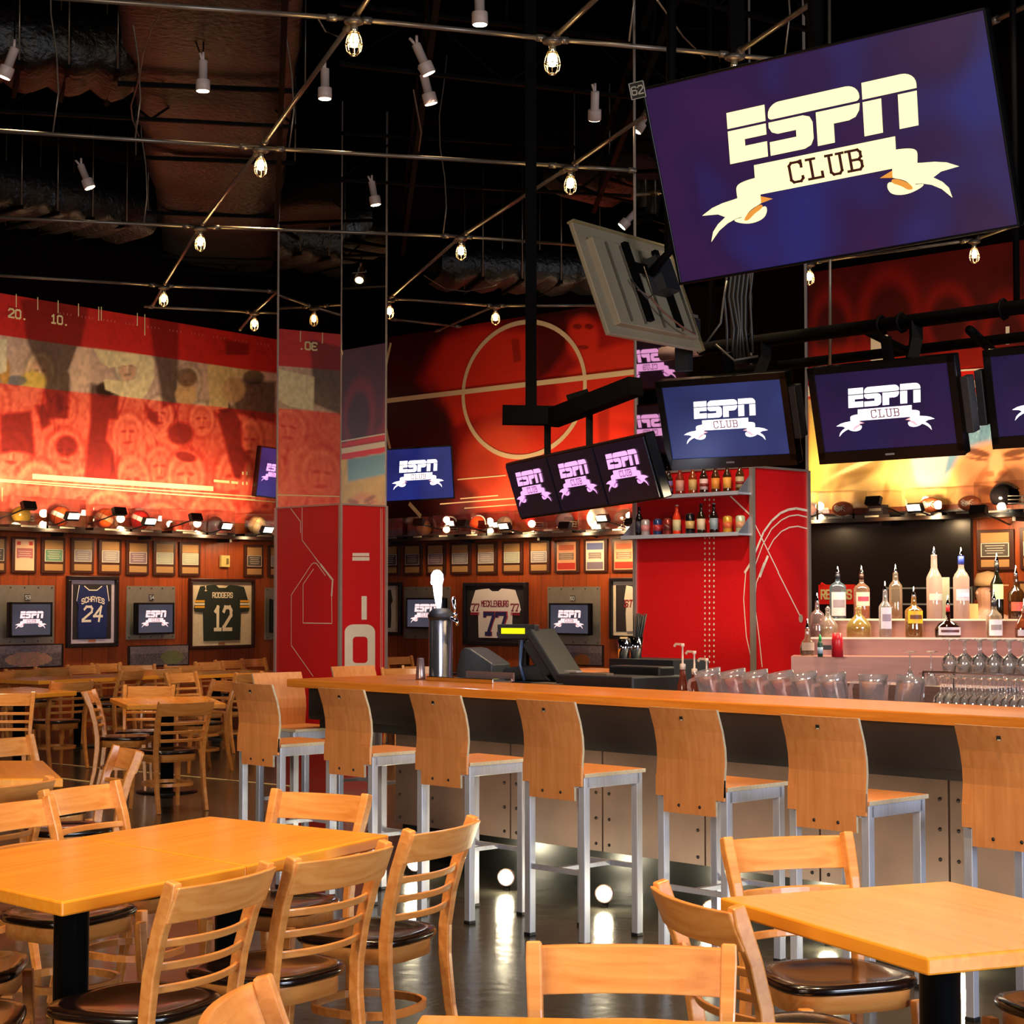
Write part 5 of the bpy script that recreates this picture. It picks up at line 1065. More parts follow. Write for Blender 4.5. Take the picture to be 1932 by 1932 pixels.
mb.tube([pz(1330, 650, 11.7), pz(1360, 610, 11.7), pz(1366, 560, 11.7), pz(1372, 530, 11.7)], .008, cm('#3a342c'), 6); mb.tube([pz(1350, 650, 11.7), pz(1385, 680, 11.7), pz(1430, 672, 11.7)], .008, cm('#3a342c'), 6)
o = mb.build('cable_bundle', None); tag(o, 'bundle of dark cables dropping behind the huge screen', 'cable')
mb = MB(); mb.bar(pz(1395, 690, 12.3), pz(1390, 300, 12.3) + Z * 1.5, .16, .1, M_['blackmetal']); o = mb.build('ceiling_mast', None); tag(o, 'dark steel mast behind the cable bundle', 'mast')
c = pz(1002, 785, 13.6); o = thing('rack_hanger', 'black ceiling post and beam holding the row of three screens', 'bracket', (0, 0, 0))
mb = MB(); mb.bar(pz(1002, 800, 13.6), Vector((c.x, c.y, 7.15)), .085, .085, M_['blackmetal'], up=(0, 1, 0)); mb.build('post', None, o)
mb = MB(); mb.bar(pz(948, 783, 13.6), pz(1061, 785, 13.6), .14, .14, M_['blackmetal']); mb.build('cross_plate', None, o)
mb = MB(); mb.bar(pz(1040, 790, 13.6), pz(1200, 728, 12.9), .13, .13, M_['blackmetal']); mb.bar(pz(1070, 752, 13.5), pz(1110, 740, 13.5), .05, .05, M_['blackmetal']); mb.build('beam', None, o)
mb = MB(); mb.bar(pz(1033, 800, 13.6), pz(1033, 868, 13.55), .05, .05, M_['blackmetal'], up=(0, 1, 0)); mb.bar(pz(1112, 765, 13.3), pz(1112, 850, 13.2), .05, .05, M_['blackmetal'], up=(0, 1, 0)); mb.build('drop_arm', None, o)
for k, (px, py) in enumerate(((1540, 0),)):
    mb = MB(); mb.tube([Vector((1.35, 7.9, 3.95)), Vector((1.35, 7.9, 7.15))], .035, M_['blackmetal'], 8); mb.box((1.38, 7.75, 3.75), (.4, .2, .3), M_['blackmetal'], Euler(E3(17, 0, -31)).to_matrix()); mb.build('ceiling_pole', None, None); o = bpy.data.objects['ceiling_pole']; tag(o, 'black ceiling pole bracket behind the huge screen', 'bracket')
    mb = MB(); mb.tube([Vector((.85, 10.95, 3.6)), Vector((.95, 10.8, 3.7)), Vector((1.0, 10.8, 7.15))], .03, M_['blackmetal'], 8); o = mb.build('ceiling_pole', None, None); tag(o, 'black ceiling pole holding the screen seen from behind', 'bracket')

# ------------------------------------------------------------------ bar
ZT, ZL_ = 1.105, 1.055
A0 = atz(540, 1296, ZL_); BR = -B
LEN = 7.2; WID = .68
bar = thing('bar_counter', 'long maple topped bar counter with steel panelled front', 'bar counter', (A0.x, A0.y, 0), ANG_BAR)   # local x toward camera right, y inwards
INL = 2.75
def prismz(mb, pts, z0, z1, m): mb.prism(pts, z0, z1, m)
mb = MB(); mb.prism([(0, 0), (LEN, 0), (LEN, WID), (WID, WID), (WID, INL), (0, INL)], ZL_, ZT, M_['bartop']); mb.build('counter_top', None, bar, bevel=.008)
mb = MB(); ap = .10; mb.prism([(ap, ap), (LEN, ap), (LEN, ap + .05), (ap + .05, ap + .05), (ap + .05, INL), (ap, INL)], .855, ZL_, M_['beam']); mb.build('apron', None, bar)
pf = .50
mb = MB(); mb.prism([(ap + .05, ap + .05), (LEN, ap + .05), (LEN, pf), (pf, pf), (pf, INL), (ap + .05, INL)], .80, .87, M_['beam']); mb.build('soffit', None, bar)
x = sdir(Vector((A0.x, A0.y, 0)) + N * pf, BR, 1138); x -= .74 * int(x / .74)
while x < pf - .02: x += .74
x -= .74
while x < LEN:
    x2 = min(x + .74, LEN); x = max(x, pf - .02); mb = MB(); mb.box(((x + x2) / 2, pf, .53), (x2 - x - .012, .02, .64), M_['barpanel'])
    for xx in (x + .05, x2 - .05):
        for i in range(5): mb.lathe([(0, .008), (.008, .005), (.010, 0)], cm('#3a2e26', .4, .5), 8, o=(xx, pf - .010, .25 + i * .14), R=Matrix.Rotation(PI / 2, 3, 'X'))
    mb.build('front_panel', None, bar); x = x2
x = pf
while x < INL:
    x2 = min(x + .80, INL); mb = MB(); mb.box((pf, (x + x2) / 2, .53), (.02, x2 - x - .012, .64), M_['barpanel']); mb.build('front_panel', None, bar); x = x2
mb = MB(); mb.prism([(pf + .02, pf + .02), (LEN, pf + .02), (LEN, pf + .07), (pf + .07, pf + .07), (pf + .07, INL), (pf + .02, INL)], 0.0, .90, M_['kick']); mb.build('toe_kick', None, bar)
mb = MB(); mb.tube([(1.25 + .02 * math.cos(t), ap - .02 + .0, .93 + .025 * math.sin(t)) for t in [PI + i * PI / 8 for i in range(9)]], .005, M_['chrome'], 6); mb.tube([(1.27, ap - .02, .93), (1.27, ap + .01, .94)], .005, M_['chrome'], 6); mb.build('bag_hook', None, bar)
def barpt(x, y, z): return Matrix.Translation((A0.x, A0.y, 0)) @ Matrix.Rotation(ANG_BAR, 4, 'Z') @ Vector((x, y, z))
# working ledge behind the bar
mb = MB(); mb.box((LEN / 2 + .5, WID + .33, .94), (LEN - 1.1, .62, .04), M_['steel']); mb.box((LEN / 2 + .5, WID + .35, .46), (LEN - 1.1, .55, .92), M_['black2']); o = mb.build('work_counter', None, None, (A0.x, A0.y, 0), (0, 0, ANG_BAR)); tag(o, 'steel working counter on the inner side of the bar', 'counter')
# floor pucks by the toe kick
pk = None
for i, (x, y) in enumerate(((783, 1630), (955, 1657), (1140, 1688), (1343, 1718), (1562, 1757), (1810, 1796))):
    c = atz(x, y, .07)
    if pk is None:
        pk = thing('floor_light', 'x', 'lamp', c, ANG_BAR, 'round lights near the floor along the bar'); mb = MB(); R = Matrix.Rotation(PI / 2, 3, 'X')
        mb.lathe([(0, -.03), (.045, -.03), (.05, 0), (.046, .012), (.0, .012)], M_['steel'], 20, R=R); mb.box((0, .02, -.035), (.03, .03, .075), M_['blackmetal']); mb.build('housing', None, pk)
        mb = MB(); mb.lathe([(0, .022), (.028, .019), (.04, .012)], M_['puck'], 20, R=R); mb.build('lens', None, pk); o = pk
    else: o = dup(pk, c)
    o.location.z = .075; o.rotation_euler = (0, 0, ANG_BAR + .62); o['label'] = 'round bright light near the floor under the bar, %s from the left' % ordn[i]
    d = Vector((math.sin(ANG_BAR + .62), -math.cos(ANG_BAR + .62), 0)); lamp('floor_light_beam', 'POINT', tuple(c + d * .07 + Z * .02), 5, (1, .88, .6), .03)

# ------------------------------------------------------------------ stools
st0 = None
def make_stool(loc, rz, label):
    o = thing('bar_stool', label, 'bar stool', loc, rz, 'plywood and aluminium bar stools'); h = .395 / 2; t = .038; hz = .775
    for (x, y) in ((-h, -h), (h, -h), (-h, h), (h, h)):
        mb = MB(); mb.box((x * .915, y * .915, hz / 2 + .005), (t, t, hz - .01), M_['alu']); mb.box((x * .915, y * .915, .008), (t + .006, t + .006, .016), M_['black2']); mb.build('leg', None, o, bevel=.003)
    mb = MB(); q = h * .915
    for (cx, cy, dx, dy) in ((0, -q, 2 * q, t), (0, q, 2 * q, t), (-q, 0, t, 2 * q), (q, 0, t, 2 * q)): mb.box((cx, cy, hz - .025), (dx, dy, .05), M_['alu'])
    mb.build('seat_frame', None, o, bevel=.002)
    mb = MB(); z_ = .33
    mb.box((0, -q, z_), (2 * q, .022, .022), M_['alu']); mb.box((0, q, z_), (2 * q, .022, .022), M_['alu']); mb.box((0, 0, z_), (.028, 2 * q, .02), M_['alu']); mb.build('footrest', None, o)
    mb = MB(); mb.box((0, .012, hz + .009), (.40, .42, .018), M_['ply']); mb.box((0, .222, hz + .009), (.40, .003, .018), M_['plyedge']); mb.box((.2005, .012, hz + .009), (.003, .42, .018), M_['plyedge']); mb.build('seat', None, o, bevel=.003)
    prof = [(-.215, .665), (-.217, .75), (-.212, .84), (-.206, .90), (-.210, .96), (-.226, 1.03), (-.252, 1.10), (-.262, 1.128)]
    mb = MB(); th = .013
    for i in range(len(prof) - 1):
        (y0, z0), (y1, z1) = prof[i], prof[i + 1]
        w0 = .150 if z0 < .74 else .195; w1 = .150 if z1 < .74 else .195
        if z0 < .74 <= z1: w1 = .150; 
        n = 8; vs = []; fs = []
        for j in range(n + 1):
            u = -1 + 2 * j / n
            for (yy, zz, ww) in ((y0, z0, w0), (y1, z1, w1)):
                bow = .0 if zz < .76 else -.02 * (1 - u * u) * min(1, (zz - .76) / .2)
                vs += [(u * ww, yy + bow, zz), (u * ww, yy + bow + th, zz)]
        for j in range(n):
            a = 4 * j; fs += [(a, a + 4, a + 6, a + 2), (a + 1, a + 3, a + 7, a + 5)]
        mb.add(vs, fs, M_['ply'], True); e = 4 * n
        mb.add([vs[0], vs[1], vs[3], vs[2]], [(0, 1, 2, 3)], M_['plyedge']); mb.add([vs[e], vs[e + 1], vs[e + 3], vs[e + 2]], [(3, 2, 1, 0)], M_['plyedge'])
        if i == len(prof) - 2: mb.add([vs[4 * j + 2 + q_] for j in range(n + 1) for q_ in (0, 1)], [(2 * j, 2 * j + 2, 2 * j + 3, 2 * j + 1) for j in range(n)], M_['plyedge'])
        if i == 0: mb.add([vs[4 * j + q_] for j in range(n + 1) for q_ in (0, 1)], [(2 * j, 2 * j + 1, 2 * j + 3, 2 * j + 2) for j in range(n)], M_['plyedge'])
    # wide part starts at seat height
    mb.box((-.172, -.210, .78), (.046, .013, .09), M_['ply']); mb.box((.172, -.210, .78), (.046, .013, .09), M_['ply'])
    bk = mb.build('backrest', None, o)
    mb = MB(); mb.box((0, -.2655, 1.085), (.018, .008, .018), M_['black2']); mb.box((.003, -.2705, 1.078), (.014, .002, .005), M_['plyedge']); mb.build('finger_hole', None, bk)  # dark block painted for the shade in the hole, pale strip for its glint
    for x_ in (-.06, .06): mb = MB(); mb.lathe([(0, .004), (.006, .003), (.008, 0)], M_['black2'], 8, o=(x_, -.216, .70), R=Matrix.Rotation(PI / 2, 3, 'X')); mb.build('screw', None, bk)
    return o
RR = atz(1103, 1786, 0); sp_ = ('first along the front, at the bar corner', 'second along the bar front', 'third along the bar front', 'fourth, in the middle of the photo', 'fifth along the bar front', 'sixth, in front of the right table', 'seventh, cut by the right edge')
for i, t in enumerate((-2.28, -1.497, -.764, 0, .824, 1.531, 2.335)):
    c = RR - B * (t * 1.035) + B * .195 + N * .195
    lb = 'plywood bar stool with its back to us, ' + sp_[i]
    if st0 is None: st0 = make_stool(c, ANG_BAR, lb)
    else: dup(st0, c, ANG_BAR, lb)
dup(st0, (lambda v: Vector((v.x, v.y, 0)))(atz(566, 1374, .78)), ANG_BAR - PI / 2, 'pale lit bar stool behind the first one, at the bar end')
dup(st0, (lambda v: Vector((v.x, v.y, 0)))(aty(708, 1300, 12.75)), ANG_BAR - PI / 2, 'bar stool whose back top just shows above the bar, near the zero pillar')

# ------------------------------------------------------------------ tables
def table(corners, label, z=.76, th=.042, base_c=None):
    c = sum(corners, Vector()) / len(corners); c.z = 0; e = (corners[1] - corners[0]); rz = math.atan2(e.y, e.x)
    o = thing('dining_table', label, 'table', c, rz, 'square pedestal tables'); R = Matrix.Rotation(-rz, 3, 'Z')
    L = [R @ (Vector((p.x, p.y, 0)) - c) for p in corners]; mb = MB(); a = sum(L[i].x * L[(i + 1) % 4].y - L[(i + 1) % 4].x * L[i].y for i in range(4))
    if a < 0: L = L[::-1]
    mb.prism([(p.x, p.y) for p in L], z - th, z, M_['table']); mb.build('table_top', None, o, bevel=.006)
    mb = MB(); mb.lathe([(.055, .03), (.055, z - th - .02), (.09, z - th - .015), (.09, z - th)], M_['pedestal'], 24); mb.build('pedestal_column', None, o)
    mb = MB(); mb.lathe([(0, .045), (.06, .04), (.20, .018), (.25, .012), (.255, 0), (0, 0)], M_['pedestal'], 32); mb.build('pedestal_foot', None, o)
    return o
TZ = .76
def tp4(*pp): return [atz(x, y, TZ) for x, y in pp]
q = tp4((117, 1702), (465, 1634), (151, 1579)); q4 = q[0] + (q[2] - q[1]); table([q[0], q[1], q[2], q4], 'maple table at lower left, nearer half of the joined pair')
table(tp4((466, 1633.5), (734, 1575), (397, 1540), (152, 1578.5)), 'maple table at lower left, farther half of the joined pair')
q = tp4((1358, 1693), (1750, 1808), (1789, 1662)); table([q[0], q[1], q[1] + q[2] - q[0], q[2]], 'square maple table at lower right')
q = tp4((795, 1914), (1590, 1931)); d_ = (q[1] - q[0]); pn = Vector((d_.y, -d_.x, 0)).normalized() * .8; table([q[0], q[0] + pn, q[1] + pn, q[1]], 'maple table edge along the very bottom of the photo')
table(tp4((207, 1317), (240, 1330), (426, 1327), (391, 1313)), 'small maple table in the left middle with five chairs around')
q = tp4((82, 1435), (119, 1469)); lf = Vector((-.85, .0, 0)); table([q[0], q[1], q[1] + lf, q[0] + lf], 'maple table cut by the left edge above the joined pair')
q = tp4((145, 1304), (50, 1295.5), (22, 1312)); table([q[0], q[1], q[1] + (q[2] - q[0]) * 1.0, q[2]], 'maple table at far left beyond the side-on chair')
ta = atz(150, 1277, TZ); d1 = LWD * .9; d2 = LW_N * .42; table([ta - d1 - d2, ta + d1 - d2, ta + d1 + d2, ta - d1 + d2], 'dim long table near the left wall under jersey 24')
ta = atz(408, 1268.5, TZ); d1 = LWD * .8; d2 = LW_N * .4; table([ta - d1 - d2, ta + d1 - d2, ta + d1 + d2, ta - d1 + d2], 'dim table near the left wall under the green jersey')

# ------------------------------------------------------------------ ladderback chairs
ch0 = None
def make_chair(loc, rz, label):
    o = thing('dining_chair', label, 'chair', loc, rz, 'ladderback beech chairs'); W = M_['chair']
    for s_ in (-1, 1):
        mb = MB(); mb.sweep([(s_ * .19, -.255, 0), (s_ * .188, -.215, .18), (s_ * .186, -.195, .36), (s_ * .188, -.195, .46), (s_ * .192, -.212, .58), (s_ * .198, -.245, .70), (s_ * .203, -.285, .80), (s_ * .204, -.296, .842)], [(.028, .030), (.028, .036), (.028, .042), (.028, .042), (.030, .042), (.032, .040), (.034, .044), (.032, .036)], W, up=(0, 1, 0)); mb.build('leg', None, o, bevel=.005)
        mb = MB(); mb.sweep([(s_ * .190, .205, 0), (s_ * .178, .185, .40)], [(.022, .022), (.036, .036)], W, up=(0, 1, 0)); mb.build('leg', None, o, bevel=.004)
    def curved(z0, z1, hw, ye, bow, th, lean, nm):
        mb = MB(); n = 12; vs = []
        for j in range(n + 1):
            u = -1 + 2 * j / n; x = u * hw
            for (zz, yo) in ((z0, 0), (z1, lean)):
                y = ye - bow * (1 - u * u) + yo; vs += [(x, y, zz), (x, y - th, zz)]
        fs = [(0, 1, 3, 2), (4 * n, 4 * n + 2, 4 * n + 3, 4 * n + 1)]
        for j in range(n): a = 4 * j; fs += [(a, a + 2, a + 6, a + 4), (a + 1, a + 5, a + 7, a + 3), (a, a + 4, a + 5, a + 1), (a + 2, a + 3, a + 7, a + 6)]
        mb.add(vs, fs, W); return mb.build(nm, None, o, bevel=.004)
    curved(.728, .828, .214, -.266, .036, .018, -.040, 'top_rail')
    for z_, y_ in ((.655, -.222), (.590, -.204), (.527, -.190)): curved(z_, z_ + .024, .190, y_, .050, .014, -.006, 'slat')
    # seat: rounded trapezoid, dished, dark edge
    def outline(k, n=32):
        pts = []
        for i in range(n):
            a = 2 * PI * i / n; c, s_ = math.cos(a), math.sin(a); x = math.copysign(abs(c) ** .62, c); y = math.copysign(abs(s_) ** .62, s_)
            pts.append((x * (.205 + .022 * y) * k, (y * .205 - .005) * k))
        return pts
    mb = MB(); rings = [(1.0, .432), (1.03, .440), (1.03, .452), (1.0, .460), (.86, .461), (.7, .454), (.4, .449), (.05, .448)]; vs = []
    for k_, z_ in rings: vs += [(x, y, z_) for x, y in outline(k_)]
    n = 32; fs = [tuple(range(n))[::-1]] + [(i * n + k, i * n + (k + 1) % n, (i + 1) * n + (k + 1) % n, (i + 1) * n + k) for i in range(len(rings) - 1) for k in range(n)] + [tuple((len(rings) - 1) * n + k for k in range(n))]
    mb.add(vs, fs, M_['seat'], True); mb.build('seat', None, o)
    mb = MB(); vs = [(x, y, z_) for z_ in (.375, .434) for x, y in outline(.94)] + [(x, y, z_) for z_ in (.375, .434) for x, y in outline(.86)]
    fs = [(k, (k + 1) % n, n + (k + 1) % n, n + k) for k in range(n)] + [(2 * n + k, 3 * n + k, 3 * n + (k + 1) % n, 2 * n + (k + 1) % n) for k in range(n)] + [(k, 2 * n + k, 2 * n + (k + 1) % n, (k + 1) % n) for k in range(n)]
    mb.add(vs, fs, W, True); mb.build('seat_apron', None, o)
    mb = MB(); pts = []
    for i in range(28):
        a = 2 * PI * i / 28; c, s_ = math.cos(a), math.sin(a); pts.append((.165 * math.copysign(abs(c) ** .75, c), .18 * math.copysign(abs(s_) ** .75, s_) - .005, .20))
    mb.sweep(pts + [pts[0], pts[1]], [(.016, .026)] * 30, W); mb.build('hoop_stretcher', None, o)
    for c in o.children:
        for v in c.data.vertices: v.co.x *= 1.055
    return o
RLOC = Vector((0, -.30, 0))
def place(center, h, label):
    global ch0
    rz = -math.radians(h)
    if ch0 is None: ch0 = make_chair(center, rz, label); return ch0
    return dup(ch0, center, rz, label)
def chairLR(L, R_, view, label, dz=.825):
    a = atz(*L, dz); b_ = atz(*R_, dz); e = (b_ - a); e.z = 0; e.normalize(); m = (a + b_) / 2; x = e if view == 'B' else -e
    y = Vector((-x.y, x.x, 0)); h = math.degrees(math.atan2(y.x, y.y)); c = m + y * .29; c.z = 0; return place(c, h, label)
def chairM(px, py, h, label, dz=.825, y=None):
    m = atz(px, py, dz) if y is None else aty(px, 1200, y); d = Vector((math.sin(math.radians(h)), math.cos(math.radians(h)), 0)); c = m + d * .29; c.z = 0; return place(c, h, label)
c1 = chairLR((318, 1677), (506, 1635), 'B', 'pale chair at lower left, leftmost of three seen from behind')
chairLR((555, 1627), (722, 1597), 'B', 'chair seen from behind, middle of three in front of joined tables')
chairLR((768, 1575), (890, 1548), 'B', 'chair seen from behind at the right end of joined tables')
dv = Vector((.46, .89, 0)).normalized()
place(Vector((-1.55, 5.0, 0)), 82, 'chair at the bottom left corner with only its seat showing')
place(Vector((-1.74, 5.72, 0)), 84, 'chair at the left edge under the nearer joined table')
chairM(153, 1489, 118, 'orange chair facing us behind the joined tables, right one')
chairM(18, 1520, 118, 'pinkish lit chair behind the joined tables, cut by left edge')
chairM(22, 1480, -60, 'pale chair back above the left edge table side')
chairLR((212, 1410), (265, 1425), 'F', 'chair seen edge-on between left tables, orange rail')
chairM(4, 1396, 120, 'chair at left edge behind the left edge table')
chairLR((516, 1496), (695, 1507), 'F', 'orange chair facing us at the far end of joined tables')
chairLR((985, 1791), (1398, 1797), 'F', 'nearest orange chair at the bottom centre facing us')
chairLR((418, 1948), (496, 1862), 'F', 'cropped chair post and rail rising from the bottom edge')
chairLR((1378, 1590), (1592, 1580), 'F', 'orange chair facing us behind the right table')
chairLR((1240, 1670), (1405, 1726), 'B', 'pale chair left of the right table seen from behind')
place(Vector((1.62, 5.15, 0)), -112, 'chair with only its dark seat showing under the right table')
# middle distance
chairM(136, 1287, -46, 'chair turned left beside the far left table')
chairM(170, 1306, 86, 'side-on chair left of the small middle table')
chairLR((300, 1328), (401, 1324), 'B', 'chair seen from behind in front of the small middle table')
chairM(282, 1296, 178, 'chair facing us behind the small middle table')
chairM(424, 1286, -130, 'chair at the right of small middle table, behind the first stool')
chairM(341, 1271, 125, 'short-looking chair behind the small table near the stools')
chairM(12, 1310, 170, 'chair at the left edge in front of the far left table')
for (px, py, h, lb) in ((42, 1264, -50, 'dim chair near left wall, second from left edge'), (97, 1260, -50, 'dim chair near left wall, third from left edge'), (-8, 1268, -50, 'dim chair near left wall at the left edge'), (156, 1256, 128, 'dim chair behind the long wall table, left one'), (200, 1253, 128, 'dim chair behind the long wall table, right one'), (249, 1266, -70, 'dim chair right of the long wall table'), (258, 1256, 150, 'orange lit chair rail under the second wall screen'), (303, 1263, -20, 'dark chair below the second stadium photograph'), (345, 1256, -30, 'dark chair right of the second stadium photograph'), (394, 1250, 130, 'far chair under the green jersey, left one'), (431, 1247, 130, 'far chair under the green jersey, middle one'), (478, 1244, 125, 'far chair under the green jersey, right one'), (470, 1271, -60, 'dim chair just left of the pale lit stool'), (752, 1240, 140, 'dark chair right of the zero pillar'), (756, 1262, 160, 'low chair rail above the bar beside the pillar'), (795, 1258, 170, 'chair rail above the bar behind the steel cup')):
    m = atz(px, py, .825)
    # keep the chair clear of the walls
    for wl in (WL, WB):
        dd = (m - wl.p0).dot(wl.n)
        if dd < .75: m = m * (1 - (.75 - dd) / max(.2, -wl.n.dot(m.normalized()) * 24) / 1.0)
    m.z = 0; d = Vector((math.sin(math.radians(h)), math.cos(math.radians(h)), 0)); place(m + d * .29, h, lb)

# ------------------------------------------------------------------ beer shelves on the right pillar
pc, pwl, pwr, pzt = pr
PF = Wall(pc, -B, -N)                    # front-left face: distance along +x local = toward the corner; negative s = away
def pface(px, py, off=0.0): return PF.sz(px, py, off)
def pshelf(y_left, y_right, label):
    zz = (pface(1300, (y_left + y_right) / 2, .16)[1]); o = thing('bottle_shelf', label, 'shelf', PF.w(-pwl / 2, zz, 0), ANG_BAR)
    mb = MB(); mb.box((0, -.09, -.008), (pwl, .18, .016), M_['alu']); mb.box((0, -.178, -.005), (pwl, .008, .03), M_['alu']); mb.build('board', None, o)
    mb = MB()
    for x_ in (pwl / 2 - .006, -pwl / 2 + .006): mb.prismy([(0, 0), (0, .0)], 0, 0) if False else mb.add([(x_, 0, 0), (x_, -.17, 0), (x_, 0, .16), (x_ - .006, 0, 0), (x_ - .006, -.17, 0), (x_ - .006, 0, .16)], [(0, 1, 2), (5, 4, 3), (0, 3, 4, 1), (1, 4, 5, 2), (2, 5, 3, 0)], cm('#8a8c98', .3, .4))
    mb.build('end_bracket', None, o); return zz
z1s = pshelf(938, 929, 'upper steel shelf with beer bottles on the red pillar'); z2s = pshelf(1012, 1006, 'lower steel shelf with cans and bottles on red pillar')
def bottle_mb(o, h, r, body, label_c, cap, neck=.38, shoulder=.58, lab2=None, glass=True, capname='cap'):
    g_ = cm(body, .08) if not hasattr(body, 'name') else body
    mb = MB(); mb.lathe([(0, 0), (r * .95, 0), (r, .01), (r, h * shoulder), (r * .85, h * (shoulder + .06)), (r * .42, h * (1 - neck * .62)), (r * .36, h * .93), (r * .40, h * .935), (r * .40, h * .955), (r * .36, h * .96)], g_, 14); mb.build('glass_body', None, o)
    if label_c:
        mb = MB(); mb.lathe([(r * 1.02, h * .16), (r * 1.02, h * shoulder * .88)], cm(label_c, .5), 14)
        if lab2: mb.lathe([(r * 1.035, h * .26), (r * 1.035, h * shoulder * .62)], cm(lab2, .5), 14)
        mb.build('paper_label', None, o)
    mb = MB(); mb.lathe([(r * .44, h * .955), (r * .46, h * .99), (0, h)], cm(cap, .3, .3), 12); mb.build(capname, None, o)
beer = [(1203, '#2a1408', '#b83a3a', '#b89a60'), (1222, '#24300c', '#c8b030', '#c8b890'), (1241, '#3a2a10', '#c8b0a0', '#888888'), (1262, '#1c1010', '#6a6090', '#b8a8a0'), (1283, '#7a2414', '#c88a78', '#c8a070'), (1307, '#8a3410', '#c8a060', '#c08040'), (1328, '#301810', '#e0b8b0', '#c8b8a0'), (1350, '#4a2408', '#e08a30', '#c88a40'), (1372, '#3a1c0a', '#e8a040', '#a06a30'), (1396, '#4a2c14', '#b8a078', '#d8a880')]
bn = ['red labelled', 'yellow labelled', 'pale brown labelled', 'violet labelled', 'pink labelled', 'amber', 'white and red oval labelled', 'orange labelled', 'round orange labelled', 'tan labelled']
for i, (px, b1, lc, cp) in enumerate(beer):
    s_ = PF.sz(px, 930, .09)[0]; o = thing('beer_bottle', bn[i] + ' beer bottle on the upper pillar shelf', 'bottle', PF.w(s_, z1s, .09), ANG_BAR, 'beer bottles on the upper pillar shelf'); bottle_mb(o, .25, .034, b1, lc, cp, lab2=('#7a2418' if i % 3 == 0 else None))
low = [(1206, 'b', '#140c10', '#2a2438', '#201410', 'dark tall'), (1218, 'c', '#b8a8a4', '#c87a78', '', 'silver and pink'), (1241, 'c', '#2c3a68', '#b02c30', '', 'blue and red'), (1260, 'c', '#8a2c20', '#5a1c14', '', 'maroon'), (1277, 'b', '#d83a18', '#c8b888', '#c8c0b8', 'clear orange'), (1302, 'k', '#141014', '#c8a060', '', 'tall black stout'), (1323, 'b', '#201408', '#d0b898', '#1c1a38', 'dark brown with yellow neck'), (1347, 'b', '#1c0c08', '#8a98a0', '#888890', 'silver labelled'), (1373, 'c', '#d89a30', '#c85a30', '', 'gold and orange'), (1397, 'c', '#c8c8a0', '#c88a60', '', 'pale gold')]
for i, (px, k, c1_, c2_, cp, nm) in enumerate(low):
    s_ = PF.sz(px, 1008, .09)[0]; loc = PF.w(s_, z2s, .09)
    if k == 'b': o = thing('beer_bottle', nm + ' beer bottle on the lower pillar shelf', 'bottle', loc, ANG_BAR, 'bottles on the lower pillar shelf'); bottle_mb(o, .255, .034, c1_, c2_, cp)
    else:
        h = .178 if k == 'k' else .145; r = .038; o = thing('drink_can', nm + ' can on the lower pillar shelf', 'can', loc, ANG_BAR, 'cans on the lower pillar shelf')
        mb = MB(); mb.lathe([(0, .0), (.025, .0), (r, .008), (r, h - .012), (.027, h - .002)], cm(c1_, .25, .3), 16); mb.build('can_body', None, o)
        mb = MB(); mb.lathe([(r * 1.015, h * .3), (r * 1.015, h * .65)], cm(c2_, .3), 16); mb.build('printed_band', None, o)
        mb = MB(); mb.lathe([(.027, h - .002), (.024, h), (.022, h - .004), (0, h - .004)], cm('#c8c4c0', .2, .7), 16); mb.build('can_lid', None, o)

# ------------------------------------------------------------------ back bar with liquor
BBY = 11.7
e0 = aty(1530, 1204, BBY); zt1 = e0.z; zt2 = aty(1530, 1169, BBY + .25).z; zt0 = aty(1503, 1238, BBY - .25).z
bb = thing('back_bar', 'stepped stainless steel back bar holding the liquor bottles', 'bar shelf', (e0.x, e0.y, 0), ANG_BAR + .60)   # nearly frontal steps
LB = 3.2
mb = MB()
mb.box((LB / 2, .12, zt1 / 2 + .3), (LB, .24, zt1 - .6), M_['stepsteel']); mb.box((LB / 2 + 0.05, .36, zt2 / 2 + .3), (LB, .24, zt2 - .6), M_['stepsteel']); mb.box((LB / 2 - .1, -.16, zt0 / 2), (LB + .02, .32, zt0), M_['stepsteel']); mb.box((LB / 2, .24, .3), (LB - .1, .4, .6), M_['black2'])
mb.build('steps', None, bb)
mb = MB(); mb.box((LB / 2, -.002, zt1 + .001), (LB, .012, .012), M_['cream']); mb.box((LB / 2 + .05, .238, zt2 + .001), (LB, .012, .012), M_['cream']); mb.build('step_edge', None, bb)  # cream strips paint the light caught on the step edges
mb = MB(); mb.box((.10, -.0, zt1 - .06), (.09, .006, .03), M_['black2']); mb.build('badge', None, bb)
Rbb = Matrix.Rotation(ANG_BAR + .60, 3, 'Z')
def bbp(px, row):
    yl = {0: -.16, 1: .11, 2: .35}[row]; zz = {0: zt0, 1: zt1, 2: zt2}[row]; o0 = e0.copy(); o0.z = 0; p0 = o0 + Rbb @ Vector((0, yl, 0)); d = Rbb @ Vector((1, 0, 0)); s_ = sdir(p0, d, px); p = p0 + d * s_; p.z = zz; return p
lamp('back_bar_glow', 'AREA', tuple(bbp(1700, 2) + Z * .9 + Vector((0, -.3, 0))), 55, (1, .8, .5), 2.2, aim=tuple(bbp(1700, 2) - Z), size_y=.2)  # added area light above the bottles, in place of the glow between the steps
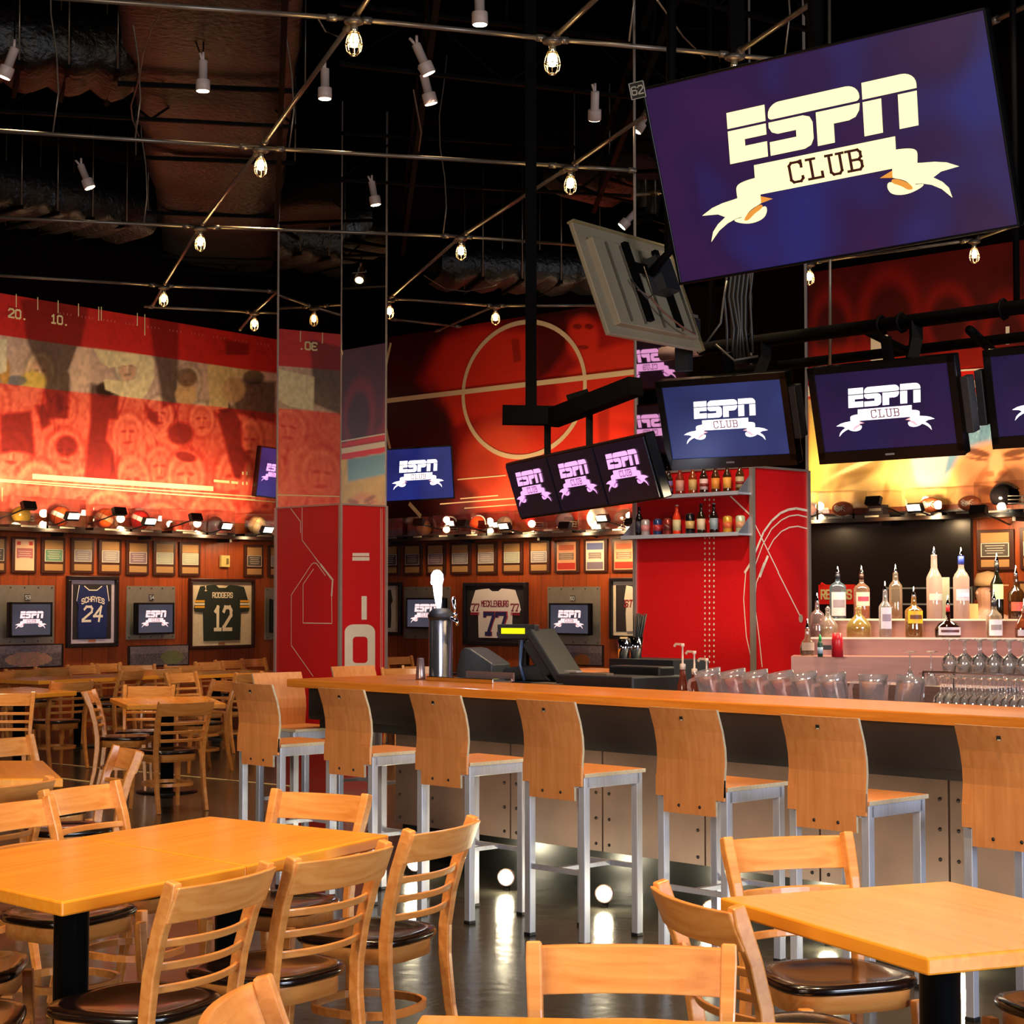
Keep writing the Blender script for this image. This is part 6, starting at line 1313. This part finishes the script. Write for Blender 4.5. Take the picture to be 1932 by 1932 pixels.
def liquor(px, row, h_px, w_px, colr, label, kind='round', lab=None, lab2=None, liq=None, liqlvl=.5, neck=None, neckc=None, pourer=True, twist='', shoulder=.6, labr=(.2, .5), nr=.32):
    p = bbp(px, row); k = p.y / FPX; h = h_px * k; r = w_px * k / 2
    o = thing('liquor_bottle', label, 'bottle', p, .1, 'liquor bottles on the back bar')
    fr = 'frosted' in label; gm = glassy('glass_' + colr.strip('#'), tuple(x ** .6 for x in lin(colr)), .08, .06, milk=.55 if fr else .16, mcol=lin('#d8b8ac') if fr else lin(colr)) if colr not in M_ else M_[colr]; M_[colr] = gm
    hs = h * shoulder; seg = 4 if kind == 'square' else 18; a0 = 1
    prof = [(0, .001), (r * .96, .001), (r, .01), (r, hs), (r * .8, hs + (h - hs) * .16), (r * (nr + .1), hs + (h - hs) * .34), (r * nr, hs + (h - hs) * .45), (r * nr * .92, h * .985), (r * nr, h)]
    if kind == 'flask': prof = [(0, .001), (r * .9, .001), (r, .015), (r, hs * .6), (r * .7, hs * .92), (r * (nr + .05), hs * 1.1), (r * nr, h * .9), (r * nr, h)]
    if kind == 'decanter': prof = [(0, .001), (r, .001), (r, h * .36), (r * .93, h * .44), (r * .5, h * .62), (r * .25, h * .72), (r * .22, h * .86), (r * .30, h * .9), (r * .06, h)]
    mb = MB(); mb.lathe(prof, gm, 18, sy=.62 if kind in ('square', 'flask') else 1); mb.build('glass_body', None, o)
    if liq:
        top = hs * liqlvl if kind != 'decanter' else h * .34; mb = MB(); mb.lathe([(0, .006), (r * .9, .006), (r * .92, .02), (r * .92, top), (0, top)], liqmat(liq), 18, sy=.62 if kind in ('square', 'flask') else 1); mb.build('liquor', None, o)
    if lab:
        mb = MB(); n = 9; vs = []; sy = .62 if kind in ('square', 'flask') else 1
        for j in range(n):
            a = -PI / 2 + (-1 + 2 * j / (n - 1)) * 1.0
            for zz in (h * labr[0], h * labr[1]): vs.append((r * 1.02 * math.cos(a), r * 1.02 * sy * math.sin(a), zz))
        mb.add(vs, [(2 * j, 2 * j + 2, 2 * j + 3, 2 * j + 1) for j in range(n - 1)], cm(lab, .5), True)
        if lab2:
            vs = [((v[0] * 1.01), v[1] * 1.02, h * (labr[0] + (labr[1] - labr[0]) * (.35 if i % 2 == 0 else .68))) for i, v in enumerate(vs)]
            mb.add(vs, [(2 * j, 2 * j + 2, 2 * j + 3, 2 * j + 1) for j in range(1, n - 2)], cm(lab2, .5), True)
        mb.build('paper_label', None, o)
    if neckc:
        mb = MB(); mb.lathe([(r * nr * 1.1, hs + (h - hs) * .62), (r * nr * 1.06, h * 1.0)], cm(neckc, .4), 14); mb.build('neck_wrap', None, o)
    if pourer:
        mb = MB(); q = min(.011, r * .3); mb.lathe([(q * 1.1, h), (q * 1.3, h + .006), (q * 1.2, h + .016), (q * .6, h + .03), (q * .35, h + .065)], M_['chrome'], 10); mb.build('pour_spout', None, o)
    return o
def liqmat(c):
    k = 'lq' + c
    if k not in M_: M_[k] = glassy('liquor_' + c.strip('#'), lin(c), .03, .1, milk=.45, mcol=lin(c))
    return M_[k]
CL = '#e6dcd8'
liquor(1580, 2, 86, 32, '#9fb6c4', 'pale blue square gin bottle in front of the red sign', 'square', '#b8a8a8', '#7a6a72', labr=(.08, .6), shoulder=.72, nr=.28, neckc='#1c1c2a')
liquor(1625, 2, 86, 30, '#e0b8a0', 'orange flavoured liquor bottle with a red script label', 'round', '#e0a898', '#a83048', '#e87a10', .62, labr=(.3, .6), shoulder=.68, nr=.28, neckc='#3a1c14')
liquor(1689, 2, 88, 25, '#d8c0a8', 'tall clear bottle behind the white rum', 'round', None, None, '#d8b088', .5, shoulder=.72, nr=.42)
liquor(1762, 2, 122, 29, '#d8d0c8', 'tallest frosted vodka bottle left of centre', 'round', '#c8a8a0', None, '#d8b898', .55, shoulder=.64, nr=.42, labr=(.3, .4))
liquor(1813, 2, 120, 30, '#d0c4cc', 'tall frosted vodka bottle with a blue neck', 'round', '#b8a8b8', '#e0d8e8', shoulder=.66, nr=.36, neckc='#3c50b8', labr=(.3, .48))
liquor(1880, 2, 108, 24, '#3a3820', 'dark green whiskey bottle with pale label at right', 'round', '#d8d8a0', None, shoulder=.62, nr=.36, labr=(.36, .62), neckc='#1a1410')
liquor(1916, 2, 84, 30, '#8a5a30', 'amber bottle at the right edge of upper step', 'round', '#d8503a', None, '#a85a20', .6, labr=(.2, .4))
liquor(1541, 1, 66, 26, '#d8b8b8', 'short pinkish bottle at the left end of the step', 'round', None, '#a8606a', '#c89078', .6, shoulder=.66)
liquor(1669, 1, 88, 24, '#e4dcdc', 'white rum bottle with pale label', 'round', '#c8c0d0', '#8a7a90', '#e0c8b8', .3, shoulder=.66, nr=.36, labr=(.2, .66))
liquor(1723, 1, 78, 33, '#e0b060', 'gold tequila bottle with yellow label', 'round', '#e8b020', '#6a3818', '#9a2c28', .6, shoulder=.66, nr=.3, labr=(.36, .66))
liquor(1787, 1, 62, 50, '#4a2014', 'squat dark liqueur bottle with red ribbon neck', 'flask', '#d0c4cc', '#5a2428', '#3a140c', .5, shoulder=.5, nr=.14, neckc='#c82428', labr=(.1, .34))
liquor(1874, 1, 72, 30, '#e8d8c8', 'clear whiskey bottle with a white label at right', 'round', '#e8e4e8', '#9a8a8a', '#b87840', .7, shoulder=.58, nr=.32, labr=(.08, .5), neckc='#1c1c28')
liquor(1931, 1, 56, 36, '#c87a50', 'round amber bottle cut by the right edge', 'flask', '#b8b0c0', None, '#8a2c18', .5, shoulder=.7, labr=(.1, .3))
liquor(1561, 1, 60, 36, '#ecdcd0', 'glass decanter with pale liquid and pointed stopper', 'decanter', None, None, '#dccba8', pourer=False)
liquor(1619, 1, 62, 46, '#ecdc90', 'glass decanter with golden liquid and pointed stopper', 'decanter', None, None, '#c8a010', pourer=False)
liquor(1522, 0, 50, 28, '#d8b8a0', 'round bottle with silver collar left of the steel steps', 'flask', '#b8a8a0', None, '#5a2c18', .5, shoulder=.6)
p = bbp(1536, 0); o = thing('squeeze_bottle', 'small bottle with green cap in front of the steel steps', 'bottle', p - Vector((0, .2, 0)), 0); mb = MB(); mb.lathe([(0, 0), (.016, 0), (.017, .08), (.01, .1)], cm('#244a3a'), 12); mb.lathe([(.0175, .02), (.0175, .06)], cm('#a8c0d0'), 12); mb.build('body', None, o); mb = MB(); mb.lathe([(.011, .1), (.009, .12), (.003, .14)], cm('#20a050'), 10); mb.build('cap', None, o)
p = bbp(1565, 0); mb = MB(); mb.lathe([(0, -.05), (.036, -.05), (.036, .05), (.028, .10), (0, .10)], cm('#d01c28', .35), 16); o = mb.build('red_shaker', None, None, p + Vector((0, -.25, 0)) + Z * .05); tag(o, 'red cylindrical bottle in front of the steel back bar', 'bottle'); o.name = 'sauce_bottle'
mb = MB(); mb.box((0, 0, .05), (.07, .02, .11), cm('#d8a860', .4)); o = mb.build('card_holder', None, None, bbp(1834, 2), (0, 0, -.3)); tag(o, 'small amber card holder right of the blue neck bottle', 'card holder')
mb = MB(); mb.box((0, 0, .14), (.1, .015, .28), cm('#a8a890', .5)); o = mb.build('greeting_card', None, None, bbp(1783, 2) + Vector((0, .1, 0)), (0, 0, -.3)); tag(o, 'pale upright card behind the tallest vodka bottle', 'card')

# ------------------------------------------------------------------ glassware
gz = .985
def wineglass_mb(h, rb, rim, martini=False):
    mb = MB(); 
    if martini: prof = [(.040, h), (.038, h - .003), (.005, h - .010), (.004, h - .09), (.006, h - .10), (.052, 0), (.050, 0), (.004, h - .104)]
    else: prof = [(.034, h), (.032, h - .003), (.006, h - .010), (.004, h * .62), (.010, h * .57), (rb * .8, h * .46), (rb, h * .3), (rim, 0), (rim - .0015, 0), (rb - .002, h * .3), (rb * .75, h * .45), (.004, h * .56)]
    mb.lathe(prof, M_['glass'], 16); return mb
rk = thing('glass_rack', 'steel wire rack of stemmed glasses behind the bar at right', 'rack', barpt(0, 0, 0), ANG_BAR)
zg2 = 1.235
pA = atz(1800, 1268, zg2); loc = (Matrix.Rotation(-ANG_BAR, 3, 'Z') @ (Vector((pA.x, pA.y, 0)) - Vector((A0.x, A0.y, 0)))); gx, gy = loc.x, loc.y
mb = MB(); mb.box((gx + .82, WID + .2, 1.036), (1.9, .34, .012), M_['acry']); mb.box((gx + .9, gy + .06, zg2 - .01), (2.1, .30, .012), M_['acry']); mb.build('shelf_board', None, rk)
mb = MB()
for x_ in (gx - .13, gx + 1.93):
    for y_ in (gy - .08, gy + .2): mb.tube([(x_, y_, .96), (x_, y_, zg2)], .006, M_['chrome'], 6)
mb.tube([(gx - .13, gy - .08, zg2), (gx + 1.93, gy - .08, zg2)], .006, M_['chrome'], 6); mb.build('rack_frame', None, rk)
wg = None; cnt = 0
for row in range(3):
    for i in range(13):
        c = barpt(gx + .0 + i * .084 + row * .036, gy - .04 + row * .09, zg2 - .003)
        lb = 'upside-down wine glass on the upper rack behind the bar'
        if wg is None: mb = wineglass_mb(.17, .040, .030); wg = mb.build('wine_glass', None, None, c); tag(wg, lb, 'glass', 'wine glasses on the upper rack')
        else:
            o = wg.copy(); COL.objects.link(o); o.location = c
for row in range(3):
    for i in range(14):
        c = barpt(0, 0, 0); p0 = Vector((A0.x, A0.y, 0)) + N * (WID + .10 + row * .10); s_ = sdir(p0, BR, 1772 + i * 15.5 + row * 6); c = p0 + BR * s_; c.z = 1.045
        o = wg.copy(); COL.objects.link(o); o.location = c; o['label'] = 'upside-down wine glass on the counter row behind the bar'; o['group'] = 'wine glasses on the lower row'; o.scale = (1, 1, 1.08)
for i, px in enumerate((1716, 1756)):
    mb = wineglass_mb(.185, .05, .05, True); c = atz(px, 1284, 1.0); c = aty(px, 1200, 9.9); c.z = 1.135; o = mb.build('martini_glass', None, None, c); tag(o, 'upside-down martini glass, %s of the two' % ('left' if i == 0 else 'right'), 'glass')
mb = MB(); mb.box((0, 0, .49), (1.0, .3, 1.29), M_['steel']); c = aty(1740, 1200, 9.95); o = mb.build('drain_cabinet', None, None, (c.x, c.y, 0), (0, 0, ANG_BAR)); tag(o, 'low steel cabinet under the two martini glasses', 'cabinet')
# pitchers, leaning left, standing on the ledge
pi0 = None
pit = [(1345, 12, 'first from the left'), (1392, 12, 'second from the left'), (1434, 12, 'third from the left'), (1482, 12, 'fourth from the left'), (1526, 12, 'fifth from the left'), (1580, 12, 'sixth from the left'), (1645, 0, 'upright one left of the martini glasses'), (1708, -9, 'rightmost one below the martini glasses')]
for i, (px, tl, lb) in enumerate(pit):
    py = 1290 + (px - 1345) * .075; t_ = ZT; c = atz(px + 6, py + 42, 1.0) + N * .14
    s_ = sdir(Vector((A0.x, A0.y, 0)) + N * (WID + .22), BR, px + (4 if tl > 0 else -4 if tl < 0 else 0)); c = Vector((A0.x, A0.y, 0)) + N * (WID + .22) + BR * s_; c.z = .985
    lab = 'clear plastic pitcher behind the bar, ' + lb
    rot = (0, math.radians(-tl), 0)
    if pi0 is None:
        pi0 = thing('pitcher', lab, 'pitcher', c, 0, 'clear pitchers in a row behind the bar', rot=rot)
        mb = MB(); mb.lathe([(0, .004), (.060, .0), (.066, .01), (.072, .20), (.078, .235), (.076, .235), (.070, .20), (.062, .012), (0, .012)], M_['pitch'], 24); mb.build('body', None, pi0)
        mb = MB(); mb.sweep([(-.069, 0, .20), (-.105, 0, .195), (-.118, 0, .165), (-.112, 0, .08), (-.09, 0, .05), (-.066, 0, .05)], [(.02, .012)] * 6, M_['pitch'], up=(0, 1, 0)); mb.build('handle', None, pi0)
        mb = MB(); 
        for zz in (.06, .20): mb.lathe([(.0715 + .001, zz), (.0735 + .001, zz + .006)], M_['glass'], 24)
        mb.build('moulded_ring', None, pi0)
    else: dup(pi0, c, rot=rot, label=lab)
# syrup pumps
for i, (px, pyb, ht, lb) in enumerate(((1287, 1214, .30, 'tall pump bottle, leftmost'), (1309, 1228, .27, 'pump bottle, middle of three'), (1332, 1242, .22, 'pump bottle half behind the first pitcher'))):
    s_ = sdir(Vector((A0.x, A0.y, 0)) + N * (WID + .35), BR, px); c = Vector((A0.x, A0.y, 0)) + N * (WID + .35) + BR * s_; c.z = .962; k = aty(px, pyb, c.y).z - .962
    o = thing('pump_bottle', lb + ' with cream pump', 'bottle', c, ANG_BAR); mb = MB(); hb = k * .62; mb.lathe([(0, 0), (.032, 0), (.033, hb * .6), (.02, hb * .8), (.014, hb)], liqmat('#a86050'), 14); mb.build('glass_body', None, o)
    mb = MB(); mb.lathe([(.0335, hb * .15), (.0335, hb * .5)], cm('#c8b070'), 14); mb.build('paper_label', None, o)
    mb = MB(); mb.lathe([(.017, hb), (.017, hb + .03), (.006, hb + .035), (.005, k - .02), (.012, k - .015), (.010, k)], cm('#e0c8b8'), 12); mb.sweep([(0, 0, k - .006), (-.05, 0, k - .004), (-.062, 0, k - .018)], [(.012, .010)] * 3, cm('#e0c8b8'), up=(0, 1, 0)); mb.build('pump', None, o)

# ------------------------------------------------------------------ beer tap, tray, register
tc_ = atz(832, 1276, ZT); 
def onbar(px, yin, z=ZT):
    p0 = Vector((A0.x, A0.y, 0)) + N * yin; s_ = sdir(p0, BR, px); p = p0 + BR * s_; p.z = z; return p
tpos = onbar(832, .66)
tap = thing('beer_tower', 'stainless beer tap tower with a glowing handle on the bar', 'beer tap', tpos, ANG_BAR)
kk = tpos.y / FPX; ht_ = aty(832, 1165, tpos.y).z - ZT
mb = MB(); mb.lathe([(.085, 0), (.085, .012), (22.5 * kk, .014), (22.5 * kk, ht_), (0, ht_)], M_['tower'], 32); mb.build('column', None, tap)
mb = MB(); mb.lathe([(0, .03), (.05, .026), (.075, .0), (.083, -.02), (.075, -.045), (0, -.05)], M_['black2'], 28, o=(0, 0, ht_ + .03)); mb.build('tower_cap', None, tap)
mb = MB(); mb.lathe([(.012, 0), (.018, .03), (.026, .09), (.030, .15), (.040, .18), (.038, .215), (.02, .24), (0, .245)], em('#eeeaff', 6), 16, o=(-.02, 0, ht_ + .055), R=Matrix.Rotation(-.08, 3, 'Y')); mb.lathe([(0, -.02), (.02, -.015), (.026, 0), (.02, .015), (0, .02)], em('#e0dcff', 5), 10, o=(-.05, -.01, ht_ + .22)); hd = mb.build('glowing_handle', None, tap)
mb = MB(); mb.tube([(.06, 0, ht_), (.11, -.0, ht_ - .005), (.15, 0, ht_ - .02), (.155, 0, ht_ - .05)], .012, M_['chrome'], 10); mb.lathe([(.014, 0), (.016, .02), (.01, .03)], M_['chrome'], 12, o=(.135, 0, ht_ + .0)); mb.build('faucet', None, tap)
mb = MB(); mb.lathe([(.008, 0), (.010, .04), (.013, .09), (.008, .11), (0, .112)], M_['chrome'], 12, o=(.135, 0, ht_ + .02), R=Matrix.Rotation(-.15, 3, 'Y')); mb.build('tap_handle', None, tap)
lamp('tap_glow', 'POINT', tuple(tpos + Z * (ht_ + .2) + Vector((0, -.15, 0))), 1.5, (.85, .85, 1.0), .04)
p = onbar(884, .56); o = thing('drip_tray', 'steel drip tray with raised back beside the beer tap', 'tray', p, ANG_BAR)
mb = MB(); mb.box((0, 0, .014), (.60, .16, .028), M_['chrome']); mb.build('tray', None, o, bevel=.004); mb = MB(); mb.box((.1, .085, .035), (.42, .012, .05), M_['steel']); mb.build('back_lip', None, o)
p = onbar(794, .55); mb = MB(); mb.lathe([(0, 0), (.030, 0), (.031, .01), (.022, .13), (.018, .135), (0, .135)], M_['steel'], 18); o = mb.build('steel_cup', None, None, p); tag(o, 'upturned steel shaker cup left of the beer tap', 'cup')
# cash register group on the ledge
def led(px, yin, z=.962): return onbar(px, yin, z)
rg = thing('cash_register', 'black touch-screen cash register with a yellow readout', 'cash register', led(1002, 1.0, .905), ANG_BAR + .35)
mb = MB(); mb.box((0, 0, .10), (.42, .34, .20), M_['black2']); mb.prismy([(-.18, .20), (.20, .20), (.10, .30), (-.12, .28)], -.13, .13, M_['black2']); mb.build('base_unit', None, rg, bevel=.01)
mb = MB(); Rm = Matrix.Rotation(-.62, 3, 'Y'); mb.box((.16, 0, .36), (.055, .34, .36), M_['black2'], Rm); mb.box((.10, 0, .34), (.08, .26, .26), M_['black2'], Rm); mb.build('monitor', None, rg, bevel=.012)
mb = MB(); mb.box((-.02, -.06, .36), (.05, .05, .26), M_['black2']); mb.build('display_post', None, rg)
mb = MB(); mb.box((-.04, -.1, .50), (.26, .06, .09), M_['black2']); dsp = mb.build('customer_display', None, rg, bevel=.006)
mb = MB(); mb.box((-.06, -.132, .505), (.16, .006, .035), em('#e8e010', 1.3)); mb.build('readout', None, dsp)
mb = MB(); mb.tube([(-.0, -.13, .45), (-.01, -.14, .3), (.02, -.14, .2)], .010, cm('#4a5a7a', .3), 8); mb.build('cable', None, rg)
o = thing('receipt_printer', 'grey receipt printer with curved lid left of the register', 'printer', led(905, .98, 1.03), ANG_BAR + .2)
mb = MB(); mb.prismy([(-.13, .0), (.17, .0), (.17, .17), (.0, .26), (-.05, .27), (-.08, .25), (-.11, .14)], -.1, .1, cm('#3a4048', .45)); mb.build('housing', None, o, bevel=.01); mb = MB(); mb.box((-.15, 0, .09), (.1, .18, .03), M_['black2']); mb.build('tray', None, o)
o = thing('card_terminal', 'low black card terminal in front of the register', 'terminal', led(1040, .80), ANG_BAR)
mb = MB(); mb.prismy([(-.15, 0), (.15, 0), (.15, .09), (.1, .14), (-.13, .14)], -.09, .09, M_['black2']); mb.build('housing', None, o, bevel=.008); mb = MB(); mb.box((0, 0, .142), (.22, .13, .004), cm('#6a5c48')); mb.build('lid', None, o)
o = thing('dark_tub', 'low black bar station bins right of the register', 'bin', led(1165, 1.0), ANG_BAR)
mb = MB(); mb.box((0, .0, .10), (.62, .42, .20), M_['black2']); mb.box((.1, .1, .22), (.4, .14, .06), M_['black']); mb.build('bins', None, o, bevel=.01); mb = MB(); mb.box((-.1, -.12, .205), (.3, .06, .012), cm('#7a6450')); mb.box((-.22, -.15, .215), (.1, .05, .01), cm('#9a9a98')); mb.build('lid', None, o); o.name = 'bar_caddy_bin'
c = aty(1200, 1236, 12.0); cz = c.z - .02
stp = thing('straw_stand', 'black bar stand below the straw holders', 'stand', (c.x, c.y, 0), ANG_BAR); mb = MB(); mb.box((.2, 0, cz / 2), (.56, .35, cz), M_['black2']); mb.build('cabinet', None, stp)
o = thing('straw_holder', 'chrome cup filled with black straws beside the red pillar', 'holder', (c.x, c.y, cz), 0); mb = MB(); mb.lathe([(0, 0), (.035, 0), (.05, .14), (.048, .14), (.034, .005)], M_['chrome'], 18); mb.build('cup', None, o)
mb = MB(); r_ = random.Random(4)
for k in range(30): a = r_.uniform(0, 6.28); q_ = r_.uniform(0, .03); mb.tube([(q_ * math.cos(a) * .6, q_ * math.sin(a) * .6, .02), (q_ * math.cos(a) * 1.8 + .03, q_ * math.sin(a) * 1.8, .27 + r_.uniform(0, .03))], .004, M_['black'], 5)
sw = mb.build('straws', None, o); sw['kind'] = 'stuff'
c2 = aty(1177, 1238, 12.0); o = thing('napkin_cup', 'gold lit steel cup left of the straw holder', 'holder', (c2.x, c2.y, cz), 0); mb = MB(); mb.lathe([(0, 0), (.035, 0), (.045, .13), (.043, .13), (.033, .005)], M_['chrome'], 18); mb.build('cup', None, o); mb = MB(); mb.box((0, 0, .08), (.05, .03, .12), cm('#d8b070')); mb.build('napkins', None, o)

# ------------------------------------------------------------------ bartender behind the back bar
def person():
    c = aty(1862, 1132, 13.0); o = thing('person', 'person in a red shirt and tan cap half hidden behind the bottles', 'person', (c.x, c.y, 0), .25)
    V = [(0, 0, .98), (0, .0, 1.15), (0, .0, 1.32), (0, 0, 1.46), (0, -.01, 1.54), (0, -.02, 1.62), (0, -.02, 1.72),
         (.18, 0, 1.43), (.25, -.02, 1.18), (.22, -.2, 1.05), (.20, -.28, 1.06), (-.18, 0, 1.43), (-.25, -.02, 1.18), (-.22, -.2, 1.05), (-.20, -.28, 1.06),
         (.10, 0, .92), (.11, .01, .50), (.11, .03, .08), (.11, -.12, .04), (-.10, 0, .92), (-.11, .01, .50), (-.11, .03, .08), (-.11, -.12, .04)]
    E_ = [(0, 1), (1, 2), (2, 3), (3, 4), (4, 5), (5, 6), (3, 7), (7, 8), (8, 9), (9, 10), (3, 11), (11, 12), (12, 13), (13, 14), (0, 15), (15, 16), (16, 17), (17, 18), (0, 19), (19, 20), (20, 21), (21, 22)]
    Rd = [(.15, .11), (.15, .10), (.17, .11), (.11, .08), (.055, .058), (.098, .112), (.088, .104), (.065, .06), (.045, .045), (.032, .032), (.028, .02), (.065, .06), (.045, .045), (.032, .032), (.028, .02), (.09, .09), (.06, .06), (.045, .05), (.04, .03), (.09, .09), (.06, .06), (.045, .05), (.04, .03)]
    me = bpy.data.meshes.new('body'); me.from_pydata(V, E_, []); me.materials.append(M_['skin']); b_ = bpy.data.objects.new('body', me); COL.objects.link(b_); b_.parent = o
    sk = b_.modifiers.new('skin', 'SKIN'); me.skin_vertices.new() if not me.skin_vertices else None
    for i, r_ in enumerate(Rd): me.skin_vertices[0].data[i].radius = r_; me.skin_vertices[0].data[i].use_root = (i == 0)
    sb_ = b_.modifiers.new('sub', 'SUBSURF'); sb_.levels = 2; sb_.render_levels = 2
    mb = MB(); mb.lathe([(.165, .9), (.175, 1.1), (.20, 1.3), (.20, 1.40), (.12, 1.47), (.07, 1.50)], cm('#a82c22', .8), 20, sy=.68)
    for s_ in (-1, 1): mb.tube([(s_ * .17, 0, 1.42), (s_ * .235, -.01, 1.28), (s_ * .26, -.02, 1.17)], [.075, .062, .058], cm('#a82c22', .8), 12)
    mb.build('shirt', None, o); mb = MB(); mb.lathe([(.175, .92), (.16, .80), (.0, .80)], cm('#16161a', .8), 18, sy=.7)
    for s_ in (-1, 1): mb.tube([(s_ * .10, 0, .9), (s_ * .11, .01, .5), (s_ * .11, .03, .1)], [.105, .08, .065], cm('#16161a', .8), 12)
    mb.build('trousers', None, o)
    mb = MB(); mb.lathe([(.094, 1.70), (.094, 1.74), (.075, 1.79), (.0, 1.81)], cm('#b88a58', .8), 20, o=(0, -.02, 0), sy=1.12); mb.box((0, -.15, 1.705), (.13, .09, .008), cm('#b88a58', .8)); mb.build('cap', None, o)
    mb = MB(); mb.lathe([(.07, 1.60), (.082, 1.70)], cm('#3a2618', .8), 20, o=(0, .030, 0), sy=.95); mb.build('hair', None, o)
    mb = MB(); mb.lathe([(0, -.02), (.012, -.015), (.009, .02), (0, .03)], M_['skin'], 8, o=(0, -.124, 1.635), sy=1.6)
    for s_ in (-1, 1): mb.lathe([(0, -.02), (.012, 0), (0, .02)], M_['skin'], 8, o=(s_ * .084, -.01, 1.65), sy=1.6)
    mb.build('nose_and_ears', None, o)
    mb = MB()
    for s_ in (-1, 1): mb.lathe([(0, -.007), (.010, 0), (0, .007)], cm('#2a1a14'), 8, o=(s_ * .032, -.108, 1.662))
    mb.box((0, -.112, 1.59), (.045, .01, .008), cm('#7a2c24')); mb.build('eyes_and_mouth', None, o)
person()
# ------------------------------------------------------------------ pale inlay strips in the far floor
for k, (a, b_) in enumerate((((95, 1440), (560, 1484)), ((60, 1462), (170, 1475)))):
    p, q = atz(*a, .003), atz(*b_, .003); mb = MB(); mb.bar(p, q, .045, .004, cm('#c8b080', .4)); o = mb.build('trim_%d' % (20 + k), None); struct(o)
